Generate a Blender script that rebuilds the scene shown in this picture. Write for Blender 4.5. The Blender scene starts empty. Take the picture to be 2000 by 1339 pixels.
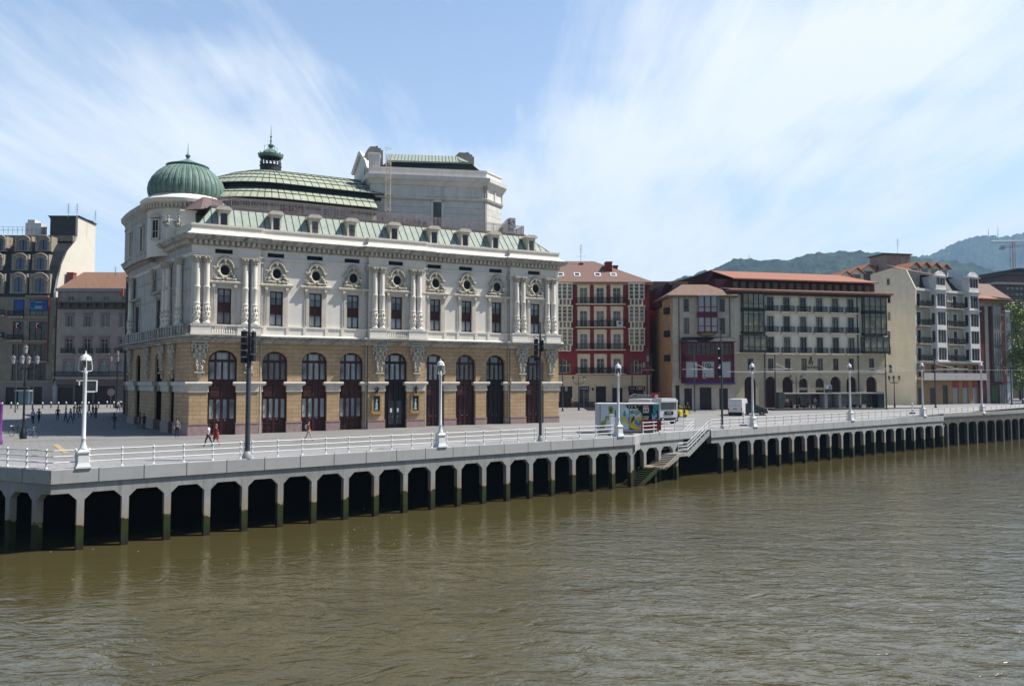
import bpy, bmesh, math, random
from mathutils import Vector, Matrix, noise
R = math.radians
rnd = random.Random(7)
scene = bpy.context.scene
COL = scene.collection

# ------------------------------------------------------------------ camera
CAM_H = 5.0
F_PX = 1525.0
PITCH = math.atan(75.5 / F_PX)
cam_d = bpy.data.cameras.new("camera")
cam_d.sensor_width = 36.0
cam_d.lens = 36.0 * F_PX / 2000.0
cam_d.clip_start = 0.1
cam_d.clip_end = 20000
cam = bpy.data.objects.new("camera", cam_d)
COL.objects.link(cam)
cam.location = (0, 0, CAM_H)
cam.rotation_euler = (R(90) + PITCH, 0, 0)
scene.camera = cam

# ------------------------------------------------------------------ sun + sky
SUN_EL = R(55)
SUN_AZ = math.atan2(0.995, 0.095)          # from +Y towards +X
sd = Vector((math.sin(SUN_AZ) * math.cos(SUN_EL), math.cos(SUN_AZ) * math.cos(SUN_EL), math.sin(SUN_EL)))
sun_d = bpy.data.lights.new("sun", 'SUN')
sun_d.energy = 5.0
sun_d.angle = R(0.5)
sun_d.color = (1.0, 0.95, 0.87)
sun = bpy.data.objects.new("sun", sun_d)
COL.objects.link(sun)
sun.rotation_euler = sd.to_track_quat('Z', 'Y').to_euler()

world = bpy.data.worlds.new("World")
scene.world = world
world.use_nodes = True
wn = world.node_tree
wn.nodes.clear()

class NB:
    """tiny node-building helper"""
    def __init__(s, tree): s.t = tree
    def n(s, typ, **kw):
        nd = s.t.nodes.new(typ)
        for k, v in kw.items():
            if k.startswith('i_'):
                key = k[2:]
                key = int(key) if key.isdigit() else key.replace('_', ' ')
                nd.inputs[key].default_value = v
            else: setattr(nd, k, v)
        return nd
    def l(s, a, b): s.t.links.new(a, b)
    def math(s, op, a, b=None, c=None, clamp=False):
        nd = s.t.nodes.new('ShaderNodeMath'); nd.operation = op; nd.use_clamp = clamp
        for i, x in enumerate((a, b, c)):
            if x is None: continue
            if isinstance(x, (int, float)): nd.inputs[i].default_value = x
            else: s.l(x, nd.inputs[i])
        return nd.outputs[0]
    def ramp(s, fac, stops, interp='LINEAR'):
        nd = s.t.nodes.new('ShaderNodeValToRGB'); nd.color_ramp.interpolation = interp
        cr = nd.color_ramp
        while len(cr.elements) < len(stops): cr.elements.new(0.5)
        for e, (p, c) in zip(cr.elements, stops):
            e.position = p
            e.color = (c, c, c, 1) if isinstance(c, (int, float)) else (c[0], c[1], c[2], 1)
        s.l(fac, nd.inputs[0])
        return nd.outputs[0]
    def mix(s, fac, a, b, blend='MIX'):
        nd = s.t.nodes.new('ShaderNodeMix'); nd.data_type = 'RGBA'; nd.blend_type = blend
        for x, i in ((fac, 0), (a, 6), (b, 7)):
            if isinstance(x, (int, float)): nd.inputs[i].default_value = x
            elif isinstance(x, tuple): nd.inputs[i].default_value = (x[0], x[1], x[2], 1)
            else: s.l(x, nd.inputs[i])
        return nd.outputs[2]
    def noise(s, vec, scale, detail=3, rough=0.55, dist=0.0):
        nd = s.t.nodes.new('ShaderNodeTexNoise')
        nd.inputs['Scale'].default_value = scale; nd.inputs['Detail'].default_value = detail
        nd.inputs['Roughness'].default_value = rough; nd.inputs['Distortion'].default_value = dist
        if vec is not None: s.l(vec, nd.inputs['Vector'])
        return nd.outputs['Fac']
    def mapping(s, vec, loc=(0, 0, 0), rot=(0, 0, 0), sc=(1, 1, 1)):
        nd = s.t.nodes.new('ShaderNodeMapping')
        nd.inputs['Location'].default_value = loc; nd.inputs['Rotation'].default_value = rot; nd.inputs['Scale'].default_value = sc
        s.l(vec, nd.inputs['Vector'])
        return nd.outputs[0]

def build_world():
    b = NB(wn)
    sky = b.n('ShaderNodeTexSky', sky_type='NISHITA')
    sky.sun_disc = False
    sky.sun_elevation = SUN_EL
    sky.sun_rotation = SUN_AZ
    sky.altitude = 30
    sky.air_density = 1.0
    sky.dust_density = 1.1
    sky.ozone_density = 1.6
    tc = b.n('ShaderNodeTexCoord').outputs['Generated']
    sep = b.n('ShaderNodeSeparateXYZ'); b.l(tc, sep.inputs[0])
    x, y, z = sep.outputs
    az = b.math('ARCTAN2', x, y)
    el = b.math('ARCSINE', z)
    # cirrus plane: streaks run towards one point low in the sky
    zz = b.math('ADD', b.math('MAXIMUM', z, 0.0), 0.10)
    u = b.math('DIVIDE', x, zz); v = b.math('DIVIDE', y, zz)
    cb = b.n('ShaderNodeCombineXYZ'); b.l(u, cb.inputs[0]); b.l(v, cb.inputs[1])
    def streak(rot, sx, sy, seed, scale, detail=6, rough=0.6, dist=1.2):
        m = b.mapping(cb.outputs[0], loc=(seed, seed * 1.7, 0), rot=(0, 0, rot), sc=(sx, sy, 1))
        return b.noise(m, scale, detail, rough, dist)
    n1 = streak(R(-24), 1.0, 0.34, 3.1, 1.5, 8, .62, .9)
    n2 = streak(R(-40), 1.0, 0.22, 8.3, 3.2, 9, 0.68, .8)
    n3 = streak(R(35), 1.0, 0.5, 5.7, 0.8, 7, 0.62, 0.8)
    n4 = streak(R(-62), 1.0, 0.14, 1.9, 7.0, 8, 0.65, 0.5)
    def blob(a0, e0, sa, se, amp):
        da = b.math('MULTIPLY', b.math('SUBTRACT', az, a0), 1.0 / sa)
        de = b.math('MULTIPLY', b.math('SUBTRACT', el, e0), 1.0 / se)
        r2 = b.math('ADD', b.math('MULTIPLY', da, da), b.math('MULTIPLY', de, de))
        return b.math('MULTIPLY', b.math('EXPONENT', b.math('MULTIPLY', r2, -1.0)), amp)
    def px(p, q):
        d = ray(p, q)
        return math.atan2(d.x, d.y), math.asin(d.z / d.length)
    cov = None
    for (p, q, sa, se, amp) in ((1550, 120, .22, .13, .50), (1850, 260, .16, .10, .34), (1280, 260, .18, .09, .42), (1080, 440, .25, .09, .42), (1012, 205, .005, .022, .26), (1350, 60, .12, .05, .16),
                                (1600, 480, .35, .06, .34), (200, 130, .20, .07, .12), (480, 125, .12, .03, .17), (150, 300, .28, .05, .30),
                                (600, 320, .20, .07, .34), (300, 400, .14, .05, .26), (1900, 60, .10, .06, .25),
                                (800, 180, .13, .08, -.16), (960, 240, .06, .05, -.20), (30, 420, .09, .03, -.20), (1040, 30, .10, .08, -.22), (700, 40, .12, .05, -.14), (300, 30, .15, .03, -.16),
                                (1440, 385, .07, .03, -.40), (1290, 400, .04, .03, -.22), (1960, 350, .08, .03, -.30), (1720, 200, .09, .016, -.30), (1560, 270, .08, .018, -.30), (1180, 170, .05, .03, -.15), (20, 60, .1, .05, -.12)):
        a0, e0 = px(p, q)
        g = blob(a0, e0, sa, se, amp)
        cov = g if cov is None else b.math('ADD', cov, g)
    nn = b.math('ADD', b.math('MULTIPLY', n1, 0.42), b.math('MULTIPLY', n2, 0.30))
    nn = b.math('ADD', nn, b.math('ADD', b.math('MULTIPLY', n3, 0.30), b.math('MULTIPLY', n4, 0.24)))
    f = b.math('ADD', b.math('MULTIPLY', b.math('SUBTRACT', nn, 0.63), 3.2), b.math('ADD', cov, 0.34))
    f = b.ramp(f, ((0.0, 0.05), (0.40, 0.40), (0.75, 0.78), (1.15, 0.96)), 'LINEAR')
    # pale milky band near the horizon
    hz = b.ramp(el, ((0.0, 0.72), (0.12, 0.50), (0.30, 0.22), (0.7, 0.0)))
    f = b.math('MAXIMUM', f, hz)
    # cirrus cut and sky dimmed overhead and behind, unseen, to deepen the shade
    front = b.ramp(b.math('MULTIPLY', b.math('ABSOLUTE', az), 1 / 3.1416), ((0.0, 1.0), (0.26, 1.0), (0.40, 0.0)))
    low = b.ramp(b.math('MULTIPLY', el, 1 / 1.5708), ((0.0, 1.0), (0.33, 1.0), (0.50, 0.0)))
    f = b.math('MULTIPLY', f, b.math('MULTIPLY', front, low))
    deep = b.ramp(b.math('MULTIPLY', el, 1 / 1.5708), ((0.30, 1.0), (0.75, 0.50)))
    cloudc = b.mix(0.0, (CLOUD[0], CLOUD[1], CLOUD[2]), (0, 0, 0))
    skyc = b.mix(1.0, sky.outputs[0], (0.95, 1.04, 1.10), 'MULTIPLY')
    skyc = b.mix(1.0, skyc, deep, 'MULTIPLY')
    bk = b.ramp(b.math('MULTIPLY', b.math('ABSOLUTE', az), 1 / 3.1416), ((0.28, 1.0), (0.55, 0.60)))
    skyc = b.mix(1.0, skyc, bk, 'MULTIPLY')
    col = b.mix(f, skyc, cloudc)
    bg = b.n('ShaderNodeBackground'); bg.inputs['Strength'].default_value = SKY_STR
    b.l(col, bg.inputs['Color'])
    out = b.n('ShaderNodeOutputWorld'); b.l(bg.outputs[0], out.inputs[0])

SKY_STR = 0.12
CLOUD = (5.5, 5.75, 5.95)

scene.view_settings.view_transform = 'Standard'
scene.view_settings.look = 'None'
scene.view_settings.exposure = 0.65
scene.view_settings.gamma = 1.0
scene.render.engine = 'CYCLES'
scene.cycles.max_bounces = 6
scene.cycles.diffuse_bounces = 3
scene.cycles.glossy_bounces = 3
scene.cycles.transmission_bounces = 3
scene.cycles.volume_bounces = 0
scene.cycles.caustics_reflective = False
scene.cycles.caustics_refractive = False
scene.cycles.use_denoising = True
scene.cycles.sample_clamp_direct = 2.5
scene.cycles.sample_clamp_indirect = 6

# ------------------------------------------------------------------ picture -> world helpers
SP, CP = math.sin(PITCH), math.cos(PITCH)
def ray(px, py):
    r, up = px - 1000.0, 669.5 - py
    return Vector((r, F_PX * CP - up * SP, F_PX * SP + up * CP))
build_world()
def P_z(px, py, z):
    d = ray(px, py); t = (z - CAM_H) / d.z
    return Vector((d.x * t, d.y * t, z))
def P_y(px, py, Y):
    d = ray(px, py); t = Y / d.y
    return Vector((d.x * t, Y, CAM_H + d.z * t))
def sstep(x, a, b):
    t = max(0.0, min(1.0, (x - a) / (b - a)))
    return t * t * (3 - 2 * t)
def gz(X, Y):
    return 0.9 * sstep(Y, 98, 140) - 0.37 * math.exp(-((X + 32) / 22) ** 2 - ((Y - 80) / 13) ** 2)
def G(px, py, dz=0.0):
    z = 0.0
    for _ in range(14):
        p = P_z(px, py, z)
        z = 0.5 * z + 0.5 * (gz(p.x, p.y) + dz)
    p = P_z(px, py, z)
    return p

# ------------------------------------------------------------------ mesh builder
class MB:
    def __init__(s): s.v = []; s.f = []; s.m = []; s.M = None
    def add(s, vs, fs, m=0):
        o = len(s.v)
        if s.M is not None: vs = [s.M @ Vector(p) for p in vs]
        s.v.extend([tuple(p) for p in vs])
        for f in fs: s.f.append(tuple(o + i for i in f)); s.m.append(m)
    def box(s, x0, x1, y0, y1, z0, z1, m=0):
        s.add([(x0,y0,z0),(x1,y0,z0),(x1,y1,z0),(x0,y1,z0),(x0,y0,z1),(x1,y0,z1),(x1,y1,z1),(x0,y1,z1)],
              [(0,3,2,1),(4,5,6,7),(0,1,5,4),(1,2,6,5),(2,3,7,6),(3,0,4,7)], m)
    def poly(s, pts, m=0): s.add(pts, [tuple(range(len(pts)))], m)
    def prism(s, pts, z0, z1, m=0):
        n = len(pts)
        s.add([(p[0], p[1], z0) for p in pts] + [(p[0], p[1], z1) for p in pts],
              [tuple(range(n - 1, -1, -1)), tuple(range(n, 2 * n))] + [(i, (i + 1) % n, n + (i + 1) % n, n + i) for i in range(n)], m)
    def xprism(s, pts, y0, y1, m=0):
        """outline in x,z extruded along y"""
        n = len(pts)
        s.add([(p[0], y0, p[1]) for p in pts] + [(p[0], y1, p[1]) for p in pts],
              [tuple(range(n)), tuple(range(2 * n - 1, n - 1, -1))] + [(i, n + i, n + (i + 1) % n, (i + 1) % n) for i in range(n)], m)
    def yprism(s, pts, x0, x1, m=0):
        """outline in y,z extruded along x"""
        n = len(pts)
        s.add([(x0, p[0], p[1]) for p in pts] + [(x1, p[0], p[1]) for p in pts],
              [tuple(range(n - 1, -1, -1)), tuple(range(n, 2 * n))] + [(i, (i + 1) % n, n + (i + 1) % n, n + i) for i in range(n)], m)
    def tube(s, p0, p1, r0, r1=None, n=8, m=0, cap=True):
        r1 = r0 if r1 is None else r1
        p0, p1 = Vector(p0), Vector(p1); d = (p1 - p0)
        if d.length < 1e-6: return
        q = d.to_track_quat('Z', 'Y')
        a = [p0 + q @ Vector((math.cos(2*math.pi*i/n) * r0, math.sin(2*math.pi*i/n) * r0, 0)) for i in range(n)]
        b = [p1 + q @ Vector((math.cos(2*math.pi*i/n) * r1, math.sin(2*math.pi*i/n) * r1, 0)) for i in range(n)]
        fs = [(i, (i + 1) % n, n + (i + 1) % n, n + i) for i in range(n)]
        if cap: fs += [tuple(range(n - 1, -1, -1)), tuple(range(n, 2 * n))]
        s.add(a + b, fs, m)
    def path(s, pts, r, n=6, m=0):
        for a, b in zip(pts[:-1], pts[1:]): s.tube(a, b, r, r, n, m)
    def lathe(s, cx, cy, prof, n=16, m=0, a0=0.0, a1=2 * math.pi, rf=None):
        full = abs(a1 - a0 - 2 * math.pi) < 1e-6
        k = n if full else n + 1
        vs = []
        for (r, z) in prof:
            for i in range(k):
                a = a0 + (a1 - a0) * i / n
                rr = r * (rf(a, z) if rf else 1.0)
                vs.append((cx + rr * math.cos(a), cy + rr * math.sin(a), z))
        fs = []
        for j in range(len(prof) - 1):
            for i in range(n):
                i2 = (i + 1) % k
                fs.append((j * k + i, j * k + i2, (j + 1) * k + i2, (j + 1) * k + i))
        s.add(vs, fs, m)
    def blob(s, c, r, n=8, k=5, m=0):
        """ellipsoid, r = (rx, ry, rz)"""
        if isinstance(r, (int, float)): r = (r, r, r)
        vs = [(c[0], c[1], c[2] - r[2])]
        for j in range(1, k):
            ph = -math.pi / 2 + math.pi * j / k
            for i in range(n):
                a = 2 * math.pi * i / n
                vs.append((c[0] + r[0] * math.cos(ph) * math.cos(a), c[1] + r[1] * math.cos(ph) * math.sin(a), c[2] + r[2] * math.sin(ph)))
        vs.append((c[0], c[1], c[2] + r[2]))
        fs = [(0, 1 + (i + 1) % n, 1 + i) for i in range(n)]
        for j in range(k - 2):
            for i in range(n):
                fs.append((1 + j*n + i, 1 + j*n + (i+1) % n, 1 + (j+1)*n + (i+1) % n, 1 + (j+1)*n + i))
        e = len(vs) - 1; o = 1 + (k - 2) * n
        fs += [(o + i, o + (i + 1) % n, e) for i in range(n)]
        s.add(vs, fs, m)
    def torus(s, c, R0, r, axis='Y', n=20, k=6, m=0, a0=0, a1=2 * math.pi, sq=1.0):
        vs = []; full = abs(a1 - a0 - 2*math.pi) < 1e-6; nn = n if full else n + 1
        for i in range(nn):
            a = a0 + (a1 - a0) * i / n
            for j in range(k):
                t = 2 * math.pi * j / k
                q = R0 + r * math.cos(t)
                x, y, z = q * math.cos(a), r * math.sin(t), q * math.sin(a) * sq
                if axis == 'Z': x, y, z = x, z, y
                if axis == 'X': x, y, z = y, x, z
                vs.append((c[0] + x, c[1] + y, c[2] + z))
        fs = []
        for i in range(n):
            i2 = (i + 1) % nn
            for j in range(k): fs.append((i*k + j, i*k + (j+1) % k, i2*k + (j+1) % k, i2*k + j))
        s.add(vs, fs, m)
    def sweep(s, path, prof, m=0, cap=True, closed=False):
        """profile (outward, z) swept along a plan path; outward = right-hand side of travel"""
        n = len(path); rings = []
        for i, p in enumerate(path):
            p = Vector(p[:2])
            ds = []
            if i > 0 or closed: ds.append((p - Vector(path[i - 1][:2])).normalized())
            if i < n - 1 or closed: ds.append((Vector(path[(i + 1) % n][:2]) - p).normalized())
            ns = [Vector((d.y, -d.x)) for d in ds]
            if len(ns) == 1: mn = ns[0]
            else:
                mn = ns[0] + ns[1]
                mn = mn / max(0.35, mn.dot(ns[0])) if mn.length > 1e-5 else ns[0]
            rings.append([(p.x + mn.x * o, p.y + mn.y * o, z) for (o, z) in prof])
        k = len(prof); vs = [q for r in rings for q in r]; fs = []
        for i in range(n if closed else n - 1):
            i2 = (i + 1) % n
            for j in range(k - 1): fs.append((i*k + j, i2*k + j, i2*k + j + 1, i*k + j + 1))
        if cap and not closed:
            fs.append(tuple(range(k - 1, -1, -1))); fs.append(tuple((n - 1) * k + j for j in range(k)))
        s.add(vs, fs, m)
    def wall(s, x0, x1, z0, z1, holes=(), y=0.0, t=0.5, m=0, ends=True):
        """wall sheet with real openings; hole = (xa, xb, za, zb[, rise of the arched head])"""
        hs = [(h + (0,))[:5] for h in holes]
        def cuts(lo, hi, vals):
            return sorted({round(q, 4) for q in [lo, hi] + [q for q in vals if lo < q < hi]})
        xs = cuts(x0, x1, [q for h in hs for q in h[:2]])
        zs = cuts(z0, z1, [q for h in hs for q in h[2:4]])
        for i in range(len(xs) - 1):
            for j in range(len(zs) - 1):
                cx, cz = (xs[i] + xs[i+1]) / 2, (zs[j] + zs[j+1]) / 2
                if any(h[0] < cx < h[1] and h[2] < cz < h[3] for h in hs): continue
                s.poly([(xs[i], y, zs[j]), (xs[i+1], y, zs[j]), (xs[i+1], y, zs[j+1]), (xs[i], y, zs[j+1])], m)
        for (a, b, za, zb, rise) in hs:
            zs_ = zb - rise
            s.poly([(a, y, za), (a, y + t, za), (a, y + t, zs_), (a, y, zs_)], m)
            s.poly([(b, y, za), (b, y, zs_), (b, y + t, zs_), (b, y + t, za)], m)
            if za > z0 + 1e-3: s.poly([(a, y, za), (b, y, za), (b, y + t, za), (a, y + t, za)], m)
            if rise <= 0: s.poly([(a, y, zb), (a, y + t, zb), (b, y + t, zb), (b, y, zb)], m)
            else:
                N = 12; hw = (b - a) / 2; xc = (a + b) / 2
                cv = [(xc - hw * math.cos(math.pi * i / N), zs_ + rise * math.sin(math.pi * i / N)) for i in range(N + 1)]
                for p, q in zip(cv[:-1], cv[1:]):
                    s.poly([(p[0], y, p[1]), (q[0], y, q[1]), (q[0], y, zb), (p[0], y, zb)], m)
                    s.poly([(p[0], y, p[1]), (p[0], y + t, p[1]), (q[0], y + t, q[1]), (q[0], y, q[1])], m)
        if ends:
            s.poly([(x0, y, z0), (x0, y, z1), (x0, y + t, z1), (x0, y + t, z0)], m)
            s.poly([(x1, y, z0), (x1, y + t, z0), (x1, y + t, z1), (x1, y, z1)], m)
            s.poly([(x0, y, z1), (x1, y, z1), (x1, y + t, z1), (x0, y + t, z1)], m)
    def build(s, name, mats, parent=None, loc=(0, 0, 0), rot=0.0, smooth=False):
        me = bpy.data.meshes.new(name)
        me.from_pydata(s.v, [], s.f)
        if not isinstance(mats, (list, tuple)): mats = [mats]
        for mt in mats: me.materials.append(mt)
        if len(mats) > 1: me.polygons.foreach_set('material_index', s.m)
        if smooth:
            me.polygons.foreach_set('use_smooth', [True] * len(s.f))
            if smooth != 'all' and hasattr(me, 'set_sharp_from_angle'): me.set_sharp_from_angle(angle=R(40))
        me.update()
        o = bpy.data.objects.new(name, me)
        COL.objects.link(o)
        o.parent = parent; o.location = loc; o.rotation_euler = (0, 0, rot)
        return o

def tag(o, label=None, cat=None, group=None, kind=None):
    if label: o['label'] = label
    if cat: o['category'] = cat
    if group: o['group'] = group
    if kind: o['kind'] = kind
    return o
def empty(name, loc, rot=0.0, label=None, cat=None, group=None):
    o = bpy.data.objects.new(name, None); COL.objects.link(o)
    o.location = loc; o.rotation_euler = (0, 0, rot); o.empty_display_size = 0.5
    return tag(o, label, cat, group)
def kids(o): return [c for c in KID.get(o.name, [])]
KID = {}
def copy_tree(o, parent=None, loc=None, rot=None):
    c = o.copy(); COL.objects.link(c)
    c.parent = parent
    if loc is not None: c.location = loc
    if rot is not None: c.rotation_euler = (0, 0, rot)
    for ch in list(o.children): copy_tree(ch, c)
    return c

class Face:
    """a vertical facade plane: root empty at its left foot, local x along it, y into the building"""
    def __init__(s, name, A, ang, label, cat, group=None):
        s.A = Vector(A); s.ang = ang
        s.root = empty(name, A, ang, label, cat, group)
        s.c, s.s = math.cos(ang), math.sin(ang)
    def L(s, px, py, d=0.0):
        """pixel -> local (x, z) on the plane y = d"""
        r = ray(px, py); n = Vector((-s.s, s.c, 0))
        o = Vector((s.A.x, s.A.y, 0)) + n * d
        t = (o.x * n.x + o.y * n.y) / (r.x * n.x + r.y * n.y)
        p = Vector((r.x * t - s.A.x, r.y * t - s.A.y, 0))
        return p.x * s.c + p.y * s.s, CAM_H + r.z * t - s.A.z
    def x(s, px, py=745, d=0.0): return s.L(px, py, d)[0]
    def z(s, px, py, d=0.0): return s.L(px, py, d)[1]
    def loc(s, P):
        q = Vector(P) - s.A
        return Vector((q.x * s.c + q.y * s.s, -q.x * s.s + q.y * s.c, q.z))
# ------------------------------------------------------------------ materials
MATS = {}
ALB = 0.84
def new_mat(name):
    m = bpy.data.materials.new(name); m.use_nodes = True
    t = m.node_tree; bsdf = t.nodes['Principled BSDF']
    return m, NB(t), bsdf
def wall_vec(b):
    """object coordinates folded so that x+y runs along a wall and z up it"""
    tc = b.n('ShaderNodeTexCoord').outputs['Object']
    sp = b.n('ShaderNodeSeparateXYZ'); b.l(tc, sp.inputs[0])
    cb = b.n('ShaderNodeCombineXYZ'); b.l(b.math('ADD', sp.outputs[0], sp.outputs[1]), cb.inputs[0]); b.l(sp.outputs[2], cb.inputs[1])
    return tc, cb.outputs[0], sp.outputs[2]
def mat(name, col, rough=0.8, var=0.12, sc=1.5, streak=0.0, bump=0.0, metal=0.0, bsc=20, dirt=None, spec=0.3):
    """painted or stone surface: patchy colour, vertical weather streaks, fine bump"""
    if name in MATS: return MATS[name]
    col = tuple(q * ALB for q in col); dirt = tuple(q * ALB for q in dirt) if dirt else None
    m, b, p = new_mat(name)
    tc, wv, z = wall_vec(b)
    gp = b.n('ShaderNodeNewGeometry').outputs['Position']
    n = b.noise(gp, sc, 5, 0.6)
    lo = tuple(c * (1 - var) for c in col); hi = tuple(min(1, c * (1 + var)) for c in col)
    c = b.mix(b.ramp(n, ((0.3, 0.0), (0.7, 1.0))), lo, hi)
    if streak > 0:
        sv = b.mapping(wv, sc=(2.2, 0.16, 1))
        s = b.noise(sv, 1.0, 6, 0.65)
        s = b.math('MULTIPLY', b.ramp(s, ((0.48, 0.0), (0.72, 1.0))), streak)
        c = b.mix(s, c, dirt or tuple(q * 0.45 for q in col))
    b.l(c, p.inputs['Base Color'])
    p.inputs['Roughness'].default_value = rough
    p.inputs['Metallic'].default_value = metal
    p.inputs['Specular IOR Level'].default_value = spec
    if bump > 0:
        bp = b.n('ShaderNodeBump'); bp.inputs['Strength'].default_value = bump; bp.inputs['Distance'].default_value = 0.03
        b.l(b.noise(tc, bsc, 4, 0.6), bp.inputs['Height']); b.l(bp.outputs[0], p.inputs['Normal'])
    MATS[name] = m
    return m
def brick_mat(name, c1, c2, mortar, w, h, mw=0.02, off=0.5, rough=0.85, depth=0.02, streak=0.25, dirt=None, flat=False):
    if name in MATS: return MATS[name]
    m, b, p = new_mat(name)
    tc, wv, z = wall_vec(b)
    if flat: wv = tc
    br = b.n('ShaderNodeTexBrick'); br.offset = off
    br.inputs['Color1'].default_value = (*c1, 1); br.inputs['Color2'].default_value = (*c2, 1); br.inputs['Mortar'].default_value = (*mortar, 1)
    br.inputs['Scale'].default_value = 1.0; br.inputs['Mortar Size'].default_value = mw
    br.inputs['Brick Width'].default_value = w; br.inputs['Row Height'].default_value = h
    br.inputs['Mortar Smooth'].default_value = 0.3
    b.l(wv, br.inputs['Vector'])
    n = b.noise(tc, 0.9, 6, 0.65)
    c = b.mix(b.math('MULTIPLY', b.ramp(n, ((0.35, 0.0), (0.75, 1.0))), 0.45), br.outputs['Color'], dirt or tuple(q * 0.5 for q in c1))
    if streak > 0:
        sv = b.mapping(wv, sc=(2.0, 0.2, 1))
        s = b.math('MULTIPLY', b.ramp(b.noise(sv, 1.0, 5, 0.6), ((0.5, 0.0), (0.75, 1.0))), streak)
        c = b.mix(s, c, dirt or tuple(q * 0.4 for q in c1))
    b.l(c, p.inputs['Base Color']); p.inputs['Roughness'].default_value = rough
    p.inputs['Specular IOR Level'].default_value = 0.25
    bp = b.n('ShaderNodeBump'); bp.inputs['Strength'].default_value = 0.6; bp.inputs['Distance'].default_value = depth; bp.invert = True
    b.l(br.outputs['Fac'], bp.inputs['Height']); b.l(bp.outputs[0], p.inputs['Normal'])
    MATS[name] = m
    return m
def glass_mat(name, col, rough=0.08, curtain=None, spec=0.6):
    """window glass with the room or a pale curtain behind it"""
    if name in MATS: return MATS[name]
    m, b, p = new_mat(name)
    tc, wv, z = wall_vec(b)
    c = None
    if curtain:
        sv = b.mapping(wv, sc=(9, 0.5, 1))
        f = b.ramp(b.noise(sv, 1.0, 3, 0.5), ((0.35, 0.0), (0.65, 1.0)))
        c = b.mix(f, curtain, tuple(q * 0.6 for q in curtain))
        g = b.ramp(b.noise(b.mapping(tc, sc=(0.5, 0.5, 0.35)), 1.0, 2, 0.5), ((0.40, 0.0), (0.62, 1.0)))
        c = b.mix(g, c, col)
    else:
        g = b.ramp(b.noise(b.mapping(tc, sc=(0.7, 0.7, 0.5)), 1.0, 2, 0.5), ((0.42, 0.0), (0.7, 1.0)))
        c = b.mix(g, col, tuple(min(1, q * 2.6 + 0.01) for q in col))
    rn = b.n('ShaderNodeObjectInfo').outputs['Random']
    c = b.mix(b.math('MULTIPLY', b.ramp(rn, ((0.62, 0.0), (0.66, 1.0))), 0.55), c, curtain or (.20, .19, .17))
    c = b.mix(b.math('MULTIPLY', b.ramp(rn, ((0.2, 1.0), (0.24, 0.0))), 0.6), c, (.01, .01, .012))
    b.l(c, p.inputs['Base Color'])
    p.inputs['Roughness'].default_value = rough
    p.inputs['Specular IOR Level'].default_value = spec
    bp = b.n('ShaderNodeBump'); bp.inputs['Strength'].default_value = 0.08; bp.inputs['Distance'].default_value = 0.05
    b.l(b.noise(tc, 1.1, 2, 0.5), bp.inputs['Height']); b.l(bp.outputs[0], p.inputs['Normal'])
    MATS[name] = m
    return m

STONE = mat('theatre_white_stone', (.84, .785, .705), .85, .05, 0.8, .16, .2, dirt=(.45, .41, .35))
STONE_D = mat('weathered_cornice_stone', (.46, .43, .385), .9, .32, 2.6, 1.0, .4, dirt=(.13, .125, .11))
STONE_W = mat('weathered_shaded_west_stone', (.50, .48, .445), .9, .12, 1.2, .6, .3, dirt=(.17, .155, .13))  # streaked with dirt, and toned darker for the shade on the west front
CARVED = mat('carved_stone', (.57, .52, .43), .9, .20, 5.0, .35, .5, bsc=12, dirt=(.20, .17, .13))
SAND = brick_mat('rusticated_sandstone', (.52, .365, .215), (.455, .31, .18), (.20, .135, .08), 1.35, .42, .018, depth=.03, streak=.18, dirt=(.22, .15, .08))
PINK = mat('pink_granite_plinth', (.40, .28, .26), .7, .16, 3.0, .25, .2)
BAND = mat('pale_impost_stone', (.66, .60, .52), .85, .12, 1.2, .2, .2, dirt=(.35, .30, .24))
MAROON = mat('dark_maroon_paint', (.058, .015, .013), .5, .25, 2.0, .2)
MAROON2 = mat('maroon_door_paint', (.060, .018, .020), .5, .2, 2.0, .2)
BLACKWOOD = mat('black_brown_door', (.014, .008, .008), .6, .2, 2.0)
TGLASS = glass_mat('theatre_curtained_glass', (.03, .045, .065), .12, (.36, .39, .42), .6)
DGLASS = glass_mat('dark_window_glass', (.012, .015, .02), .08)
BLACKGL = mat('unlit_round_glass', (.008, .008, .010), .35, .2, 3, spec=.15)
LGLASS = glass_mat('light_curtained_glass', (.10, .12, .14), .15, (.30, .32, .34), .5)
GREYGLASS = glass_mat('grey_reflecting_glass', (.055, .065, .07), .06)
COPPER = mat('pale_verdigris_copper', (.34, .39, .34), .65, .14, 1.3, .25, .1, dirt=(.24, .34, .27))
COPPER2 = mat('straw_verdigris_roof', (.43, .455, .345), .6, .16, 1.0, .25, .1, dirt=(.27, .36, .24))
COPPERD = mat('dark_verdigris_copper', (.155, .245, .21), .6, .28, 1.4, .35, .1, dirt=(.08, .14, .12))
SEAM = mat('roof_seam_copper', (.06, .10, .085), .6, .2, 3)
SHADEBAND = mat('shaded_roof_band', (.012, .018, .024), .5, .3, 2)  # near black: shadow of the recessed roof bands put into the colour
TAN = mat('service_wall_plaster', (.50, .46, .40), .85, .10, .7, .35, .15, dirt=(.26, .24, .21))
TOWER = mat('fly_tower_stone', (.80, .77, .73), .85, .08, .6, .3, .15, dirt=(.30, .29, .27))
MAUVE = mat('mauve_painted_iron', (.31, .27, .275), .6, .2, 3)
REDBROWN = mat('red_brown_sheet', (.15, .105, .105), .7, .2, 2)
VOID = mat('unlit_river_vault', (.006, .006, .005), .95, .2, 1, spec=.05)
CORE = mat('dark_interior', (.02, .018, .016), .9, .2, 1)
PIPE = mat('grey_drainpipe', (.45, .42, .38), .6, .15, 3)
IRON = mat('black_ironwork', (.012, .012, .014), .5, .3, 3)
SLATE = mat('dark_slate', (.030, .034, .040), .55, .3, 2.5, .2)
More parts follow.
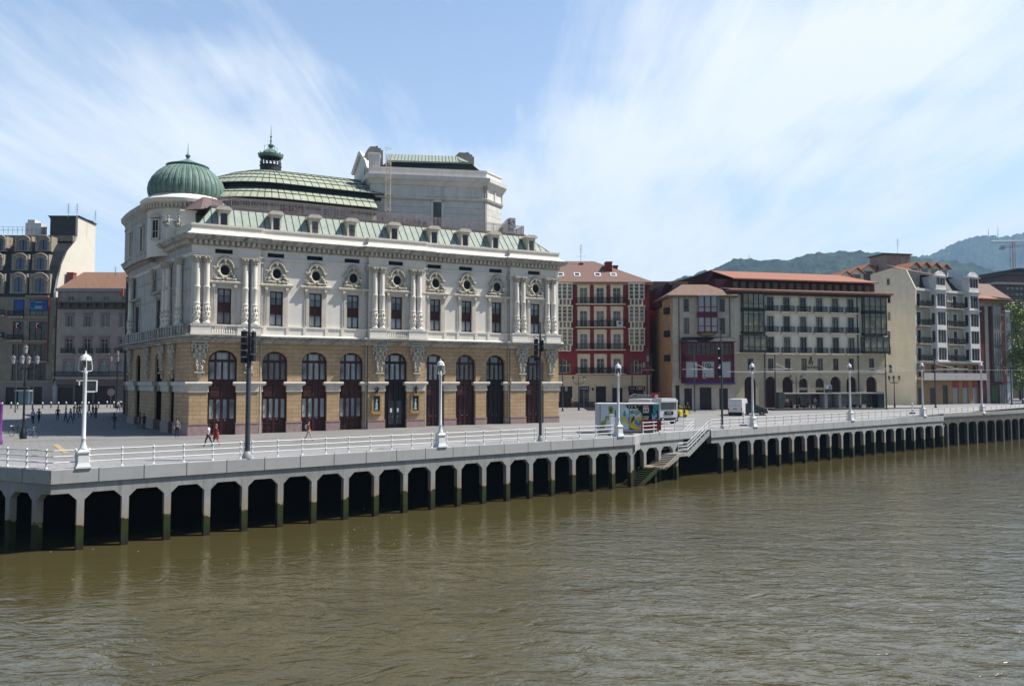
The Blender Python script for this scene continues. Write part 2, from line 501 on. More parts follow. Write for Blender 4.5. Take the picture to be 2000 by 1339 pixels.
WHITEP = mat('white_paint', (.74, .75, .76), .5, .06, 3, .22, dirt=(.5, .48, .44))
DPOLE = mat('dark_blue_grey_pole', (.055, .065, .085), .45, .15, 3, .1)
GREYM = mat('grey_metal', (.30, .31, .32), .45, .1, 3)
CHROME = mat('bright_metal', (.75, .76, .78), .25, .05, 3, metal=.6)
RUBBER = mat('black_rubber', (.015, .015, .016), .8, .2, 5)
WHITEPLASTER = mat('lit_party_wall', (.72, .68, .58), .9, .05, .5, .12, .1, dirt=(.45, .40, .33))
TILE = mat('terracotta_roof_tiles', (.33, .15, .09), .85, .22, 3.5, .25, .5, bsc=9, dirt=(.22, .10, .06))
TILE2 = mat('faded_brown_roof_tiles', (.23, .14, .115), .85, .18, 3.5, .2, .5, bsc=9)
TILE3 = mat('grey_brown_roof_tiles', (.22, .145, .11), .85, .25, 3.5, .2, .5, bsc=9)

def concrete_mat():
    """quay concrete with a green algae stain below the high water line"""
    m, b, p = new_mat('quay_concrete')
    tc = b.n('ShaderNodeNewGeometry').outputs['Position']
    sp0 = b.n('ShaderNodeSeparateXYZ'); b.l(tc, sp0.inputs[0]); cb0 = b.n('ShaderNodeCombineXYZ'); b.l(b.math('ADD', sp0.outputs[0], sp0.outputs[1]), cb0.inputs[0]); b.l(sp0.outputs[2], cb0.inputs[1]); wv = cb0.outputs[0]
    n = b.noise(tc, 1.1, 6, 0.62)
    c = b.mix(b.ramp(n, ((.3, 0.), (.7, 1.))), (.27, .275, .28), (.35, .35, .345))
    s = b.math('MULTIPLY', b.ramp(b.noise(b.mapping(wv, sc=(2.4, .25, 1)), 1.0, 6, .65), ((.48, 0.), (.68, 1.))), .6)
    c = b.mix(s, c, (.16, .13, .10))
    c = b.mix(b.math('MULTIPLY', b.ramp(b.noise(tc, .25, 4, .6), ((.4, 0.), (.65, 1.))), .45), c, (.20, .195, .19))
    gp = b.n('ShaderNodeNewGeometry').outputs['Position']
    sp = b.n('ShaderNodeSeparateXYZ'); b.l(gp, sp.inputs[0]); wz = sp.outputs[2]
    ed = b.math('ADD', wz, b.math('MULTIPLY', b.math('SUBTRACT', b.noise(gp, 1.1, 5, .65), .5), 1.7))
    tan = b.ramp(b.math('MULTIPLY', b.math('ADD', ed, 3.2), .7), ((.0, 1.), (.9, 0.)))
    c = b.mix(b.math('MULTIPLY', tan, .8), c, (.30, .225, .14))
    k = b.ramp(b.math('ADD', ed, 3.55), ((.46, 1.), (.56, 0.)))
    gcol = b.mix(b.noise(gp, 3.0, 4, .6), (.012, .018, .005), (.045, .058, .012))
    low = b.ramp(b.math('ADD', ed, 4.4), ((.0, 1.), (.7, 0.)))
    gcol = b.mix(low, gcol, (.02, .018, .010))
    c = b.mix(k, c, gcol)
    b.l(c, p.inputs['Base Color']); p.inputs['Roughness'].default_value = .85
    p.inputs['Specular IOR Level'].default_value = .25
    bp = b.n('ShaderNodeBump'); bp.inputs['Strength'].default_value = .25; bp.inputs['Distance'].default_value = .03
    b.l(b.noise(tc, 9, 4, .6), bp.inputs['Height']); b.l(bp.outputs[0], p.inputs['Normal'])
    return m
CONC = concrete_mat()
CONC_OLD = mat('old_quay_wall', (.12, .11, .095), .9, .3, 1.4, .6, .5, dirt=(.05, .05, .04))
def fascia_mat(name, gap):
    m, b, p = new_mat(name)
    uv = b.n('ShaderNodeUVMap').outputs[0]
    sp = b.n('ShaderNodeSeparateXYZ'); b.l(uv, sp.inputs[0])
    tc = b.n('ShaderNodeTexCoord').outputs['Object']
    fr = b.math('FRACT', b.math('DIVIDE', sp.outputs[0], gap))
    cell = b.math('FLOOR', b.math('DIVIDE', sp.outputs[0], gap))
    wnz = b.n('ShaderNodeTexWhiteNoise', noise_dimensions='1D'); b.l(cell, wnz.inputs['W'])
    c = b.mix(b.noise(tc, 1.3, 5, .6), (.27, .275, .285), (.37, .37, .37))
    c = b.mix(b.math('MULTIPLY', wnz.outputs['Value'], .35), c, (.43, .425, .42))
    s = b.math('MULTIPLY', b.ramp(b.noise(b.mapping(uv, sc=(2.6, .5, 1)), 1.0, 5, .6), ((.5, 0.), (.75, 1.))), .40)
    c = b.mix(s, c, (.25, .24, .22))
    j = b.math('LESS_THAN', fr, 0.022)
    c = b.mix(j, c, (.05, .05, .05))
    b.l(c, p.inputs['Base Color']); p.inputs['Roughness'].default_value = .8
    return m
FASCIA = fascia_mat('quay_fascia_slabs', 2.4)

def ground_mat(name, ca, cb_, joint, w, h, stain=.4):
    m, b, p = new_mat(name)
    tc = b.n('ShaderNodeTexCoord').outputs['Object']
    mp = b.mapping(tc, rot=(0, 0, R(-32)))
    br = b.n('ShaderNodeTexBrick')
    br.inputs['Color1'].default_value = (*ca, 1); br.inputs['Color2'].default_value = (*cb_, 1); br.inputs['Mortar'].default_value = (*joint, 1)
    br.inputs['Scale'].default_value = 1; br.inputs['Mortar Size'].default_value = .03
    br.inputs['Brick Width'].default_value = w; br.inputs['Row Height'].default_value = h
    b.l(mp, br.inputs['Vector'])
    n = b.noise(mp, .18, 6, .65)
    c = b.mix(b.math('MULTIPLY', b.ramp(n, ((.35, 0.), (.7, 1.))), stain), br.outputs['Color'], tuple(q * .55 for q in ca))
    n2 = b.noise(b.mapping(mp, sc=(.25, 2.2, 1)), .35, 5, .6)
    c = b.mix(b.math('MULTIPLY', b.ramp(n2, ((.45, 0.), (.65, 1.))), .25), c, tuple(min(1, q * 1.35) for q in cb_))
    b.l(c, p.inputs['Base Color']); p.inputs['Roughness'].default_value = .75
    p.inputs['Specular IOR Level'].default_value = .3
    return m
PAVE = ground_mat('plaza_paving', (.20, .195, .19), (.225, .22, .215), (.13, .127, .125), 1.2, .6)
PROM = ground_mat('promenade_paving', (.26, .26, .265), (.29, .29, .295), (.19, .19, .19), .9, .45, .25)
ROAD = ground_mat('road_surface', (.215, .212, .21), (.235, .23, .23), (.205, .20, .20), 3, 3, .3)
YELLOWLINE = mat('worn_yellow_marking', (.42, .33, .16), .8, .3, 6)

def water_mat():
    m, b, p = new_mat('river_water_surface')
    tc = b.n('ShaderNodeNewGeometry').outputs['Position']
    n0 = b.noise(b.mapping(tc, rot=(0, 0, R(-36)), sc=(.10, .22, 1)), .5, 4, .6)
    c = b.mix(b.ramp(n0, ((.35, 0.), (.7, 1.))), (.073, .062, .025), (.058, .049, .020))
    b.l(c, p.inputs['Base Color'])
    p.inputs['Roughness'].default_value = .10
    p.inputs['IOR'].default_value = 1.6
    p.inputs['Specular IOR Level'].default_value = .8
    def wave(rot, sx, sy, scale, det, seed=0., dist=.4):
        return b.noise(b.mapping(tc, loc=(seed, seed, 0), rot=(0, 0, rot), sc=(sx, sy, 1)), scale, det, .55, dist)
    a = wave(R(6), .52, 1.0, .85, 4, 0., .9)
    c2 = wave(R(-20), .50, 1.0, 1.9, 4, 7., .8)
    d = wave(R(28), .5, 1.0, .5, 3, 3.)
    def ridged(n):
        return b.math('POWER', b.math('ABSOLUTE', b.math('SUBTRACT', b.math('MULTIPLY', n, 2.0), 1.0)), 1.7)
    a = b.math('MULTIPLY', ridged(a), -1.9); c2 = b.math('MULTIPLY', ridged(c2), -1.5)
    h = b.math('ADD', b.math('MULTIPLY', a, .55), b.math('ADD', b.math('MULTIPLY', c2, .22), b.math('MULTIPLY', d, .55)))
    # sharper crests
    sp = b.n('ShaderNodeSeparateXYZ'); b.l(tc, sp.inputs[0])
    # sheltered, calmer water in the lee of the quay and upstream (to the left)
    q = b.math('SUBTRACT', sp.outputs[1], b.math('MULTIPLY', sp.outputs[0], .73))   # along the quay normal
    dist = b.math('SUBTRACT', 65.0, q)                                               # metres from the quay
    calm = b.ramp(b.math('MULTIPLY', dist, 1 / 30.), ((.0, .12), (.30, .42), (1., 1.)))
    calm2 = b.ramp(b.math('MULTIPLY', b.math('ADD', sp.outputs[0], 25.), 1 / 45.), ((.0, .65), (1., 1.)))
    patch = b.ramp(b.noise(b.mapping(tc, rot=(0, 0, R(-30)), sc=(.03, .10, 1)), 1.0, 4, .6), ((.3, .6), (.7, 1.)))
    st = b.math('MULTIPLY', b.math('MULTIPLY', calm, calm2), patch)
    bp = b.n('ShaderNodeBump'); bp.inputs['Distance'].default_value = .36
    b.l(h, bp.inputs['Height']); b.l(st, bp.inputs['Strength'])
    b.l(bp.outputs[0], p.inputs['Normal'])
    return m
WATER = water_mat()

def hill_mat():
    m, b, p = new_mat('wooded_hillside')
    tc = b.n('ShaderNodeNewGeometry').outputs['Position']
    n = b.noise(tc, .007, 6, .65); n2 = b.noise(tc, .03, 5, .7)
    f = b.math('ADD', b.math('MULTIPLY', n, .5), b.math('MULTIPLY', n2, .5))
    c = b.ramp(f, ((.40, (.006, .013, .009)), (.50, (.015, .028, .016)), (.60, (.036, .055, .027)), (.72, (.075, .09, .05))))
    b.l(c, p.inputs['Base Color']); p.inputs['Roughness'].default_value = .95
    p.inputs['Specular IOR Level'].default_value = .1
    return m
HILL = hill_mat()
def leaf_mat(name, a, c_):
    m, b, p = new_mat(name)
    tc = b.n('ShaderNodeTexCoord').outputs['Object']
    c = b.mix(b.ramp(b.noise(tc, 1.2, 4, .6), ((.35, 0.), (.65, 1.))), a, c_)
    b.l(c, p.inputs['Base Color']); p.inputs['Roughness'].default_value = .6
    return m
LEAF = leaf_mat('tree_leaves', (.07, .12, .022), (.20, .27, .045))
LEAF2 = leaf_mat('balcony_leaves', (.018, .035, .012), (.05, .08, .025))
BARK = mat('tree_bark', (.09, .07, .05), .9, .3, 6)

RED = mat('red_painted_wall', (.25, .038, .045), .85, .10, .9, .15, .1, dirt=(.11, .025, .03))
CREAM = mat('cream_trim', (.80, .71, .54), .8, .08, 1.0, .15)
CREAMW = mat('cream_ground_floor', (.66, .57, .42), .85, .08, .8, .15)
ORANGEW = mat('orange_flank_plaster', (.44, .27, .15), .85, .14, .7, .3, .1)
BSTONE = mat('buff_stone_front', (.52, .46, .39), .85, .14, 1.0, .3, .2)
WINE = mat('wine_red_joinery', (.115, .008, .028), .5, .15, 2)
WINE2 = mat('dark_wine_wall', (.060, .010, .014), .7, .15, 1.5)
HOTELW = mat('hotel_cream_render', (.90, .82, .68), .85, .07, .9, .15)
HOTELS = brick_mat('hotel_ashlar_base', (.52, .44, .32), (.48, .40, .29), (.32, .26, .19), 1.1, .42, .02, streak=.15)
GREENJ = mat('dark_green_joinery', (.010, .022, .018), .5, .2, 3)
YELLOWW = mat('yellow_flank_plaster', (.86, .79, .63), .85, .07, .6, .2, .1)
GREYW = mat('grey_white_render', (.74, .73, .73), .85, .12, 1.1, .3, .15)
DARKRED = mat('dark_red_cladding', (.13, .03, .03), .7, .15, 1.5)
BRICKR = brick_mat('orange_red_brick', (.42, .13, .07), (.36, .11, .06), (.25, .15, .11), .5, .2, .02)
BROWNB = mat('brown_modern_cladding', (.11, .062, .05), .7, .2, .8)
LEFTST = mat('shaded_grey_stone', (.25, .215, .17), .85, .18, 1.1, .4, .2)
LEFT2 = mat('mauve_grey_render', (.36, .31, .285), .85, .12, 1.0, .3, .1)
SHOPD = mat('dark_shopfront', (.018, .013, .012), .4, .3, 2)
BLUEPANEL = mat('blue_banner', (.02, .08, .28), .6, .35, 3)
CLOTHW = mat('white_banner_cloth', (.42, .44, .46), .8, .06, 1)
SIGNRED = mat('dark_red_sign', (.085, .006, .018), .5, .1, 2)
SIGNTXT = mat('white_lettering', (.75, .75, .78), .6, .02, 2)
SIGNDARK = mat('dark_lettering', (.03, .035, .04), .6, .02, 2)
SIGNBLUE = mat('navy_sign', (.012, .020, .06), .5, .1, 2)

def text_obj(name, s, size, m, parent, loc, thick=0.015, rotz=0.0, width=None):
    cu = bpy.data.curves.new(name, 'FONT'); cu.body = s; cu.size = size; cu.extrude = thick; cu.align_x = 'CENTER'; cu.align_y = 'CENTER'
    tmp = bpy.data.objects.new('tmp', cu); COL.objects.link(tmp)
    dg = bpy.context.evaluated_depsgraph_get()
    me = bpy.data.meshes.new_from_object(tmp.evaluated_get(dg))
    bpy.data.objects.remove(tmp); me.name = name
    me.materials.clear(); me.materials.append(m)
    o = bpy.data.objects.new(name, me); COL.objects.link(o)
    o.parent = parent; o.location = loc; o.rotation_euler = (R(90), 0, rotz)
    if width:
        w = max(v.co.x for v in me.vertices) - min(v.co.x for v in me.vertices)
        o.scale = (width / w, 1, 1)
    return o
# ------------------------------------------------------------------ river, quay, ground, hills
WZ = -4.5
def grid_obj(name, xs, ys, zf, m, kind='structure', smooth=False):
    mb = MB(); nx, ny = len(xs), len(ys)
    for y in ys:
        for x in xs: mb.v.append((x, y, zf(x, y)))
    for j in range(ny - 1):
        for i in range(nx - 1):
            mb.f.append((j*nx+i, j*nx+i+1, (j+1)*nx+i+1, (j+1)*nx+i)); mb.m.append(0)
    o = mb.build(name, m, smooth='all' if smooth else False)
    return tag(o, kind=kind)
river = grid_obj('river_water', [-700, -100, 0, 100, 700, 3000], [-300, 0, 100, 300, 800, 3000], lambda x, y: WZ, WATER)

c0 = G(98, 921); dl = (G(0, 914) - c0).normalized(); cL = c0 + dl * 60
c1 = G(1240, 853); r0 = G(1250, 849.5); r1 = G(1379, 839.8); c3 = G(1389, 841)
c4 = G(1560, 829.5); c5 = G(1760, 815.5); c6 = G(1843, 808.5); c7 = G(1955, 799.5)
dr = Vector((0.80, 0.60, 0)); c8 = c7 + dr * 60; c9 = c8 + Vector((.95, .3, 0)) * 200
QP = [(p.x, p.y) for p in (cL, c0, c1, r0, r1, c3, c4, c5, c6, c7, c8, c9)]
def quayY(X):
    if X <= QP[0][0]: return QP[0][1]
    for (xa, ya), (xb, yb) in zip(QP[:-1], QP[1:]):
        if xa <= X <= xb: return ya + (yb - ya) * (X - xa) / max(1e-6, xb - xa)
    return QP[-1][1]
def build_ground():
    xs = set([-900, -500, -300, -200, -150]); x = -120.0
    while x < 175: xs.add(round(x, 3)); x += 2.5
    xs |= {200, 260, 340, 500, 900}
    for q in QP: xs.add(round(q[0], 3))
    xs = sorted(xs)
    rows = [0, 1, 2, 4, 6, 9, 12, 15, 18, 21, 24, 27, 30, 34, 38, 42, 46, 50, 55, 60, 66, 74, 84, 100, 130, 180, 300, 600, 1500]
    mb = MB(); nx = len(xs)
    for r in rows:
        for x in xs:
            y = quayY(x) + r
            mb.v.append((x, y, gz(x, y)))
    for j in range(len(rows) - 1):
        for i in range(nx - 1):
            mb.f.append((j*nx+i, j*nx+i+1, (j+1)*nx+i+1, (j+1)*nx+i)); mb.m.append(0)
    # edge skirt
    for i in range(nx - 1):
        o = len(mb.v)
        a, b = mb.v[i], mb.v[i+1]
        mb.v += [(a[0], a[1] + .3, a[2]), (b[0], b[1] + .3, b[2]), (b[0], b[1] + .3, -.6), (a[0], a[1] + .3, -.6)]
        mb.f.append((o, o+1, o+2, o+3)); mb.m.append(0)
    return tag(mb.build('plaza_pavement', PAVE), kind='structure')
build_ground()
def draped(name, outline_fn, m, n=60, dz=.004, kind='structure', **kw):
    """a strip laid on the ground: outline_fn(t) -> (inner xy, outer xy)"""
    mb = MB()
    K = 6
    for i in range(n + 1):
        a, b = outline_fn(i / n)
        for k in range(K + 1):
            x = a[0] + (b[0] - a[0]) * k / K; y = a[1] + (b[1] - a[1]) * k / K
            mb.v.append((x, y, gz(x, y) + dz + (.006 if y > quayY(x) + 1 else 0)))
    for i in range(n):
        for k in range(K):
            o = i * (K + 1) + k
            mb.f.append((o, o + K + 1, o + K + 2, o + 1)); mb.m.append(0)
    return tag(mb.build(name, m), kind=kind, **kw)
X0, X1 = cL.x, c9.x
def prom(t):
    x = c0.x - 30 + (c7.x + 60 - c0.x + 30) * t
    return (x, quayY(x) + .35), (x - 2.2, quayY(x) + 5.6)
draped('promenade_path', prom, PROM, 140)
def road(t):
    x = 4 + 125 * t
    return (x, quayY(x) + 7.5), (x - 8, quayY(x) + 22 + 4 * t)
draped('road', road, ROAD, 80, .012)
def ym(t):
    a, b = G(103 + 22 * t, 869 + 17 * t), G(113 + 22 * t, 867 + 17 * t)
    return (a.x, a.y), (b.x, b.y)
o = draped('road_marking', ym, YELLOWLINE, 4, .016)

for k_, (pa_, pb_) in enumerate((((60, 842), (330, 828)), ((0, 862), (520, 852)), ((560, 866), (1090, 838)), ((1100, 822), (1420, 806)))):
    A_, B_ = G(*pa_), G(*pb_)
    draped('pavement', lambda t, A_=A_, B_=B_: ((A_.x + (B_.x - A_.x) * t, A_.y + (B_.y - A_.y) * t), (A_.x + (B_.x - A_.x) * t, A_.y + (B_.y - A_.y) * t + .5)), mat('pale_paving_band', (.27, .265, .255), .8, .15, 2), 20, .014)
# the quay wall: fascia slabs, lintel, piers with chamfered heads, dark chamber behind
qroot = empty('quay_wall', c0, 0, 'long pale concrete river quay on open piers, green with algae at the waterline', 'quay wall')
def q_rel(path): return [(p[0] - c0.x, p[1] - c0.y) for p in path]
def arc(path):
    s = [0.0]
    for a, b in zip(path[:-1], path[1:]): s.append(s[-1] + math.hypot(b[0]-a[0], b[1]-a[1]))
    return s
def add_fascia(path, u0=0.0, name='fascia'):
    path = q_rel(path); s = arc(path); mb = MB()
    prof = [(-.62, .085), (-.02, .085), (0, .06), (0, -.70), (-.5, -.70)]
    mb.sweep(path, prof)
    o = mb.build(name, FASCIA, qroot)
    me = o.data; uv = me.uv_layers.new(name='UVMap'); k = len(prof)
    for lp in me.loops:
        vi = lp.vertex_index
        uv.data[lp.index].uv = (u0 + s[min(vi // k, len(s) - 1)], me.vertices[vi].co.z + (me.vertices[vi].co.y * 0))
    return o
left_p = [(cL.x, cL.y), (c0.x, c0.y), (c1.x, c1.y), (r0.x + .02, r0.y + .02)]
mid_p = [(r0.x, r0.y), (r1.x, r1.y)]
right_p = [(r1.x, r1.y + .6), (c3.x, c3.y), (c4.x, c4.y), (c5.x, c5.y), (c6.x, c6.y)]
old_p = [(c6.x, c6.y), (c7.x, c7.y), (c8.x, c8.y), (c9.x, c9.y)]
add_fascia(left_p, -((Vector((c0.x, c0.y)) - Vector((cL.x, cL.y))).length)); add_fascia(mid_p, .9); add_fascia(right_p, .3)
def pier_mesh(sp, depth=.42, w=.19, ch=.41, round_=False):
    mb = MB(); h = sp / 2
    if round_: pts = [(-w, -7), (w, -7), (w, -1.9), (w + .08, -1.65), (w + .25, -1.42), (h * .8, -1.28), (-h * .8, -1.28), (-w - .25, -1.42), (-w - .08, -1.65), (-w, -1.9)]
    else: pts = [(-w, -7), (w, -7), (w, -1.28 - ch), (w + ch, -1.28), (-w - ch, -1.28), (-w, -1.28 - ch)]
    mb.xprism(pts, 0, depth)
    return mb
pier_proto = {}
def add_piers(path, sp, m, start=0.0, key='a', round_=False, skip=None):
    path = q_rel(path); s = arc(path); L = s[-1]; d = start; n = 0
    while d < L and n < 60:
        for i in range(len(s) - 1):
            if s[i] <= d <= s[i+1]: break
        t = (d - s[i]) / (s[i+1] - s[i])
        x = path[i][0] + (path[i+1][0] - path[i][0]) * t; y = path[i][1] + (path[i+1][1] - path[i][1]) * t
        ang = math.atan2(path[i+1][1] - path[i][1], path[i+1][0] - path[i][0])
        nx, ny = -math.sin(ang), math.cos(ang)
        loc = (x + nx * .12, y + ny * .12, 0)
        if key not in pier_proto: pier_proto[key] = pier_mesh(sp, round_=round_).build('pier', m, qroot)
        else: pier_proto[key + str(n)] = copy_tree(pier_proto[key], qroot)
        o = pier_proto[key] if key + str(n) not in pier_proto else pier_proto[key + str(n)]
        o.location = loc; o.rotation_euler = (0, 0, ang)
        d += sp; n += 1
def lintel(path, m, back=True):
    path = q_rel(path); mb = MB()
    mb.sweep(path, [(-.12, -.70), (-.12, -1.28), (-.54, -1.28), (-.54, -.70)])
    mb.build('lintel_beam', m, qroot)
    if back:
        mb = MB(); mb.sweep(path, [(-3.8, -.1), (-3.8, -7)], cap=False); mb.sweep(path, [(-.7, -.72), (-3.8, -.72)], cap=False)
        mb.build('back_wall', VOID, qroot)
seg = lambda a, b: [(a.x, a.y), (b.x, b.y)]
SPL = 2.32
lintel(seg(cL, c0) + [(c1.x, c1.y)], CONC)
mb = MB(); 
add_piers(seg(c0, c1), SPL, CONC, (G(160, 917.5) - c0).length, 'a')
ptsl = seg(c0, cL)
for k in range(0, 9):
    d = dl * (SPL * k + 1.45)
    a = math.atan2(-dl.y, -dl.x)
    o = copy_tree(pier_proto['a'], qroot); o.location = (d.x - math.sin(a) * .12, d.y + math.cos(a) * .12, 0); o.rotation_euler = (0, 0, a)
rmid = r0 + (r1 - r0).normalized() * ((G(1336, 843) - r0).length)
lintel(seg(r0, rmid), CONC)
add_piers(seg(r0, rmid), SPL, CONC, .9, 'b')
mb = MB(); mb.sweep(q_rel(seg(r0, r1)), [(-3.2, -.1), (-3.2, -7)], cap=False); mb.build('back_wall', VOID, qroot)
lintel([(c3.x, c3.y), (c4.x, c4.y), (c5.x, c5.y), (c6.x, c6.y)], CONC)
add_piers([(c3.x, c3.y), (c4.x, c4.y), (c5.x, c5.y), (c6.x, c6.y)], 2.75, CONC, 2.0, 'c')
# block end faces beside the stair recess
mb = MB()
for a, b, in ((c1, r0), (c3, r1)):
    A, B = a - c0, b - c0
    mb.add([(A.x, A.y, -.7), (B.x, B.y, -.7), (B.x, B.y, -1.28), (A.x, A.y, -1.28)], [(0, 1, 2, 3)])
mb.build('end_face', CONC, qroot)
oldroot = empty('old_quay_wall', c6, 0, 'older dark stained quay wall with rounded arches at the far right', 'quay wall')
qroot_save = qroot
def q_rel(path, _o=None): return [(p[0] - ORG.x, p[1] - ORG.y) for p in path]
ORG = c6; qroot = oldroot
lintel(old_p, CONC_OLD)
add_piers(old_p[:3], 2.9, CONC_OLD, 1.4, 'o', True)
mb = MB(); mb.sweep(q_rel(old_p), [(-.62, .085), (-.02, .085), (0, .06), (0, -.42), (-.10, -.46), (-.10, -.70), (-.5, -.70)])
mb.build('coping', mat('old_quay_coping', (.34, .33, .31), .85, .15, 1.2, .4), qroot)
qroot = qroot_save; ORG = c0

# stair down to the water in the recess
SF = Face('river_stair', c1, math.atan2(c3.y - c1.y, c3.x - c1.x), 'concrete stair with white handrail going down from quay to river, mossy at its foot', 'stair')
ss = lambda px, py: SF.x(px, py)
fl = [(ss(1386, 846), 0.0, ss(1345, 885), -1.95, 13), (ss(1326, 888), -1.95, ss(1299, 913), -2.95, 7), (ss(1284, 916), -2.95, ss(1233, 952), -5.0, 13)]
mb = MB(); top = MB()
def flight(x0, z0, x1, z1, n):
    for i in range(n):
        a = x0 + (x1 - x0) * i / n; b = x0 + (x1 - x0) * (i + 1) / n
        zt = z0 + (z1 - z0) * (i + .5) / n
        mb.box(b - .04, a, .05, 1.85, zt - .16, zt + .0)
    for y in (0.0, 1.86):
        mb.yq = 0
        dx = (x1 - x0); dz = z1 - z0
        mb.xprism([(x0, z0 - .02), (x0, z0 - .45), (x1, z1 - .45), (x1, z1 - .02)], y, y + .12)
for f in fl: flight(*f)
mb.box(fl[1][0], fl[0][2], 0, 1.98, -2.25, -1.97); mb.box(fl[2][0], fl[1][2], 0, 1.98, -3.25, -2.97)
mb.build('flight', CONC, SF.root)
for x in (fl[1][0] + .2, fl[2][0] + .2):
    q = MB(); q.box(x - .16, x + .16, .3, .62, -7, -2.2 if x > fl[1][2] else -3.2); q.build('support', CONC, SF.root)
q = MB()
rail_pts = [(fl[0][0] + .5, 1.0), (fl[0][0], 1.0), (fl[0][2], -.95), (fl[1][0] + .05, -.95)]
for dz in (0, -.33, -.66):
    q.path([(x, .1, z + dz) for x, z in rail_pts], .035, 6)
for i in range(6):
    t = i / 5; x = fl[0][0] + (fl[0][2] - fl[0][0]) * t; z = 1.0 - 1.95 * t
    q.tube((x, .1, z - 1.05), (x, .1, z + .03), .035)
q.tube((fl[1][0] + .05, .1, -2.0), (fl[1][0] + .05, .1, -.92), .035)
for dz in (0, -.33, -.66):
    q.path([(x, 1.88, z + dz) for x, z in rail_pts[1:]], .03, 6)
q.build('handrail', WHITEP, SF.root)
# dark bent pipe beside the stair
q = MB(); xp = SF.x(1254, 850)
q.path([(xp - 3.5, 2.3, .25), (xp - .4, 1.2, .22), (xp, .95, .1), (xp, .9, -3.9)], .07, 8)
o = q.build('drain_pipe', DPOLE, None, SF.A, SF.ang)
tag(o, 'dark bent metal pipe running over the quay edge and down beside the river stair', 'pipe')

# debris on the water
q = MB(); r_ = random.Random(3)
for _ in range(46):
    if r_.random() < .55: px, py = r_.gauss(735, 60), r_.gauss(1045, 26)
    else: px, py = r_.uniform(60, 1300), 1090 - (r_.uniform(60, 1300)) * .105 + r_.uniform(-10, 60)
    p = P_z(px, py, WZ + .012); a = r_.uniform(.012, .032)
    q.box(p.x - a, p.x + a, p.y - a * 1.4, p.y + a * 1.4, WZ - .01, WZ + .02)
tag(q.build('floating_debris', mat('foam_and_leaves', (.34, .29, .19), .8, .5, 9)), 'pale foam flecks and leaves drifting on the brown river', kind='stuff')

INQ = .32
def inset_path(path, d):
    out = []
    n = len(path)
    for i, p in enumerate(path):
        p = Vector(p); ns = []
        if i: q = (p - Vector(path[i-1])).normalized(); ns.append(Vector((-q.y, q.x)))
        if i < n - 1: q = (Vector(path[i+1]) - p).normalized(); ns.append(Vector((-q.y, q.x)))
        m_ = ns[0] if len(ns) == 1 else (ns[0] + ns[1]) / max(.5, (ns[0] + ns[1]).dot(ns[0]))
        out.append(p + m_ * d)
    return out
QL = inset_path([(p.x, p.y) for p in (cL, c0, c1)], INQ)
QM = inset_path([(p.x, p.y) for p in (r0, r1)], INQ)
QR = inset_path([(p.x, p.y) for p in (c3, c4, c5, c6, c7, c8)], INQ)
# hills
def ridge(pts, px):
    for (a, ya), (b, yb) in zip(pts[:-1], pts[1:]):
        if a <= px <= b:
            t = (px - a) / (b - a); return ya + (yb - ya) * t
    return pts[0][1] if px < pts[0][0] else pts[-1][1]
def hill(name, pts, D0, D1, seed, px0, px1, n=260, rows=46, amp=1.0):
    mb = MB()
    for j in range(rows + 1):
        t = j / rows
        for i in range(n + 1):
            px = px0 + (px1 - px0) * i / n
            Y = D0 + (D1 - D0) * t
            H = CAM_H + (745 - ridge(pts, px)) * D1 / F_PX
            s = t ** 1.25
            X = (px - 1000) / F_PX * Y
            nz = noise.fractal(Vector((X * .004, Y * .004, seed)), 1.0, 2.0, 5) * .10 * math.sin(math.pi * t) * H
            nz += noise.noise(Vector((X * .055, Y * .055, seed + 4))) * 4.0 * amp + noise.noise(Vector((X * .15, Y * .15, seed))) * 2.2 * amp
            mb.v.append((X, Y, H * s + nz))
    m1 = n + 1
    for j in range(rows):
        for i in range(n): mb.f.append((j*m1+i, j*m1+i+1, (j+1)*m1+i+1, (j+1)*m1+i)); mb.m.append(0)
    return tag(mb.build(name, HILL), kind='structure')
hill('hill', [(900, 640), (1150, 620), (1180, 600), (1276, 556), (1340, 540), (1395, 522), (1440, 504), (1500, 506), (1545, 505), (1600, 492), (1670, 489), (1720, 492), (1780, 500), (1850, 508), (1900, 512), (1960, 530), (2100, 545), (2400, 560)], 1000, 2000, 1.3, 1100, 2400, amp=1.7)
hill('far_hill', [(1600, 540), (1780, 505), (1830, 494), (1880, 468), (1925, 457), (1960, 460), (2000, 455), (2060, 440), (2200, 430), (2500, 470)], 2200, 3800, 5.2, 1650, 2500, 200, 40, 3.0)
hill('low_hill', [(-900, 640), (-300, 690), (0, 700), (400, 700), (800, 690), (1200, 640), (1300, 600)], 1000, 1900, 9.1, -900, 1300, 90, 14)
# ------------------------------------------------------------------ the theatre
TH = R(26.2)
Bp = G(1088, 824.5)
dT = Vector((math.cos(TH), math.sin(TH), 0)); nT = Vector((-math.sin(TH), math.cos(TH), 0))
_r = ray(368, 800)
_t = (Bp.x * nT.x + Bp.y * nT.y) / (_r.x * nT.x + _r.y * nT.y)
Ap = Vector((_r.x * _t, _r.y * _t, 0))
T = Face('theatre', Ap, TH, 'ornate white and sandstone opera house with green copper dome beside the river', 'theatre')
LEN = (Bp - Ap).length
def tx(px, py=745): return T.x(px, py)
Z_IMP0, Z_IMP1, Z_SP, Z_AR, Z_W1 = 3.96, 5.0, 7.05, 8.2, 8.96
Z_SLAB, Z_PED, Z_ARC, Z_FR, Z_DEN, Z_COR, Z_ATT = 9.62, 10.75, 17.6, 18.75, 19.2, 19.75, 20.9
Z_TER = 23.45
PV = .38                                            # projection of the pavilions
pav = [(0, tx(505)), (tx(716.7), tx(828)), (tx(994), LEN)]
def py_(x): return -PV if any(a - .01 <= x <= b + .01 for a, b in pav) else 0.0
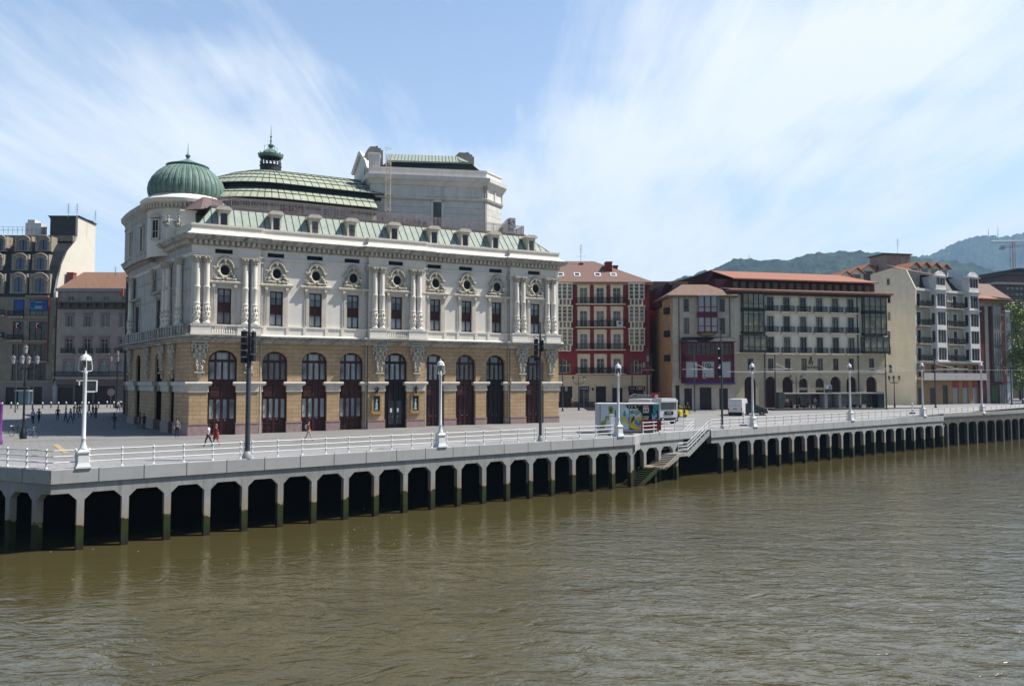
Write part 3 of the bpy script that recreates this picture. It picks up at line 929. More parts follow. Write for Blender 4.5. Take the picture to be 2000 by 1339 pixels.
# plan path of the curved west front, read at cornice height
def fl_pt(px, py, z=Z_COR):
    q = T.loc(P_z(px, py, z)); return (q.x, q.y)
FL = [fl_pt(237, 516), fl_pt(247, 509.5), fl_pt(264, 501), fl_pt(279, 493.5), fl_pt(306, 477.5), fl_pt(331, 465.5), fl_pt(347, 459)]
_in = []
for i, p in enumerate(FL):                           # the reading was taken on the cornice edge: step in to the wall face
    a = Vector(FL[max(0, i - 1)]); b = Vector(FL[min(len(FL) - 1, i + 1)]); d = (b - a).normalized()
    _in.append((p[0] - d.y * .88, p[1] + d.x * .88))
FL = _in
FL = [(FL[0][0] + 2.0, FL[0][1] + 9), (FL[0][0] + .3, FL[0][1] + 4)] + FL
FRONT = [(0, -PV)]
for a, b in pav:
    if a > .5: FRONT += [(a, 0), (a, -PV)]
    if b < LEN - .5: FRONT += [(b, -PV), (b, 0)]
FRONT.append((LEN, -PV))
BACK = [(LEN, 40)]
inset = .35
PATH = FL + FRONT + BACK
PATHI = [p for p in PATH]
t_ = T.root
def tb(mb, name, m, parent=None, **kw): return mb.build(name, m, parent or t_, **kw)

# core volume
mb = MB()
core = [(LEN - .7, .95), (LEN - .7, 40)] + [(-6, 44)] + [(p[0] + 3.0, p[1] + 1.6) for p in FL[1:-1]] + [(.5, .95)]
mb.prism(core, -1, 20.4); tb(mb, 'inner_core', CORE)

doors_px = [(405.5, 461.5), (512, 561), (589, 638.6), (663.5, 709), (749.4, 793), (828.6, 868), (890.4, 929), (949.7, 986.7), (1023.6, 1059)]
doors = [(tx(a), tx(b)) for a, b in doors_px]
win_px = [437, 539.5, 616, 689, 772.5, 849.8, 911, 969.7, 1042]
wins = [T.x(p, 600) for p in win_px]
WW, WZ0, WZ1 = 1.36, Z_PED + .05, 14.45
segs = []                                            # (x0, x1, y)
xs = [0] + [q for a, b in pav for q in (a, b) if 0.5 < q < LEN - .5] + [LEN]
for a, b in zip(xs[:-1], xs[1:]): segs.append((a, b, py_((a + b) / 2)))
lower, upper = MB(), MB()
for a, b, y in segs:
    dh = [(p, q, -1, Z_AR + (0 if y < 0 else -.05), 1.15) for p, q in doors if a < (p + q) / 2 < b]
    lower.wall(a, b, -1, Z_W1, dh, y, .62)
    wh = [(w - WW / 2, w + WW / 2, WZ0, WZ1) for w in wins if a < w < b]
    vh = [(w - .95, w + .75, 18.0, 18.45) for w in wins if a < w < b]
    upper.wall(a, b, Z_W1, Z_DEN, wh + vh, y, .45)
tb(lower, 'lower_wall', SAND); tb(upper, 'upper_wall', STONE)
for w in wins: mb = MB(); mb.box(w - .95, w + .75, .35 + py_(w), .45 + py_(w), 18.0, 18.45); tb(mb, 'frieze_opening', BLACKGL)
# end wall
mb = MB(); mb.box(LEN - .6, LEN, -PV + .45, 40, -1, Z_W1); tb(mb, 'side_wall', SAND)
mb = MB(); mb.box(LEN - .6, LEN - .01, -PV + .45, 40, Z_W1, Z_DEN); tb(mb, 'side_wall', STONE)

# piers: pink plinth and pale impost band between the doors
edges = []
cur = 0
for p, q in doors: edges.append((cur, p)); cur = q
edges.append((cur, LEN))
for a, b in edges:
    subs = []
    cutsx = [a] + [q for q in xs[1:-1] if a < q < b] + [b]
    pl, im = MB(), MB()
    for u, v in zip(cutsx[:-1], cutsx[1:]):
        y = py_((u + v) / 2)
        e0 = .10 if u == a and a > 0 else (0.0 if u != a else .12)
        e1 = .10 if v == b and b < LEN else (0.0 if v != b else .12)
        pl.box(u - e0 * .6, v + e1 * .6, y - .09, y + .5, -1, .72)
        pl.box(u - e0 * .9, v + e1 * .9, y - .13, y + .5, .72, .80)
        im.box(u - e0, v + e1, y - .10, y + .55, Z_IMP0, Z_IMP0 + .12)
        im.box(u - e0 * .7, v + e1 * .7, y - .07, y + .5, Z_IMP0 + .12, Z_IMP0 + .62)
        prof = [(-.3, Z_IMP0 + .62), (.12, Z_IMP0 + .62), (.26, Z_IMP0 + .72), (.30, Z_IMP0 + .88), (.24, Z_IMP1), (-.3, Z_IMP1)]
        im.sweep([(u - e0, y + .5), (u - e0, y), (v + e1, y), (v + e1, y + .5)] if e0 and e1 else ([(u - e0, y + .5), (u - e0, y), (v, y)] if e0 else ([(u, y), (v + e1, y), (v + e1, y + .5)] if e1 else [(u, y), (v, y)])), prof)
        im.box(u - e0 + .02, v + e1 - .02, y - .02, y + .6, Z_IMP0 + .6, Z_IMP1 - .02)
    tb(pl, 'plinth', PINK); tb(im, 'impost', BAND)
# voussoir line around each arch
for p, q in doors:
    mb = MB(); xc, hw = (p + q) / 2, (q - p) / 2; y = py_(xc)
    N = 14
    for r1, r2, yy in ((.02, .42, -.05),):
        for i in range(N):
            a0, a1 = math.pi * i / N + .012, math.pi * (i + 1) / N - .012
            c = [(xc - (hw + rr) * math.cos(a), Z_SP + (1.15 + rr) * math.sin(a)) for rr, a in ((r1, a0), (r1, a1), (r2, a1), (r2, a0))]
            mb.xprism(c, y + yy, y + .04)
    tb(mb, 'arch_stones', SAND)

def arch_pts(w, zs, rise, n=12, x0=0):
    return [(x0 + w / 2 * math.cos(math.pi * i / n), zs + rise * math.sin(math.pi * i / n)) for i in range(n + 1)]
def make_door(w, kind):
    fr = MB(); D = .52
    fr.xprism([(-w/2, -.9), (w/2, -.9)] + arch_pts(w, Z_SP, 1.12), D, D + .08)      # backing panel
    fb = .09
    for x in (-w/2 + .06, -w*.235, 0, w*.235, w/2 - .06): fr.box(x - fb, x + fb, D - .10, D, -.5, Z_SP + (0 if abs(x) > w*.3 else -.35))
    for x in (-w*.235, w*.235): fr.box(x - .09, x + .09, D - .12, D, Z_SP - .4, Z_SP + .92)
    fr.box(-w/2, w/2, D - .13, D, Z_SP - .02, Z_SP + .16)
    fr.box(-w/2, w/2, D - .16, D, 4.75, 4.95)
    for i in range(12):                                                              # arch frame
        c = arch_pts(w, Z_SP, 1.12); c2 = arch_pts(w - .26, Z_SP, .98)
        fr.xprism([c[i], c[i+1], c2[i+1], c2[i]], D - .12, D)
    fr.box(-w/2 + .05, w/2 - .05, D - .05, D, 3.3, 3.42); fr.box(-w/2, w/2, D - .10, D, 1.02, 1.12)
    if kind in ('glass', 'plain'):
        fr.box(-w*.40, -w*.10, D - .22, D, 3.55, 4.35); fr.box(-w*.44, -w*.06, D - .28, D, 4.35, 4.45); fr.box(-w*.42, -w*.08, D-.26, D, 3.45, 3.55)
        fr.tube((-w*.25, D - .2, 4.55), (-w*.25, D, 4.55), .16, .2, 10)
        fr.box(-w*.42, -w*.10, D - .12, D, .12, .22); fr.box(-w*.42, -w*.10, D - .14, D, .62, .72)
    m = {'glass': MAROON, 'plain': MAROON2, 'black': BLACKWOOD, 'open': BLACKWOOD}[kind]
    d = fr.build('door', m, t_)
    g = MB()
    zl = 5.25
    for a, b in ((-w/2 + .14, -w*.235 - .1), (-w*.235 + .1, -.09), (.09, w*.235 - .1), (w*.235 + .1, w/2 - .14)):
        g.box(a, b, D - .03, D - .01, zl, Z_SP - .08)
    g.box(-w*.235 + .1, w*.235 - .1, D - .03, D - .01, Z_SP + .2, Z_SP + .88)
    for sgn in (-1, 1):
        g.poly([(sgn * (w*.235 + .1), D - .02, Z_SP + .2), (sgn * (w/2 - .2), D - .02, Z_SP + .2), (sgn * (w/2 - .42), D - .02, Z_SP + .6), (sgn * (w*.235 + .1), D - .02, Z_SP + .78)])
    g.build('glazing', TGLASS, d)
    if kind == 'glass':
        g = MB()
        for a, b in ((-w/2 + .2, -w*.235 - .12), (-w*.235 + .14, -.12), (.12, w*.235 - .14), (w*.235 + .12, w/2 - .2)):
            g.box(a, b, D - .03, D - .01, 1.25, 3.2)
        g.build('glazing', TGLASS, d)
    if kind == 'open':
        g = MB(); g.box(-.75, -.12, D - .15, D - .11, .3, 2.9); g.box(.12, .75, D - .15, D - .11, .3, 2.9); g.build('door_leaf', DGLASS, d)
        g = MB()
        for x in (-.55, .25): g.box(x, x + .22, D - .17, D - .155, 1.6, 2.05)
        g.build('notice', SIGNTXT, d)
    if kind == 'plain':
        g = MB()
        for k in range(9): g.box(-w/2 + .2 + k * (w - .4) / 8 - .015, -w/2 + .2 + k * (w - .4) / 8 + .015, D - .03, D - .0, .8, 3.2)
        g.build('boarding', MAROON2, d)
    k = MB()
    for x in (-w*.12, w*.12): k.blob((x, D - .16, 1.1), .045)
    k.build('door_knob', CHROME, d, smooth=True)
    return d
protos = {}
for i, ((p, q), kind) in enumerate(zip(doors, ['glass', 'glass', 'glass', 'glass', 'open', 'plain', 'plain', 'black', 'plain'])):
    xc = (p + q) / 2; w = 2.62
    if kind not in protos: d = protos[kind] = make_door(w, kind)
    else: d = copy_tree(protos[kind], t_)
    d.location = (xc, py_(xc), 0); d.scale = ((q - p + .02) / w, 1, 1)
# two framed posters and small lamps beside the stage door
for i, pxx in enumerate((733.5, 809)):
    x = tx(pxx); y = -PV
    mb = MB()
    for a, b, c, d_ in ((-.55, -.36, 1.75, 3.55), (.36, .55, 1.75, 3.55), (-.62, .62, 1.55, 1.78), (-.62, .62, 3.45, 3.68)): mb.box(x + a, x + b, y - .16, y, c, d_)
    mb.box(x - .45, x + .45, y - .2, y, 1.45, 1.56); mb.box(x - .25, x + .25, y - .18, y, 3.68, 3.85)
    fr = tb(mb, 'poster_frame', mat('gilt_poster_frame', (.42, .27, .11), .6, .2, 4))
    mb = MB(); mb.box(x - .36, x + .36, y - .05, y - .02, 1.8, 3.45); tb(mb, 'poster', SLATE, fr)
    mb = MB(); mb.blob((x, y - .07, 2.35), (.13, .02, .5)); mb.blob((x + .02, y - .07, 2.95), (.09, .02, .12)); mb.blob((x, y - .07, 1.98), (.22, .02, .1))
    tb(mb, 'poster_picture', mat('pale_blue_print' if i == 0 else 'pale_print', (.35, .50, .60), .5, .5, 9), fr)
    mb = MB()
    for k in range(12):
        a = rnd.uniform(0, 6.28); mb.blob((x + .3 * math.cos(a) * rnd.random(), y - .3, 4.1 + .3 * math.sin(a)), (.07, .07, .14))
    mb.tube((x, y, 4.0), (x, y - .35, 4.1), .03); mb.path([(x-.3, y-.3, 4.3), (x, y-.32, 3.85), (x+.3, y-.3, 4.35)], .025)
    tb(mb, 'wall_lantern', IRON)

# mouldings that run right round: balcony slab, pedestal band, architrave, cornice, attic
def run(name, prof, m, path=None, **kw):
    mb = MB(); mb.sweep(path or PATH, prof); return tb(mb, name, m, **kw)
BAL = [(p[0], p[1]) for p in PATH]
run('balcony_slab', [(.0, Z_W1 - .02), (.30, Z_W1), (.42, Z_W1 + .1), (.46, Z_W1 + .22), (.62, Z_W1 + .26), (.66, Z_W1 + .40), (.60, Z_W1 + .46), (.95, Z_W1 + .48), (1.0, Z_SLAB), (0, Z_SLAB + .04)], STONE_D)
mb = MB(); mb.sweep(PATH, [(0, Z_SLAB), (.50, Z_SLAB + .02), (.50, Z_SLAB + .12), (.30, Z_SLAB + .22), (0, Z_SLAB + .24)])
tb(mb, 'balcony_kerb', STONE)
run('architrave', [(0, Z_ARC - .0), (.10, Z_ARC + .02), (.10, Z_ARC + .16), (.2, Z_ARC + .2), (.2, Z_ARC + .28), (0, Z_ARC + .3)], STONE)
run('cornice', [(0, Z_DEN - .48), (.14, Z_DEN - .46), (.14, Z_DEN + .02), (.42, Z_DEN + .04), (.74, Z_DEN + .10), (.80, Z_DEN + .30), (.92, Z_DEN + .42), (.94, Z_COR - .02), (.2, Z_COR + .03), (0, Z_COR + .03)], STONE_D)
run('attic_parapet', [(.62, Z_COR + .02), (.60, Z_COR + .10), (.22, Z_COR + .30), (.10, Z_COR + .55), (.08, Z_ATT - .22), (.18, Z_ATT - .14), (.18, Z_ATT), (-.45, Z_ATT), (-.45, 19)], STONE)
# dentils
def along(path, step, fn, z=0):
    s = 0.0
    for a, b in zip(path[:-1], path[1:]):
        L = math.hypot(b[0]-a[0], b[1]-a[1]); d = ((b[0]-a[0]) / L, (b[1]-a[1]) / L); nn = (d[1], -d[0])
        k = max(1, int(round(L / step)))
        for i in range(k):
            t = (i + .5) / k
            fn(a[0] + (b[0]-a[0]) * t, a[1] + (b[1]-a[1]) * t, d, nn, L / k)
mb = MB()
def dent(x, y, d, n, st):
    w = st * .27
    pts = [(x - d[0]*w + n[0]*.14, y - d[1]*w + n[1]*.14), (x + d[0]*w + n[0]*.14, y + d[1]*w + n[1]*.14), (x + d[0]*w + n[0]*.44, y + d[1]*w + n[1]*.44), (x - d[0]*w + n[0]*.44, y - d[1]*w + n[1]*.44)]
    mb.prism(pts, Z_DEN - .34, Z_DEN + .035)
along([p for p in PATH[:-1]], .52, dent)
tb(mb, 'dentil_course', BAND)

# pedestal zone: plain blind pedestals in the sections, balustrades in the pavilions
for a, b, y in segs:
    if y == 0:
        mb = MB(); mb.box(a, b, -.22, 0, Z_SLAB + .2, Z_PED - .12); mb.box(a, b, -.30, 0, Z_PED - .14, Z_PED)
        for w in wins:
            if a < w < b:
                for sx in (-1, 1):
                    q = w + sx * 1.15
                    mb.box(q - .16, q + .16, -.30, -.2, Z_SLAB + .2, Z_PED - .12)
        tb(mb, 'pedestal_band', STONE)
    else:
        w = [w for w in wins if a < w < b][0]
        lo, hi = w - 1.25, w + 1.25
        for u, v in ((a, lo), (hi, b)):
            mb = MB(); mb.box(u + .0, v, y - .62, y, Z_SLAB + .2, Z_PED - .14); mb.box(u - .04, v + .04, y - .68, y, Z_PED - .14, Z_PED); mb.box(u - .05, v + .05, y - .72, y, Z_SLAB + .04, Z_SLAB + .3)
            tb(mb, 'column_pedestal', STONE)
        mb = MB(); mb.box(lo, hi, y - .62, y - .38, Z_PED - .16, Z_PED - .02); mb.box(lo, hi, y - .62, y - .38, Z_SLAB + .1, Z_SLAB + .22)
        n = 11
        for i in range(n):
            x = lo + (hi - lo) * (i + .5) / n
            mb.lathe(x, y - .5, [(.05, Z_SLAB + .2), (.09, Z_SLAB + .4), (.05, Z_SLAB + .65), (.07, Z_PED - .15)], 8)
        tb(mb, 'balustrade', STONE)
        # panelled recess behind the columns
# columns
def make_column(h=Z_ARC - Z_PED - .0):
    z0 = 0.0; mb = MB()
    mb.box(-.36, .36, -.36, .36, 0, .12)
    P = [(.36, .12), (.38, .2), (.31, .3), (.30, .42), (.36, .55), (.40, 1.0), (.37, 1.4), (.33, 1.75), (.31, 1.95), (.35, 2.0), (.35, 2.1), (.30, 2.14), (.29, 3.6), (.33, 3.65), (.33, 3.78), (.27, 3.82), (.255, h - .85), (.29, h - .82), (.27, h - .74)]
    mb.lathe(0, 0, P, 18)
    c = mb.build('column', STONE, t_, smooth=True)
    cp = MB(); cp.lathe(0, 0, [(.26, h - .74), (.30, h - .5), (.42, h - .18), (.44, h - .12)], 14); cp.box(-.44, .44, -.44, .44, h - .12, h)
    for k in range(8):
        a = k * math.pi / 4; cp.blob((.33 * math.cos(a), .33 * math.sin(a), h - .50), (.11, .11, .15), 6, 4)
        cp.blob((.43 * math.cos(a + .39), .43 * math.sin(a + .39), h - .24), (.11, .11, .12), 6, 4)
    cp.build('capital', CARVED, c, smooth=True)
    cr = MB(); r2 = random.Random(2)
    for k in range(10):
        a = k * 2 * math.pi / 10
        cr.blob((.36 * math.cos(a), .36 * math.sin(a), 1.55), (.08, .08, .22), 6, 4)
        cr.blob((.38 * math.cos(a + .3), .38 * math.sin(a + .3), 1.05 + .1 * (k % 2)), (.10, .10, .13), 6, 4)
        cr.blob((.35 * math.cos(a), .35 * math.sin(a), .62), (.08, .08, .10), 6, 4)
    cr.build('carved_drum', CARVED, c, smooth=True)
    return c
colp = make_column()
first = True
col_px = [384, 403, 478.5, 496.5, 732, 746, 806.5, 818.8, 1009.5, 1022, 1069, 1080.5]
for p in col_px:
    x = T.x(p, 600, -PV - .34)
    o = colp if first else copy_tree(colp, t_); first = False
    o.location = (x, -PV - .34, Z_PED)
# entablature block over each column pair (architrave breaks forward)
# windows
def make_window():
    w, h = WW, WZ1 - WZ0; D = .30
    f = MB(); f.box(-w/2, w/2, D + .02, D + .12, 0, h)
    for x in (-w/2 + .05, 0, w/2 - .05): f.box(x - .06, x + .06, D - .08, D + .02, 0, h)
    for z in (.05, h * .355, h * .585, h - .06): f.box(-w/2, w/2, D - .09, D + .02, z - .06, z + .06)
    f.box(-w/2, w/2, D - .05, D + .02, h * .355, h * .585)
    o = f.build('window', MAROON, t_)
    for a, b in ((.06, h * .34), (h * .60, h - .1)):
        g = MB()
        for x in (-w/2 + .12, .07): g.box(x, x + w/2 - .19, D - .02, D, a + .06, b - .02)
        g.build('pane', TGLASS, o)
    g = MB()
    for k in range(9): g.box(-w/2 + .1 + k * .145, -w/2 + .12 + k * .145, D - .12, D - .10, h * .585, h * .585 + .75)
    g.box(-w/2 + .08, w/2 - .08, D - .13, D - .10, h * .585 + .75, h * .585 + .79)
    g.build('guard_rail', IRON, o)
    return o
wp = make_window()
def make_surround():
    s = MB(); w = WW
    for sx in (-1, 1):
        s.box(sx * (w/2 + .16) - .16, sx * (w/2 + .16) + .16, -.14, 0, -.05, 3.75)
        s.box(sx * (w/2 + .40) - .09, sx * (w/2 + .40) + .09, -.10, 0, -.05, 4.0)
        s.box(sx * (w/2 + .26) - .22, sx * (w/2 + .26) + .22, -.2, 0, -.12, .12)
        for k, (dy, z) in enumerate(((.20, 3.55), (.28, 3.75), (.38, 3.95))): s.box(sx * (w/2 + .36) - .14, sx * (w/2 + .36) + .14, -dy, 0, z - .2, z + .12)
    s.box(-w/2 - .3, w/2 + .3, -.16, 0, 3.72, 4.05)
    s.sweep([(-w/2 - .62, 0), (-w/2 - .62, -.08), (w/2 + .62, -.08), (w/2 + .62, 0)], [(0, 4.05), (.22, 4.07), (.34, 4.16), (.36, 4.30), (.30, 4.36), (0, 4.42)])
    s.box(-w/2 - .6, w/2 + .6, -.3, 0, 4.08, 4.40)
    return s.build('window_surround', BAND, t_)
def make_oculus(var):
    o = MB(); zc = 5.48; r2 = random.Random(10 + var)
    o.torus((0, -.10, zc), .66, .17, n=24, k=8)
    hood = [(-1.12, zc + .12), (-.92, zc + .30), (-.86, zc + .58), (-.62, zc + .86), (-.34, zc + 1.12), (.34, zc + 1.12), (.62, zc + .86), (.86, zc + .58), (.92, zc + .30), (1.12, zc + .12)]
    o.path([(x, -.26, z) for x, z in hood], .085, 7); o.path([(x * .93, -.14, z - .03) for x, z in hood], .14, 7)
    o.xprism([(x * .95, z) for x, z in hood] + [(.9, zc - .8), (-.9, zc - .8)], -.07, 0)
    for sx in (-1, 1):
        o.blob((sx * 1.12, -.16, zc + .26), (.25, .2, .12), 8, 5)
        o.blob((sx * .62, -.10, zc + .95), (.16, .12, .16), 8, 5)
        for k in range(8):
            o.blob((sx * (.72 + .11 * k * .5 + r2.uniform(-.06, .06)), -.16 - r2.random() * .12, zc - .15 - .09 * k + r2.uniform(-.05, .05)), (.17, .15, .15), 7, 5)
        for k in range(5):
            o.blob((sx * (.25 + .22 * k), -.20 - r2.random() * .08, zc - .86 + r2.uniform(-.04, .06)), (.17, .15, .15), 7, 5)
        o.torus((sx * 1.18, -.14, zc - .66), .17, .08, n=10, k=5)
        o.box(sx * .95 - .3, sx * .95 + .3, -.20, 0, zc - 1.06, zc - .72)
    o.box(-.9, .9, -.16, 0, zc - 1.06, zc - .7)
    o.blob((0, -.16, zc + 1.18), (.30, .2, .22), 8, 5); o.blob((0, -.22, zc + .92), (.16, .14, .2), 8, 5)
    for k in range(5): o.blob((-.3 + .15 * k, -.18, zc + 1.36 - abs(k - 2) * .05), (.09, .1, .12), 6, 4)
    a = o.build('oculus_frame', CARVED, t_, smooth=True)
    g = MB(); g.tube((0, -.10, zc), (0, -.02, zc), .60, .60, 24); g.build('round_pane', BLACKGL, a)
    return a
sp = make_surround(); oc = [make_oculus(0), make_oculus(1)]
for i, w in enumerate(wins):
    y = py_(w)
    o = wp if i == 0 else copy_tree(wp, t_); o.location = (w, y, WZ0)
    o = sp if i == 0 else copy_tree(sp, t_); o.location = (w, y, WZ0)
    o = oc[i] if i < 2 else copy_tree(oc[i % 2], t_); o.location = (w, y, WZ0 - .22); o.scale = (.88, 1.15, 1.04)
# carved herm brackets under the balcony
def make_herm():
    h = MB(); r2 = random.Random(5)
    h.xprism([(-.62, 3.0), (.62, 3.0), (.5, 2.5), (.42, 2.0), (.36, .9), (.30, .25), (-.30, .25), (-.36, .9), (-.42, 2.0), (-.5, 2.5)], -.22, 0)
    h.box(-.48, .48, -.42, 0, .0, .16); h.blob((0, -.1, -.25), (.25, .18, .35)); h.box(-.75, .75, -.55, 0, 3.05, 3.2)
    for sx in (-1, 1):
        h.torus((sx * .55, -.28, 2.75), .20, .10, n=12, k=6); h.blob((sx * .32, -.33, 2.25), (.17, .2, .35)); h.blob((sx * .50, -.30, 1.75), (.14, .16, .30))
        h.blob((sx * .28, -.25, 1.2), (.13, .16, .45)); h.blob((sx * .22, -.22, .55), (.13, .14, .40)); h.blob((sx * .7, -.2, 2.3), (.10, .12, .2))
    h.blob((0, -.42, 2.52), (.20, .22, .26)); h.blob((0, -.3, 1.9), (.2, .16, .35)); h.blob((0, -.34, 2.85), (.3, .2, .14))
    for k in range(16): h.blob((r2.uniform(-.45, .45), -.26 - r2.random() * .12, r2.uniform(.4, 2.9)), (.08, .1, .12), 6, 4)
    return h.build('carved_bracket', CARVED, t_, smooth=True)
hp = make_herm(); first = True
for p in (389, 484.5, 738.5, 811.5, 1015.5, 1072.5):
    o = hp if first else copy_tree(hp, t_); first = False
    o.location = (T.x(p, 700), -PV, 5.85)
# drainpipes
for p in (505.5, 716.2, 828, 994):
    x = tx(p); mb = MB(); mb.tube((x + (.12 if p in (505.5, 828) else -.12), -.16, -.4), (x + (.12 if p in (505.5, 828) else -.12), -.16, 18.2), .09, n=10)
    xx = x + (.12 if p in (505.5, 828) else -.12)
    mb.box(xx - .2, xx + .2, -.36, -.02, 17.2, 17.7)
    for z in (2, 6, 12, 15): mb.tube((xx, -.16, z), (xx, -.16, z + .12), .12, n=10)
    tb(mb, 'drainpipe', PIPE)

# mansard roof with standing seams and dormers
MY0, MY1 = .35, 2.75
mb = MB()
x0m, x1m = .45, LEN - .3
xt0, xt1 = 2.1, LEN - 3.0
z0m = Z_ATT - .1
mb.poly([(x0m, MY0, z0m), (x1m, MY0, z0m), (xt1, MY1, Z_TER - .15), (xt0, MY1, Z_TER - .15)])
mb.poly([(x1m, MY0, z0m), (x1m, 38, z0m), (xt1, 38, Z_TER - .15), (xt1, MY1, Z_TER - .15)])
mb.poly([(x0m, MY0, z0m), (xt0, MY1, Z_TER - .15), (xt0, 5.5, Z_TER - .15), (x0m, 5.5, z0m)])
roofm = tb(mb, 'mansard_roof', COPPER)
mb = MB(); n = int((x1m - x0m) / .74)
for i in range(n + 1):
    t = i / n; xb = x0m + (x1m - x0m) * t; xtt = max(xt0, min(xt1, xb))
    k = 1.0
    if xb < xt0: k = (xb - x0m) / (xt0 - x0m)
    if xb > xt1: k = (x1m - xb) / (x1m - xt1)
    mb.tube((xb, MY0 - .01, z0m + .02), (xb, MY0 + (MY1 - MY0) * k, z0m + (Z_TER - .15 - z0m) * k + .02), .042, n=4)
for i in range(14):
    y = .6 + i * .65; k = min(1, (y - MY0) / (MY1 - MY0))
    mb.tube((x1m, y, z0m), (x1m - (x1m - xt1) * k, y, z0m + (Z_TER - .15 - z0m) * k), .026, n=4)
mb.tube((x1m, MY0, z0m), (xt1, MY1, Z_TER - .15), .05, n=5); mb.tube((x0m, MY0, z0m), (xt0, MY1, Z_TER - .15), .05, n=5)
tb(mb, 'roof_seams', SEAM, roofm)
def make_dormer():
    d = MB(); w = 1.0
    d.wall(-w/2, w/2, 0, 1.75, [(-.33, .33, .12, 1.42)], 0, .12)
    d.box(-w/2, -w/2 + .12, .12, 2.6, 0, 1.75); d.box(w/2 - .12, w/2, .12, 2.6, 0, 1.75)
    d.xprism([(-w/2 - .22, 1.72), (w/2 + .22, 1.72), (w/2 + .24, 1.88), (w/2 - .05, 2.06), (-w/2 + .05, 2.06), (-w/2 - .24, 1.88)], -.18, 2.7)
    o = d.build('dormer', BAND, t_)
    g = MB(); g.box(-.33, .33, .10, .14, .12, 1.42); g.build('pane', DGLASS, o)
    g = MB(); g.box(-.02, .02, .06, .10, .12, 1.42); g.box(-.33, .33, .06, .10, .75, .79); g.build('glazing_bar', MAROON, o)
    return o
dp = make_dormer(); first = True
for p in (437, 539.6, 615, 687, 770, 848, 908.5, 967.5, 1037.5):
    x = T.x(p, 450, .5); o = dp if first else copy_tree(dp, t_); first = False
    o.location = (x, .42, Z_ATT - .12); o.scale = (1.02, 1, 1.08)
# roof terrace, its edge and railing
mb = MB()
terr = [(xt0 - .15, MY1 - .12), (LEN - 2.9, MY1 - .12), (LEN - 2.9, 38), (-2, 38), (-4, 14), (1.2, 5.5)]
mb.prism(terr, Z_TER - .35, Z_TER); tb(mb, 'roof_terrace', mat('terrace_asphalt', (.15, .125, .115), .85, .2, 1))
rl = MB(); x = xt0; YR = MY1 + .1; XE = LEN - 3.15
pts = [(xt0, YR), (XE, YR), (XE, YR + 6)]
for a, b in zip(pts[:-1], pts[1:]):
    L = math.hypot(b[0]-a[0], b[1]-a[1]); n = int(L / .16)
    for i in range(n + 1):
        t = i / n; X, Y = a[0] + (b[0]-a[0]) * t, a[1] + (b[1]-a[1]) * t
        big = i % 12 == 0
        r_ = .035 if big else .020
        rl.box(X - r_, X + r_, Y - r_, Y + r_, Z_TER, Z_TER + 1.12)
    for z in (.12, .95, 1.12):
        rl.tube((a[0], a[1], Z_TER + z), (b[0], b[1], Z_TER + z), .022, n=5)
    for i in range(int(L / 1.9)):
        t = (i + .5) * 1.9 / L; X, Y = a[0] + (b[0]-a[0]) * t, a[1] + (b[1]-a[1]) * t
        dx, dy = (b[0]-a[0]) / L, (b[1]-a[1]) / L
        rl.tube((X - dx * .35, Y - dy * .35, Z_TER + .12), (X + dx * .35, Y + dy * .35, Z_TER + .95), .014, n=4); rl.tube((X + dx * .35, Y + dy * .35, Z_TER + .12), (X - dx * .35, Y - dy * .35, Z_TER + .95), .014, n=4)
tb(rl, 'terrace_railing', MAUVE)

# auditorium roof: rounded at the west end, two tiers and a lantern
CX, CY = 10.2, 17.2
XR = 30.0
XLOW = T.x(738, 405, 5.6)
def stadium(rr, n=16, xr=XR):
    if rr > 9.36 and rr != 9.4 and rr != 9.85: xr = XLOW
    pts = [(xr, CY - rr)]
    pts += [(CX + rr * math.cos(a), CY + rr * math.sin(a)) for a in [(-math.pi / 2 - math.pi * i / n) for i in range(n + 1)]]
    pts += [(xr, CY + rr)]
    return pts
def tier(name, prof, m, parent=None, n=20):
    mb = MB(); rings = [stadium(r, n) for r, z in prof]; k = len(rings[0]); vs = []; fs = []
    for (r, z), ring in zip(prof, rings): vs += [(p[0], p[1], z) for p in ring]
    for j in range(len(prof) - 1):
        for i in range(k - 1): fs.append((j*k+i, j*k+i+1, (j+1)*k+i+1, (j+1)*k+i))
    mb.add(vs, fs); return tb(mb, name, m, parent)
E1, E2 = 25.55, 27.75
tier('upper_storey_wall', [(11.0, Z_TER - .1), (11.0, E1 - .35)], TAN)
tier('eaves_band', [(11.0, E1 - .36), (11.6, E1 - .34), (11.7, E1 - .20), (11.2, E1 - .18)], TAN)
tier('lower_band', [(11.2, E1 - .75), (11.22, E1)], SHADEBAND)
tr1 = tier('lower_roof_tier', [(11.75, E1), (11.2, E1 + .50), (10.3, E1 + 1.15), (9.45, E1 + 1.65)], COPPER2)
tier('clerestory_band', [(9.4, E1 + 1.5), (9.4, E2 + .05)], SHADEBAND)
tprof = [(9.85, E2), (9.2, E2 + .50), (8.1, E2 + 1.2), (6.6, E2 + 1.95), (4.6, E2 + 2.75), (2.2, E2 + 3.45), (.6, E2 + 3.75), (0.01, E2 + 3.8)]
tr2 = tier('upper_roof_tier', tprof, COPPER2)
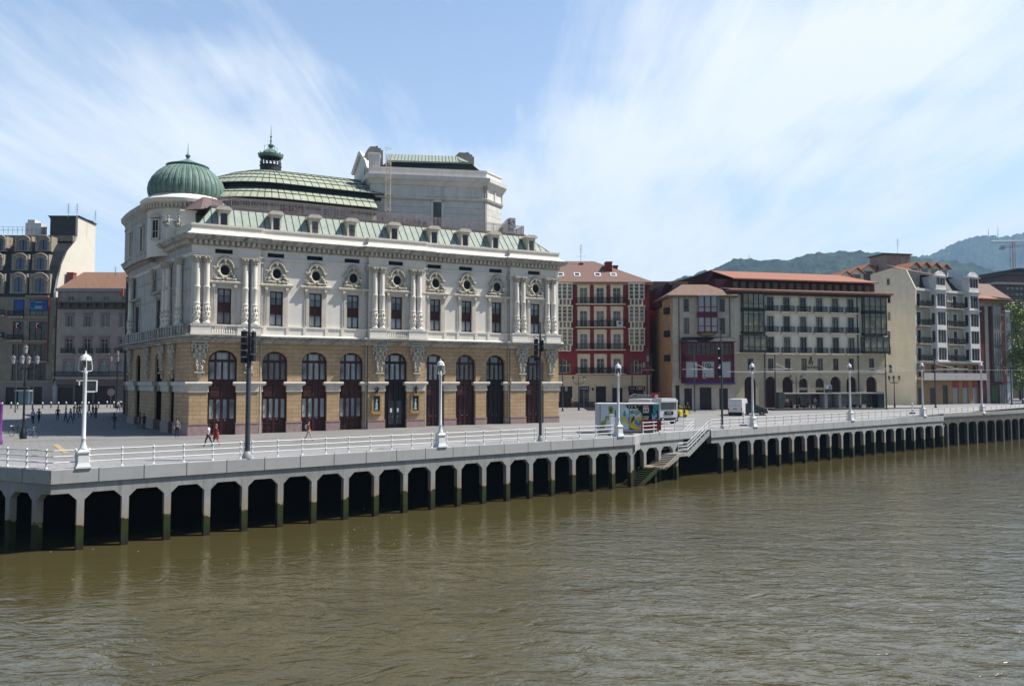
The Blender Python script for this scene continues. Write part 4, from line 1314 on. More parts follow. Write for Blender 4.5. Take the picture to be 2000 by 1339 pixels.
def seams(prof, parent, st=.8, lips=True):
    mb = MB(); r0 = prof[0][0]
    lines = []
    xe = XLOW if r0 > 10 else XR
    nst = int((xe - CX) / st)
    for i in range(nst + 1): lines.append(('s', CX + (xe - CX) * i / nst))
    na = int(math.pi * r0 / st)
    for i in range(1, na): lines.append(('a', -math.pi / 2 - math.pi * i / na))
    for kind, v in lines:
        for (ra, za), (rb, zb) in zip(prof[:-1], prof[1:]):
            if rb < 1.2: continue
            if kind == 's':
                mb.tube((v, CY - ra, za + .02), (v, CY - rb, zb + .02), .048, n=4, cap=False)
            else:
                c, s_ = math.cos(v), math.sin(v)
                mb.tube((CX + ra * c, CY + ra * s_, za + .02), (CX + rb * c, CY + rb * s_, zb + .02), .048, n=4, cap=False)
    for (ra, za) in prof[:-1]:
        ring = stadium(ra, 20)[:-1]
        for a, b in zip(ring[:-1], ring[1:]): mb.tube((a[0], a[1], za + .03), (b[0], b[1], za + .03), .06, n=4, cap=False)
    tb(mb, 'roof_seams', SEAM, parent)
seams([(11.75, E1), (10.6, E1 + .95), (9.5, E1 + 1.62)], tr1)
seams([(9.85, E2), (8.7, E2 + .82), (7.4, E2 + 1.56), (5.7, E2 + 2.33), (3.6, E2 + 3.05), (1.6, E2 + 3.6)], tr2)
# arcade of small arches under the eaves and service openings
mb = MB()
for i in range(26):
    x = CX + .5 + i * .74
    if 12.5 < x < 15.2 or 17.0 < x < 21.6: continue
    mb.xprism([(x - .22, 24.25), (x + .22, 24.25)] + arch_pts(.44, 24.55, .22, 8, x), CY - 11.04, CY - 10.9)
tb(mb, 'blind_arcade', mat('brown_recess', (.20, .14, .12), .8, .2, 3))
mb = MB(); xq = T.x(561, 412, CY - 11.1)
mb.box(xq - .72, xq + .72, CY - 11.08, CY - 10.9, Z_TER + .1, 24.7); tb(mb, 'service_door', mat('dark_red_shutter', (.09, .012, .010), .5, .3, 2))
for a, b in ((628, 645), (651, 681)):
    xa, xb = T.x(a, 416, CY - 11.2), T.x(b, 416, CY - 11.2); mb = MB()
    for k in range(9): mb.box(xa, xb, CY - 11.3, CY - 11.1, Z_TER + .35 + k * .19, Z_TER + .44 + k * .19)
    mb.box(xa - .12, xa, CY - 11.32, CY - 11, Z_TER, Z_TER + 2.1); mb.box(xb, xb + .12, CY - 11.32, CY - 11, Z_TER, Z_TER + 2.1)
    mb.box(xa, xb, CY - 11.1, CY - 11.0, Z_TER + .3, Z_TER + 2.05, 1)
    tb(mb, 'louvre_grille', [GREYM, CORE])
# lantern on the auditorium roof
L0 = MB(); lz = E2 + 3.45
L0.lathe(CX, CY, [(1.42, lz - .6), (1.42, lz + .15), (1.30, lz + .25), (1.30, lz + .95), (1.36, lz + 1.0), (1.36, lz + 1.1), (0, lz + 1.1)], 24)
lan = tb(L0, 'lantern', SLATE, smooth=True)
mb = MB()
for k in range(16):
    a = k * math.pi / 8; mb.tube((CX + 1.2 * math.cos(a), CY + 1.2 * math.sin(a), lz + 1.1), (CX + 1.2 * math.cos(a), CY + 1.2 * math.sin(a), lz + 2.15), .06, n=6)
    mb.torus((CX + 1.2 * math.cos(a + .196), CY + 1.2 * math.sin(a + .196), lz + 1.45), .13, .03, axis='Y', n=8, k=4)
tb(mb, 'lantern_colonnade', SLATE, lan)
mb = MB(); mb.lathe(CX, CY, [(1.25, lz + 2.1), (1.5, lz + 2.2), (1.55, lz + 2.45), (1.42, lz + 2.5), (1.15, lz + 2.55), (.85, lz + 2.95), (.35, lz + 3.25), (.16, lz + 3.4), (.32, lz + 3.55), (.36, lz + 3.75), (.14, lz + 3.95), (.08, lz + 4.2), (.15, lz + 4.35), (.06, lz + 4.5), (.10, lz + 4.8), (.15, lz + 4.9), (.05, lz + 5.0), (.02, lz + 6.3), (0, lz + 6.35)], 24)
for k in range(14):
    a = k * math.pi / 7; mb.blob((CX + 1.5 * math.cos(a), CY + 1.5 * math.sin(a), lz + 2.55), (.1, .1, .13), 6, 4)
for k in range(4):
    a = k * math.pi / 2 + .4; c, s_ = math.cos(a), math.sin(a)
    mb.path([(CX + 1.2 * c, CY + 1.2 * s_, lz + 2.5), (CX + .85 * c, CY + .85 * s_, lz + 3.1), (CX + .95 * c, CY + .95 * s_, lz + 3.5), (CX + .3 * c, CY + .3 * s_, lz + 3.75)], .025, 5)
tb(mb, 'lantern_cap', COPPERD, lan, smooth=True)

# corner drum with its ribbed onion dome
dc = T.loc(Vector((-.4205 * 87.2, 87.2, 0))); DX, DY = dc.x, dc.y
DZ0 = set(bpy.data.objects.keys())
DR = 4.0
mb = MB(); mb.lathe(DX, DY, [(DR, 18), (DR, 23.0), (DR + .06, 23.02), (DR + .06, 23.15), (DR, 23.18), (DR, 23.4), (DR + .45, 23.75), (DR + .75, 23.85), (DR + .80, 24.2), (DR + .55, 24.42), (DR + .3, 24.5), (DR - .2, 24.95), (0, 25.0)], 56)
drum = tb(mb, 'corner_drum', STONE, smooth=True)
mb = MB()
for k in range(64):
    a = 2 * math.pi * k / 64; c, s_ = math.cos(a), math.sin(a)
    mb.M = Matrix.Translation((DX, DY, 0)) @ Matrix.Rotation(a, 4, 'Z')
    mb.box(DR, DR + .50, -.09, .09, 23.25, 23.78)
mb.M = None; tb(mb, 'drum_brackets', BAND, drum)
for pxx in (312,):
    q = T.loc(P_y(pxx, 430, 84)); a = math.atan2(q.y - DY, q.x - DX)
    mb = MB(); mb.M = Matrix.Translation((DX, DY, 0)) @ Matrix.Rotation(a, 4, 'Z')
    mb.box(DR - .3, DR + .05, -.42, .42, 20.0, 21.9, 1)
    for y0, y1, z0, z1 in ((-.62, -.42, 19.8, 22.1), (.42, .62, 19.8, 22.1), (-.62, .62, 21.9, 22.1), (-.62, .62, 19.75, 20.0)): mb.box(DR - .3, DR + .14, y0, y1, z0, z1)
    mb.box(DR - .3, DR + .10, -.02, .02, 20.0, 21.9); mb.box(DR - .3, DR + .12, -.42, .42, 20.7, 20.76)
    mb.yprism([(-.85, 22.2), (.85, 22.2), (.7, 22.4), (.2, 22.62), (-.2, 22.62), (-.7, 22.4)], DR - .3, DR + .32)
    mb.M = None; tb(mb, 'drum_window', [BAND, BLACKGL], drum)
prof = [(3.62, 24.6), (3.80, 24.8), (4.0, 25.3), (4.06, 25.85), (3.95, 26.5), (3.68, 27.1), (3.2, 27.75), (2.55, 28.3), (1.95, 28.65)]
mb = MB(); mb.lathe(DX, DY, prof, 144, rf=lambda a, z: 1.0 + .040 * abs(math.cos(18 * a)) ** .5 - .022)
dome = tb(mb, 'ribbed_dome', COPPERD, smooth='all')
mb = MB()
for k in range(36):
    a = math.pi * 2 * k / 36 + math.pi / 36
    for (ra, za), (rb, zb) in zip(prof[:-1], prof[1:]): mb.tube((DX + ra * math.cos(a), DY + ra * math.sin(a), za), (DX + rb * math.cos(a), DY + rb * math.sin(a), zb), .045, n=4, cap=False)
tb(mb, 'dome_ribs', COPPERD, dome)
mb = MB(); mb.lathe(DX, DY, [(1.9, 28.55), (2.25, 28.62), (2.3, 28.75), (1.95, 28.85), (1.2, 29.15), (.5, 29.45), (.2, 29.6), (.14, 29.75), (.26, 29.9), (.27, 30.05), (.10, 30.2), (.05, 30.4), (.015, 31.5), (0, 31.5)], 32)
tb(mb, 'dome_cap', COPPERD, dome, smooth=True)

for _o in [o for o in bpy.data.objects if o.name not in DZ0 and o.parent == t_]: _o.location.z += .48

# fly tower
q0 = T.loc(P_y(722, 400, 92.5)); 
TA = 9.0
tw1 = Vector((-.0328 * 96.6, 96.6, 0)); tw0 = tw1 - Vector((math.cos(R(TA)), math.sin(R(TA)), 0)) * 14.2
tw2 = tw1 + Vector((math.cos(R(60)), math.sin(R(60)), 0)) * 3.6
tw3 = tw2 + Vector((-math.sin(R(TA)), math.cos(R(TA)), 0)) * 12; tw4 = Vector((-.2013 * 105.5, 105.5, 0))
TW = [(lambda q: (q.x, q.y))(T.loc(p)) for p in (tw4, tw0, tw1, tw2, tw3)]
def twz(px, py, Y): return P_y(px, py, Y).z
zc = twz(957, 350, 96.5); ze = twz(950, 388, 96.5); za_ = twz(950, 337, 96.5)
mb = MB(); mb.prism(TW, 20, zc - .4)
tower = tb(mb, 'fly_tower', brick_mat('fly_tower_ashlar', (.68, .66, .62), (.65, .63, .595), (.42, .41, .39), 40, .78, .03, depth=.03, streak=.3, dirt=(.33, .32, .29)))
mb = MB(); mb.sweep(TW, [(0, ze - .35), (.18, ze - .33), (.28, ze - .1), (.05, ze), (.05, zc - 1.15), (.18, zc - 1.1), (.40, zc - .62), (.70, zc - .5), (.74, zc), (-.3, zc + .08)])
tb(mb, 'tower_cornice', TOWER, tower)
def gly(x, y, d, n, st):
    mb.xprism([(0, 0)] * 0 or [(-.09, ze + .12), (.09, ze + .12), (.12, zc - 1.2), (-.12, zc - 1.2)], -.16, 0)
for a, b in zip(TW[:-1], TW[1:]):
    L = math.hypot(b[0]-a[0], b[1]-a[1]); k = int(round(L / 1.72)); ang = math.atan2(b[1]-a[1], b[0]-a[0])
    for i in range(k + 1):
        t = i / k; mb = MB()
        mb.M = Matrix.Translation((a[0] + (b[0]-a[0]) * t, a[1] + (b[1]-a[1]) * t, 0)) @ Matrix.Rotation(ang, 4, 'Z')
        gly(0, 0, 0, 0, 0); tb(mb, 'tower_bracket', TOWER, tower)
def ins(path, d):
    out = []
    n = len(path)
    for i, p in enumerate(path):
        a = Vector(path[i-1]) if i else None; b = Vector(path[i+1]) if i < n-1 else None; p = Vector(p)
        ns = []
        if a is not None: q = (p - a).normalized(); ns.append(Vector((q.y, -q.x)))
        if b is not None: q = (b - p).normalized(); ns.append(Vector((q.y, -q.x)))
        m_ = ns[0] if len(ns) == 1 else (ns[0] + ns[1]) / max(.4, (ns[0] + ns[1]).dot(ns[0]))
        out.append((p.x - m_.x * d, p.y - m_.y * d))
    return out
mb = MB(); mb.prism(ins(TW, .05), zc - .5, za_ + .2); mb.sweep(ins(TW, .05), [(0, za_ + .05), (.12, za_ + .07), (.12, za_ + .22), (-.4, za_ + .24)])
tb(mb, 'tower_attic', TOWER, tower)
# dark clerestory set back, green roof slab over it
A_, B_, C_, D_ = ins(TW, 1.0)[1], ins(TW, 1.0)[2], ins(TW, 1.0)[3], ins(TW, 1.0)[4]
I = ins(TW, 1.2); zt = za_ + 1.45
mb = MB(); I2 = ins(TW, 3.6)
I2a = (I[1][0] + 1.5, I[1][1] + .3); 
mb.add([(I[1][0] + 1.0, I[1][1], za_ + .15), (I[2][0] + .3, I[2][1], za_ + .15), (I2[2][0] - 1.2, I[2][1] + .25, zt - .1), (I[1][0] + 1.0, I[1][1] + .25, zt - .1),
        (I[3][0], I[3][1], za_ + .15), (I[4][0], I[4][1], za_ + .15), (I2[3][0] - 1.2, I[3][1], zt - .1), (I2[4][0], I[4][1], zt - .1), (I[0][0], I[0][1], za_), (I[0][0], I[0][1], zt)],
       [(0, 1, 2, 3), (1, 4, 6, 2), (4, 5, 7, 6), (0, 3, 9, 8)])
tb(mb, 'tower_clerestory', SHADEBAND, tower)
pa, pb = (I[1][0] + .9, I[1][1] - .1), (I2[2][0] - 1.1, I[2][1] + .1)
dd = (Vector(pb) - Vector(pa)); Lr = dd.length; dd /= Lr; nn = Vector((-dd.y, dd.x))
W_ = 4.0
mb = MB()
def rp(u, v, z): return (pa[0] + dd.x * u + nn.x * v, pa[1] + dd.y * u + nn.y * v, z)
mb.add([rp(0, 0, zt), rp(Lr, 0, zt), rp(Lr - 1.5, W_, zt + 1.9), rp(0, W_, zt + 1.9), rp(0, 0, zt - .14), rp(Lr, 0, zt - .14), rp(Lr, 2 * W_, zt - .1), rp(0, 2 * W_, zt - .1)],
       [(0, 1, 2, 3), (0, 4, 5, 1), (1, 5, 6, 2), (3, 2, 6, 7), (4, 7, 6, 5), (0, 3, 7, 4)])
tr = tb(mb, 'tower_roof', COPPER, tower)
mb = MB(); n = 24
for i in range(n + 1):
    u = Lr * i / n; u2 = u if u < Lr - 1.5 else Lr - 1.5
    mb.tube(rp(u, -.01, zt + .02), rp(u2, W_ * (1 if u == u2 else (Lr - u) / 1.5), zt + .02 + 1.9 * (1 if u == u2 else (Lr - u) / 1.5)), .035, n=4)
tb(mb, 'tower_roof_seams', SEAM, tower)
# right-hand sloping green roof over the chamfer
mb = MB(); mb.add([(I[2][0] + .2, I[2][1] - .1, za_ + .25), (I[3][0] + .3, I[3][1], za_ + .25), (I2[3][0] - 1.2, I[3][1] + .2, zt), (pb[0], pb[1], zt)], [(0, 1, 2, 3)])
tb(mb, 'chamfer_roof', COPPER, tower)
# raked gable on the tower's left side
def on_left(px, py):
    r = ray(px, py); d_ = tw4 - tw0; n_ = Vector((-d_.y, d_.x, 0)); t = tw0.dot(n_) / (r.x * n_.x + r.y * n_.y); return T.loc(Vector((r.x * t, r.y * t, CAM_H + r.z * t)))
gp = [on_left(*q) for q in ((721, 333), (717, 318), (706, 299), (692, 340), (692, 420), (721, 420))]
mb = MB(); mb.add([tuple(p) for p in gp] + [(p.x + 1.5, p.y, p.z) for p in gp], [(0, 1, 2, 3, 4, 5)] + [(i, i + 1, 7 + i, 6 + i) for i in range(5)])
mb.path([tuple(p + Vector((-.2, 0, 0))) for p in gp[:4]], .28, 5); tb(mb, 'side_gable', TOWER, tower)
# stone blocks on the roof corners
CAPST = mat('grey_stone_cap', (.34, .32, .29), .9, .15, 1.2, .4, .2)
def twf(px): return T.x(px, 320, TW[1][1]), 0
ang = math.atan2(TW[2][1] - TW[1][1], TW[2][0] - TW[1][0])
F_ = Face('tmp', T.root.matrix_world @ Vector((0, 0, 0)) if False else Vector((tw0.x, tw0.y, 0)), R(TA), '', ''); bpy.data.objects.remove(F_.root)
for px0, px1, y0, y1, name in ((720, 742, 301, 331, 'corner_block'),):
    mb = MB(); mb.M = Matrix.Translation((TW[1][0], TW[1][1], 0)) @ Matrix.Rotation(ang, 4, 'Z')
    xa, xb = F_.x(px0, 315), F_.x(px1, 315); z0, z1 = zc - .05, F_.z(730, 302)
    mb.box(xa, xb, .0, 1.5, z0, z1); mb.box(xa - .12, xb + .12, -.12, 1.6, z1, z1 + .14); mb.box(xa - .02, xb + .02, -.02, 1.52, z1 + .14, z1 + .26)
    mb.M = None; tb(mb, name, TOWER, tower)
for px0, px1, yb, yt, dy in ((712, 748, 305, 286, 4.5), (883, 926, 318, 298, 5.0)):
    mb = MB(); mb.M = Matrix.Translation((TW[1][0], TW[1][1], 0)) @ Matrix.Rotation(ang, 4, 'Z')
    xa, xb = F_.L(px0, yt, dy)[0], F_.L(px1, yt, dy)[0]; z1 = F_.L((px0 + px1) / 2, yt, dy)[1]; z0 = zc - 1
    h = z1 - F_.L((px0 + px1) / 2, yb, dy)[1]
    s_ = (xb - xa) * .32
    mb.xprism([(xa, z0), (xb, z0), (xb, z1 - h * .35), (xb - .25, z1 - h * .35), (xb - .25, z1 - h * .15), (xb - .6, z1 - h * .15), (xb - .6, z1), (xa + s_, z1), (xa + s_ * .55, z1 - h * .3), (xa, z1 - h * .9)], dy, dy + 2.4)
    mb.tube((xb - .8, dy + 1, z1), (xb - .8, dy + 1, z1 + .35), .14)
    mb.M = None; tb(mb, 'stone_gable_block', CAPST, tower)
# tower window, ladder cage, drainpipe
mb = MB(); mb.M = Matrix.Translation((TW[1][0], TW[1][1], 0)) @ Matrix.Rotation(ang, 4, 'Z')
xa, xb = F_.x(846, 430), F_.x(862, 430); z1 = F_.z(854, 395)
mb.box(xa, xb, -.06, .1, 21, z1, 1)
mb.box(xa - .3, xa, -.12, .1, 21, z1 + .3); mb.box(xb, xb + .3, -.12, .1, 21, z1 + .3); mb.box(xa - .3, xb + .3, -.12, .1, z1, z1 + .3); mb.box(xa - .6, xb + .6, -.3, .1, z1 + .62, z1 + .76)
mb.M = None; tb(mb, 'tower_window', [TOWER, mat('blind_window_grey', (.13, .13, .13), .7, .2, 1, .3)], tower)
mb = MB(); mb.M = Matrix.Translation((TW[1][0], TW[1][1], 0)) @ Matrix.Rotation(ang, 4, 'Z')
xl = F_.x(754, 400)
zt_ = F_.z(754, 306)
for dx in (0, .45): mb.tube((xl + dx, -1.05, Z_TER), (xl + dx, -1.05, zt_), .045, n=6)
for k in range(34): mb.tube((xl, -1.05, Z_TER + .3 + k * (zt_ - Z_TER) / 35), (xl + .45, -1.05, Z_TER + .3 + k * (zt_ - Z_TER) / 35), .02, n=4)
for k in range(5):
    z = Z_TER + 2.2 + k * 1.9
    mb.torus((xl + .22, -1.35, z), .38, .03, axis='Z', n=10, k=4)
    mb.tube((xl, -1.05, z), (xl, 0, z), .03, n=4)
for dx in (-.12, .22, .56): mb.tube((xl + dx, -1.70, Z_TER + 2), (xl + dx, -1.70, zt_), .02, n=4)
mb.M = None; tb(mb, 'caged_ladder', BAND, tower)
mb = MB(); mb.M = Matrix.Translation((TW[1][0], TW[1][1], 0)) @ Matrix.Rotation(ang, 4, 'Z')
xd = F_.x(947, 400); mb.tube((xd, -.12, Z_TER), (xd, -.12, ze + 1.2), .1); mb.box(xd - .22, xd + .22, -.4, 0, ze + .9, ze + 1.5)
mb.M = None; tb(mb, 'tower_drainpipe', PIPE, tower)
# ventilation unit at the terrace end
e = T.x(983, 450, 5.0); mb = MB()
mb.box(e, e + 1.5, 5, 6.5, Z_TER, Z_TER + 1.2); mb.box(e + .9, e + 1.7, 4.9, 6, Z_TER + 1.2, Z_TER + 2.5); mb.xprism([(e - .2, Z_TER + 1.2), (e + .9, Z_TER + 1.2), (e + .9, Z_TER + 2.4)], 5, 6.3)
mb.torus((e + 1.3, 4.9, Z_TER + 1.9), .25, .05); tb(mb, 'ventilation_unit', GREYM)
# red-brown sloping hood between dome and mansard
h0 = [T.loc(P_y(p, q, Y)) for p, q, Y in ((362, 409, 80.5), (398, 384, 82.5), (434, 392, 84.5), (436, 402, 84.5), (392, 408, 80.5))]
mb = MB(); mb.add([tuple(p) for p in h0] + [(p.x - .5, p.y + 1.6, p.z) for p in h0], [(0, 1, 2, 3, 4), (9, 8, 7, 6, 5), (0, 5, 6, 1), (1, 6, 7, 2), (2, 7, 8, 3), (3, 8, 9, 4), (4, 9, 5, 0)])
tb(mb, 'stair_hood', REDBROWN)

# ---- west front (in shade): two straightened bays of the curved facade
def seg_frame(a, b):
    ang = math.atan2(b[1] - a[1], b[0] - a[0])
    W = T.root.location + Vector((a[0] * T.c - a[1] * T.s, a[0] * T.s + a[1] * T.c, 0))
    f = Face('tmp', W, TH + ang, '', ''); bpy.data.objects.remove(f.root)
    return Matrix.Translation((a[0], a[1], 0)) @ Matrix.Rotation(ang, 4, 'Z'), f, math.hypot(b[0]-a[0], b[1]-a[1])
chain = FL + [(0, -PV)]
lw, uw, imp, pli = MB(), MB(), MB(), MB()
open_px = [(330.5, 339.5), (301.5, 315), (264, 274), (245, 250)]
wpx = [(311, 600), (269.5, 600)]
dk = MB()
for i, (a, b) in enumerate(zip(chain[:-1], chain[1:])):
    M, f, L = seg_frame(a, b)
    for q in (lw, uw, imp, pli, dk): q.M = M
    holes, uh = [], []
    for pa_, pb_ in open_px:
        try: xa, xb = f.x(pa_, 780), f.x(pb_, 780)
        except ZeroDivisionError: continue
        if i >= 2 and 0.05 < (xa + xb) / 2 < L - .05 and xb > xa:
            xa, xb = max(.12, xa), min(L - .12, xb)
            holes.append((xa, xb, -1, Z_AR, min(.9, (xb - xa) / 2)))
    for p, q in wpx:
        x = f.x(p, q)
        if i >= 2 and 0 < x < L: uh.append((max(.05, x - .95), min(L - .05, x + .95), WZ0, WZ1 - .2))
    lw.wall(0, L, -1, Z_W1, holes, 0, .22); uw.wall(0, L, Z_W1, Z_DEN, uh, 0, .45)
    for h in uh:
        dk.box(h[0], h[1], .03, .2, h[2], h[3])
        uw.box(h[0] - .3, h[0] - .05, -.12, 0, h[2] - .1, h[3] + .2); uw.box(h[1] + .05, h[1] + .3, -.12, 0, h[2] - .1, h[3] + .2); uw.box(h[0] - .45, h[1] + .45, -.5, 0, h[3] + .4, h[3] + .6)
    for h in holes: dk.box(h[0] - .05, h[1] + .05, .85, .9, -1, Z_AR + .2)
    cur = 0
    for h in holes + [(L, L)]:
        if h[0] - cur > .15:
            imp.box(cur, h[0], -.12, .6, Z_IMP0, Z_IMP0 + .62); imp.box(cur - (.08 if cur else 0), h[0] + (.08 if h[0] < L else 0), -.3, .62, Z_IMP0 + .62, Z_IMP1)
            pli.box(cur, h[0], -.1, .62, -1, .8)
        cur = h[1]
for q in (lw, uw, imp, pli, dk): q.M = None
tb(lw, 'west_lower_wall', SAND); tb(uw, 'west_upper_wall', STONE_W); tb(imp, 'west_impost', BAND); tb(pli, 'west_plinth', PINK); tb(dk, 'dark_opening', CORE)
# west front columns, statues and brackets
def put_flank(proto, pxl, py, off, z, sc=1.0):
    for i, (a, b) in list(enumerate(zip(chain[:-1], chain[1:])))[2:]:
        M, f, L = seg_frame(a, b)
        for p in pxl:
            x = f.L(p, py, -off)[0]
            if 0 <= x < L:
                o = copy_tree(proto, t_); v = M @ Vector((x, -off, z)); o.location = v; o.rotation_euler = (0, 0, math.atan2(b[1]-a[1], b[0]-a[0])); o.scale = (sc, sc, sc)
put_flank(colp, [349, 327.5, 321, 255.5], 600, .32, Z_PED)
put_flank(hp, [339, 319, 291, 257], 700, 0.0, 5.85)
def make_statue():
    s = MB(); r2 = random.Random(8)
    s.box(-.55, .55, -.5, .1, 0, .2)
    for k in range(26): 
        z = r2.uniform(.3, 2.7); s.blob((r2.uniform(-.34, .34) * (1.2 - z / 4), -.2 + r2.uniform(-.12, .1), z), (.16, .16, .26), 7, 5)
    s.blob((0, -.22, 1.2), (.34, .26, .95)); s.blob((0, -.25, 2.1), (.36, .25, .45)); s.blob((0, -.28, 2.75), (.16, .17, .21)); s.blob((-.3, -.3, 2.0), (.12, .2, .5)); s.blob((.34, -.3, 2.2), (.12, .2, .5))
    return s.build('statue', CARVED, t_, smooth=True)
st = make_statue()
M, f, L = seg_frame(chain[5], chain[6]); st.location = M @ Vector((f.x(303, 560), -.1, 14.7)); st.rotation_euler = (0, 0, math.atan2(chain[6][1]-chain[5][1], chain[6][0]-chain[5][0]))
put_flank(st, [262, 331], 560, .1, 14.7)
# blind panels on the west front
mb = MB()
for i, (a, b) in list(enumerate(zip(chain[:-1], chain[1:])))[2:]:
    M, f, L = seg_frame(a, b); mb.M = M
    mb.box(0, L, -.62, -.02, Z_PED - .14, Z_PED); 
    for k in range(int(L / .9) + 1): mb.box(k * .9, k * .9 + .45, -.58, -.04, Z_SLAB + .1, Z_PED - .14)
    mb.box(0, L, -.04, 0, 14.0, 14.14); mb.box(0, L, -.06, 0, 16.3, 16.4)
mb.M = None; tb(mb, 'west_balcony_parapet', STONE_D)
# rounded attic storey to the left of the drum
ap = [T.loc(P_z(p, q, 25.3)) for p, q in ((245, 428), (254, 418.5), (263, 411.5), (279, 402), (297, 393.5))]
ap = [(p.x, p.y) for p in ap]; ap = [(ap[0][0] + 3.5, ap[0][1] + 7), (ap[0][0] + .6, ap[0][1] + 3)] + ap
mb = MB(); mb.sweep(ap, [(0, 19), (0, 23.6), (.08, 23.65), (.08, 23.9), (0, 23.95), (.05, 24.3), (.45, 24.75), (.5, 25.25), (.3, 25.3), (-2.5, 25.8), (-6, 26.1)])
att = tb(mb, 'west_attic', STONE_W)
mb = MB(); mb.sweep(ap, [(-.25, 25.42), (-.8, 25.85), (-3.5, 26.5)], cap=False); tb(mb, 'west_attic_roof', SLATE, att)
mb = MB()
for i, (a, b) in enumerate(zip(ap[:-1], ap[1:])):
    M, f, L = seg_frame(a, b); mb.M = M
    for p in (256.5, 278):
        x = f.x(p, 460)
        if i >= 2 and 0 < x < L:
            mb.box(x - .4, x + .4, -.05, .1, 20.2, 22.6, 1); mb.box(x - .62, x - .4, -.12, .1, 20, 22.8); mb.box(x + .4, x + .62, -.12, .1, 20, 22.8); mb.box(x - .75, x + .75, -.3, .1, 22.8, 23)
mb.M = None; tb(mb, 'west_attic_window', [BAND, BLACKGL], att)
# rooftop figures at the corner
def lyre():
    s = MB(); 
    s.blob((0, 0, .3), (.45, .3, .35)); s.blob((.25, 0, .75), (.2, .2, .5)); s.blob((-.3, 0, .6), (.35, .15, .15)); s.blob((.3, 0, 1.3), (.15, .15, .18)); s.tube((.2, 0, 1.0), (-.35, 0, 1.5), .06)
    return s
for p, q in ((346, 428), (325, 442)):
    v = T.loc(P_y(p, q, 79.2)); lyre().build('corner_figure', STONE_D, t_, (v.x, v.y, Z_ATT - .1), R(-40), smooth=True).scale = (.8, .8, .8)
for a, b, q in ((354, 383, 412), (326, 352, 430)):
    v0, v1 = T.loc(P_y(a, q, 80.5)), T.loc(P_y(b, q, 80.5)); mb = MB(); 
    mb.box(v0.x, v1.x, v0.y, v0.y + 1.6, 19.5, v0.z); mb.box(v0.x - .12, v1.x + .12, v0.y - .15, v0.y + 1.7, v0.z, v0.z + .15); tb(mb, 'corner_dormer', STONE)
# ------------------------------------------------------------------ generic pieces for the other buildings
def part(mb, name, m, parent, loc=(0, 0, 0), rot=0.0, **kw): return mb.build(name, m, parent, loc, rot, **kw)
WIN = {}
def window(face, x0, x1, z0, z1, fm, gm, key, D=.22, bars=(0.5,), hb=(.7,), y=0.0, name='window'):
    """window set in its opening; shared mesh per building and size"""
    w, h = round(x1 - x0, 1), round(z1 - z0, 1)
    k = (key, w, h)
    if k not in WIN:
        f = MB(); b = .07
        f.box(-w/2, -w/2 + b, D - .06, D + .04, 0, h); f.box(w/2 - b, w/2, D - .06, D + .04, 0, h); f.box(-w/2, w/2, D - .05, D + .04, 0, b); f.box(-w/2, w/2, D - .05, D + .04, h - b, h)
        for t in bars: f.box(-w/2 + w*t - .035, -w/2 + w*t + .035, D - .055, D + .03, 0, h)
        for t in hb: f.box(-w/2, w/2, D - .045, D + .03, h*t - .03, h*t + .03)
        o = f.build(name, fm, face.root)
        g = MB(); g.box(-w/2 + .02, w/2 - .02, D, D + .02, .02, h - .02); g.build('pane', gm, o)
        WIN[k] = o
    else: o = copy_tree(WIN[k], face.root)
    o.location = ((x0 + x1) / 2, y, z0); o.scale = ((x1 - x0) / w, 1, (z1 - z0) / h)
    return o
def balcony(face, x0, x1, z, d=.7, h=1.0, m=None, slab=None, y=0.0, key=None, step=.13, bulge=False):
    w = round(x1 - x0, 1); k = ('bal', key, w, face.root.name)
    if k not in WIN:
        q = MB()
        q.box(-w/2, w/2, -d, 0, -.16, 0)
        o = q.build('balcony', slab or STONE_D, face.root)
        r = MB(); n = max(2, int(w / step))
        for i in range(n + 1): r.box(-w/2 + w*i/n - .019, -w/2 + w*i/n + .019, -d + .02, -d + .055, 0, h)
        nd = max(1, int(d / step))
        for sx in (-w/2 + .02, w/2 - .02):
            for i in range(nd): r.box(sx - .012, sx + .012, -d + d*i/nd, -d + d*i/nd + .025, 0, h)
            r.box(sx - .02, sx + .02, -d, 0, h - .04, h); r.box(sx - .02, sx + .02, -d, 0, .06, .10)
        r.box(-w/2, w/2, -d + .0, -d + .07, h - .08, h); r.box(-w/2, w/2, -d + .01, -d + .06, .06, .10)
        r.build('railing', m or IRON, o)
        WIN[k] = o
    else: o = copy_tree(WIN[k], face.root)
    o.location = ((x0 + x1) / 2, y, z); o.scale = ((x1 - x0) / w, 1, 1)
    return o
def trim(face, x0, x1, z0, z1, m, t=.18, d=.07, y=0.0, name='window_trim', hood=0.0):
    q = MB(); q.box(x0 - t, x0, y - d, y, z0, z1 + t); q.box(x1, x1 + t, y - d, y, z0, z1 + t); q.box(x0, x1, y - d, y, z1, z1 + t)
    if hood: q.box(x0 - t - .1, x1 + t + .1, y - d - .15, y, z1 + t, z1 + t + hood)
    return part(q, name, m, face.root)
def plants(face, x0, x1, z, y, n=26, m=None, seed=0, hh=.35, name='balcony_plants', parent=None):
    q = MB(); r = random.Random(seed)
    for _ in range(n):
        c = Vector((r.uniform(x0, x1), y + r.uniform(-.15, .1), z + r.uniform(-.15, hh)))
        for _ in range(4):
            d = Vector((r.uniform(-1, 1), r.uniform(-1, 1), r.uniform(-.6, 1))).normalized() * r.uniform(.1, .22)
            e = Vector((r.uniform(-1, 1), r.uniform(-1, 1), r.uniform(-1, 1))).normalized() * .10
            q.poly([c, c + d * .5 + e, c + d, c + d * .5 - e])
    return part(q, name, m or LEAF2, parent or face.root)
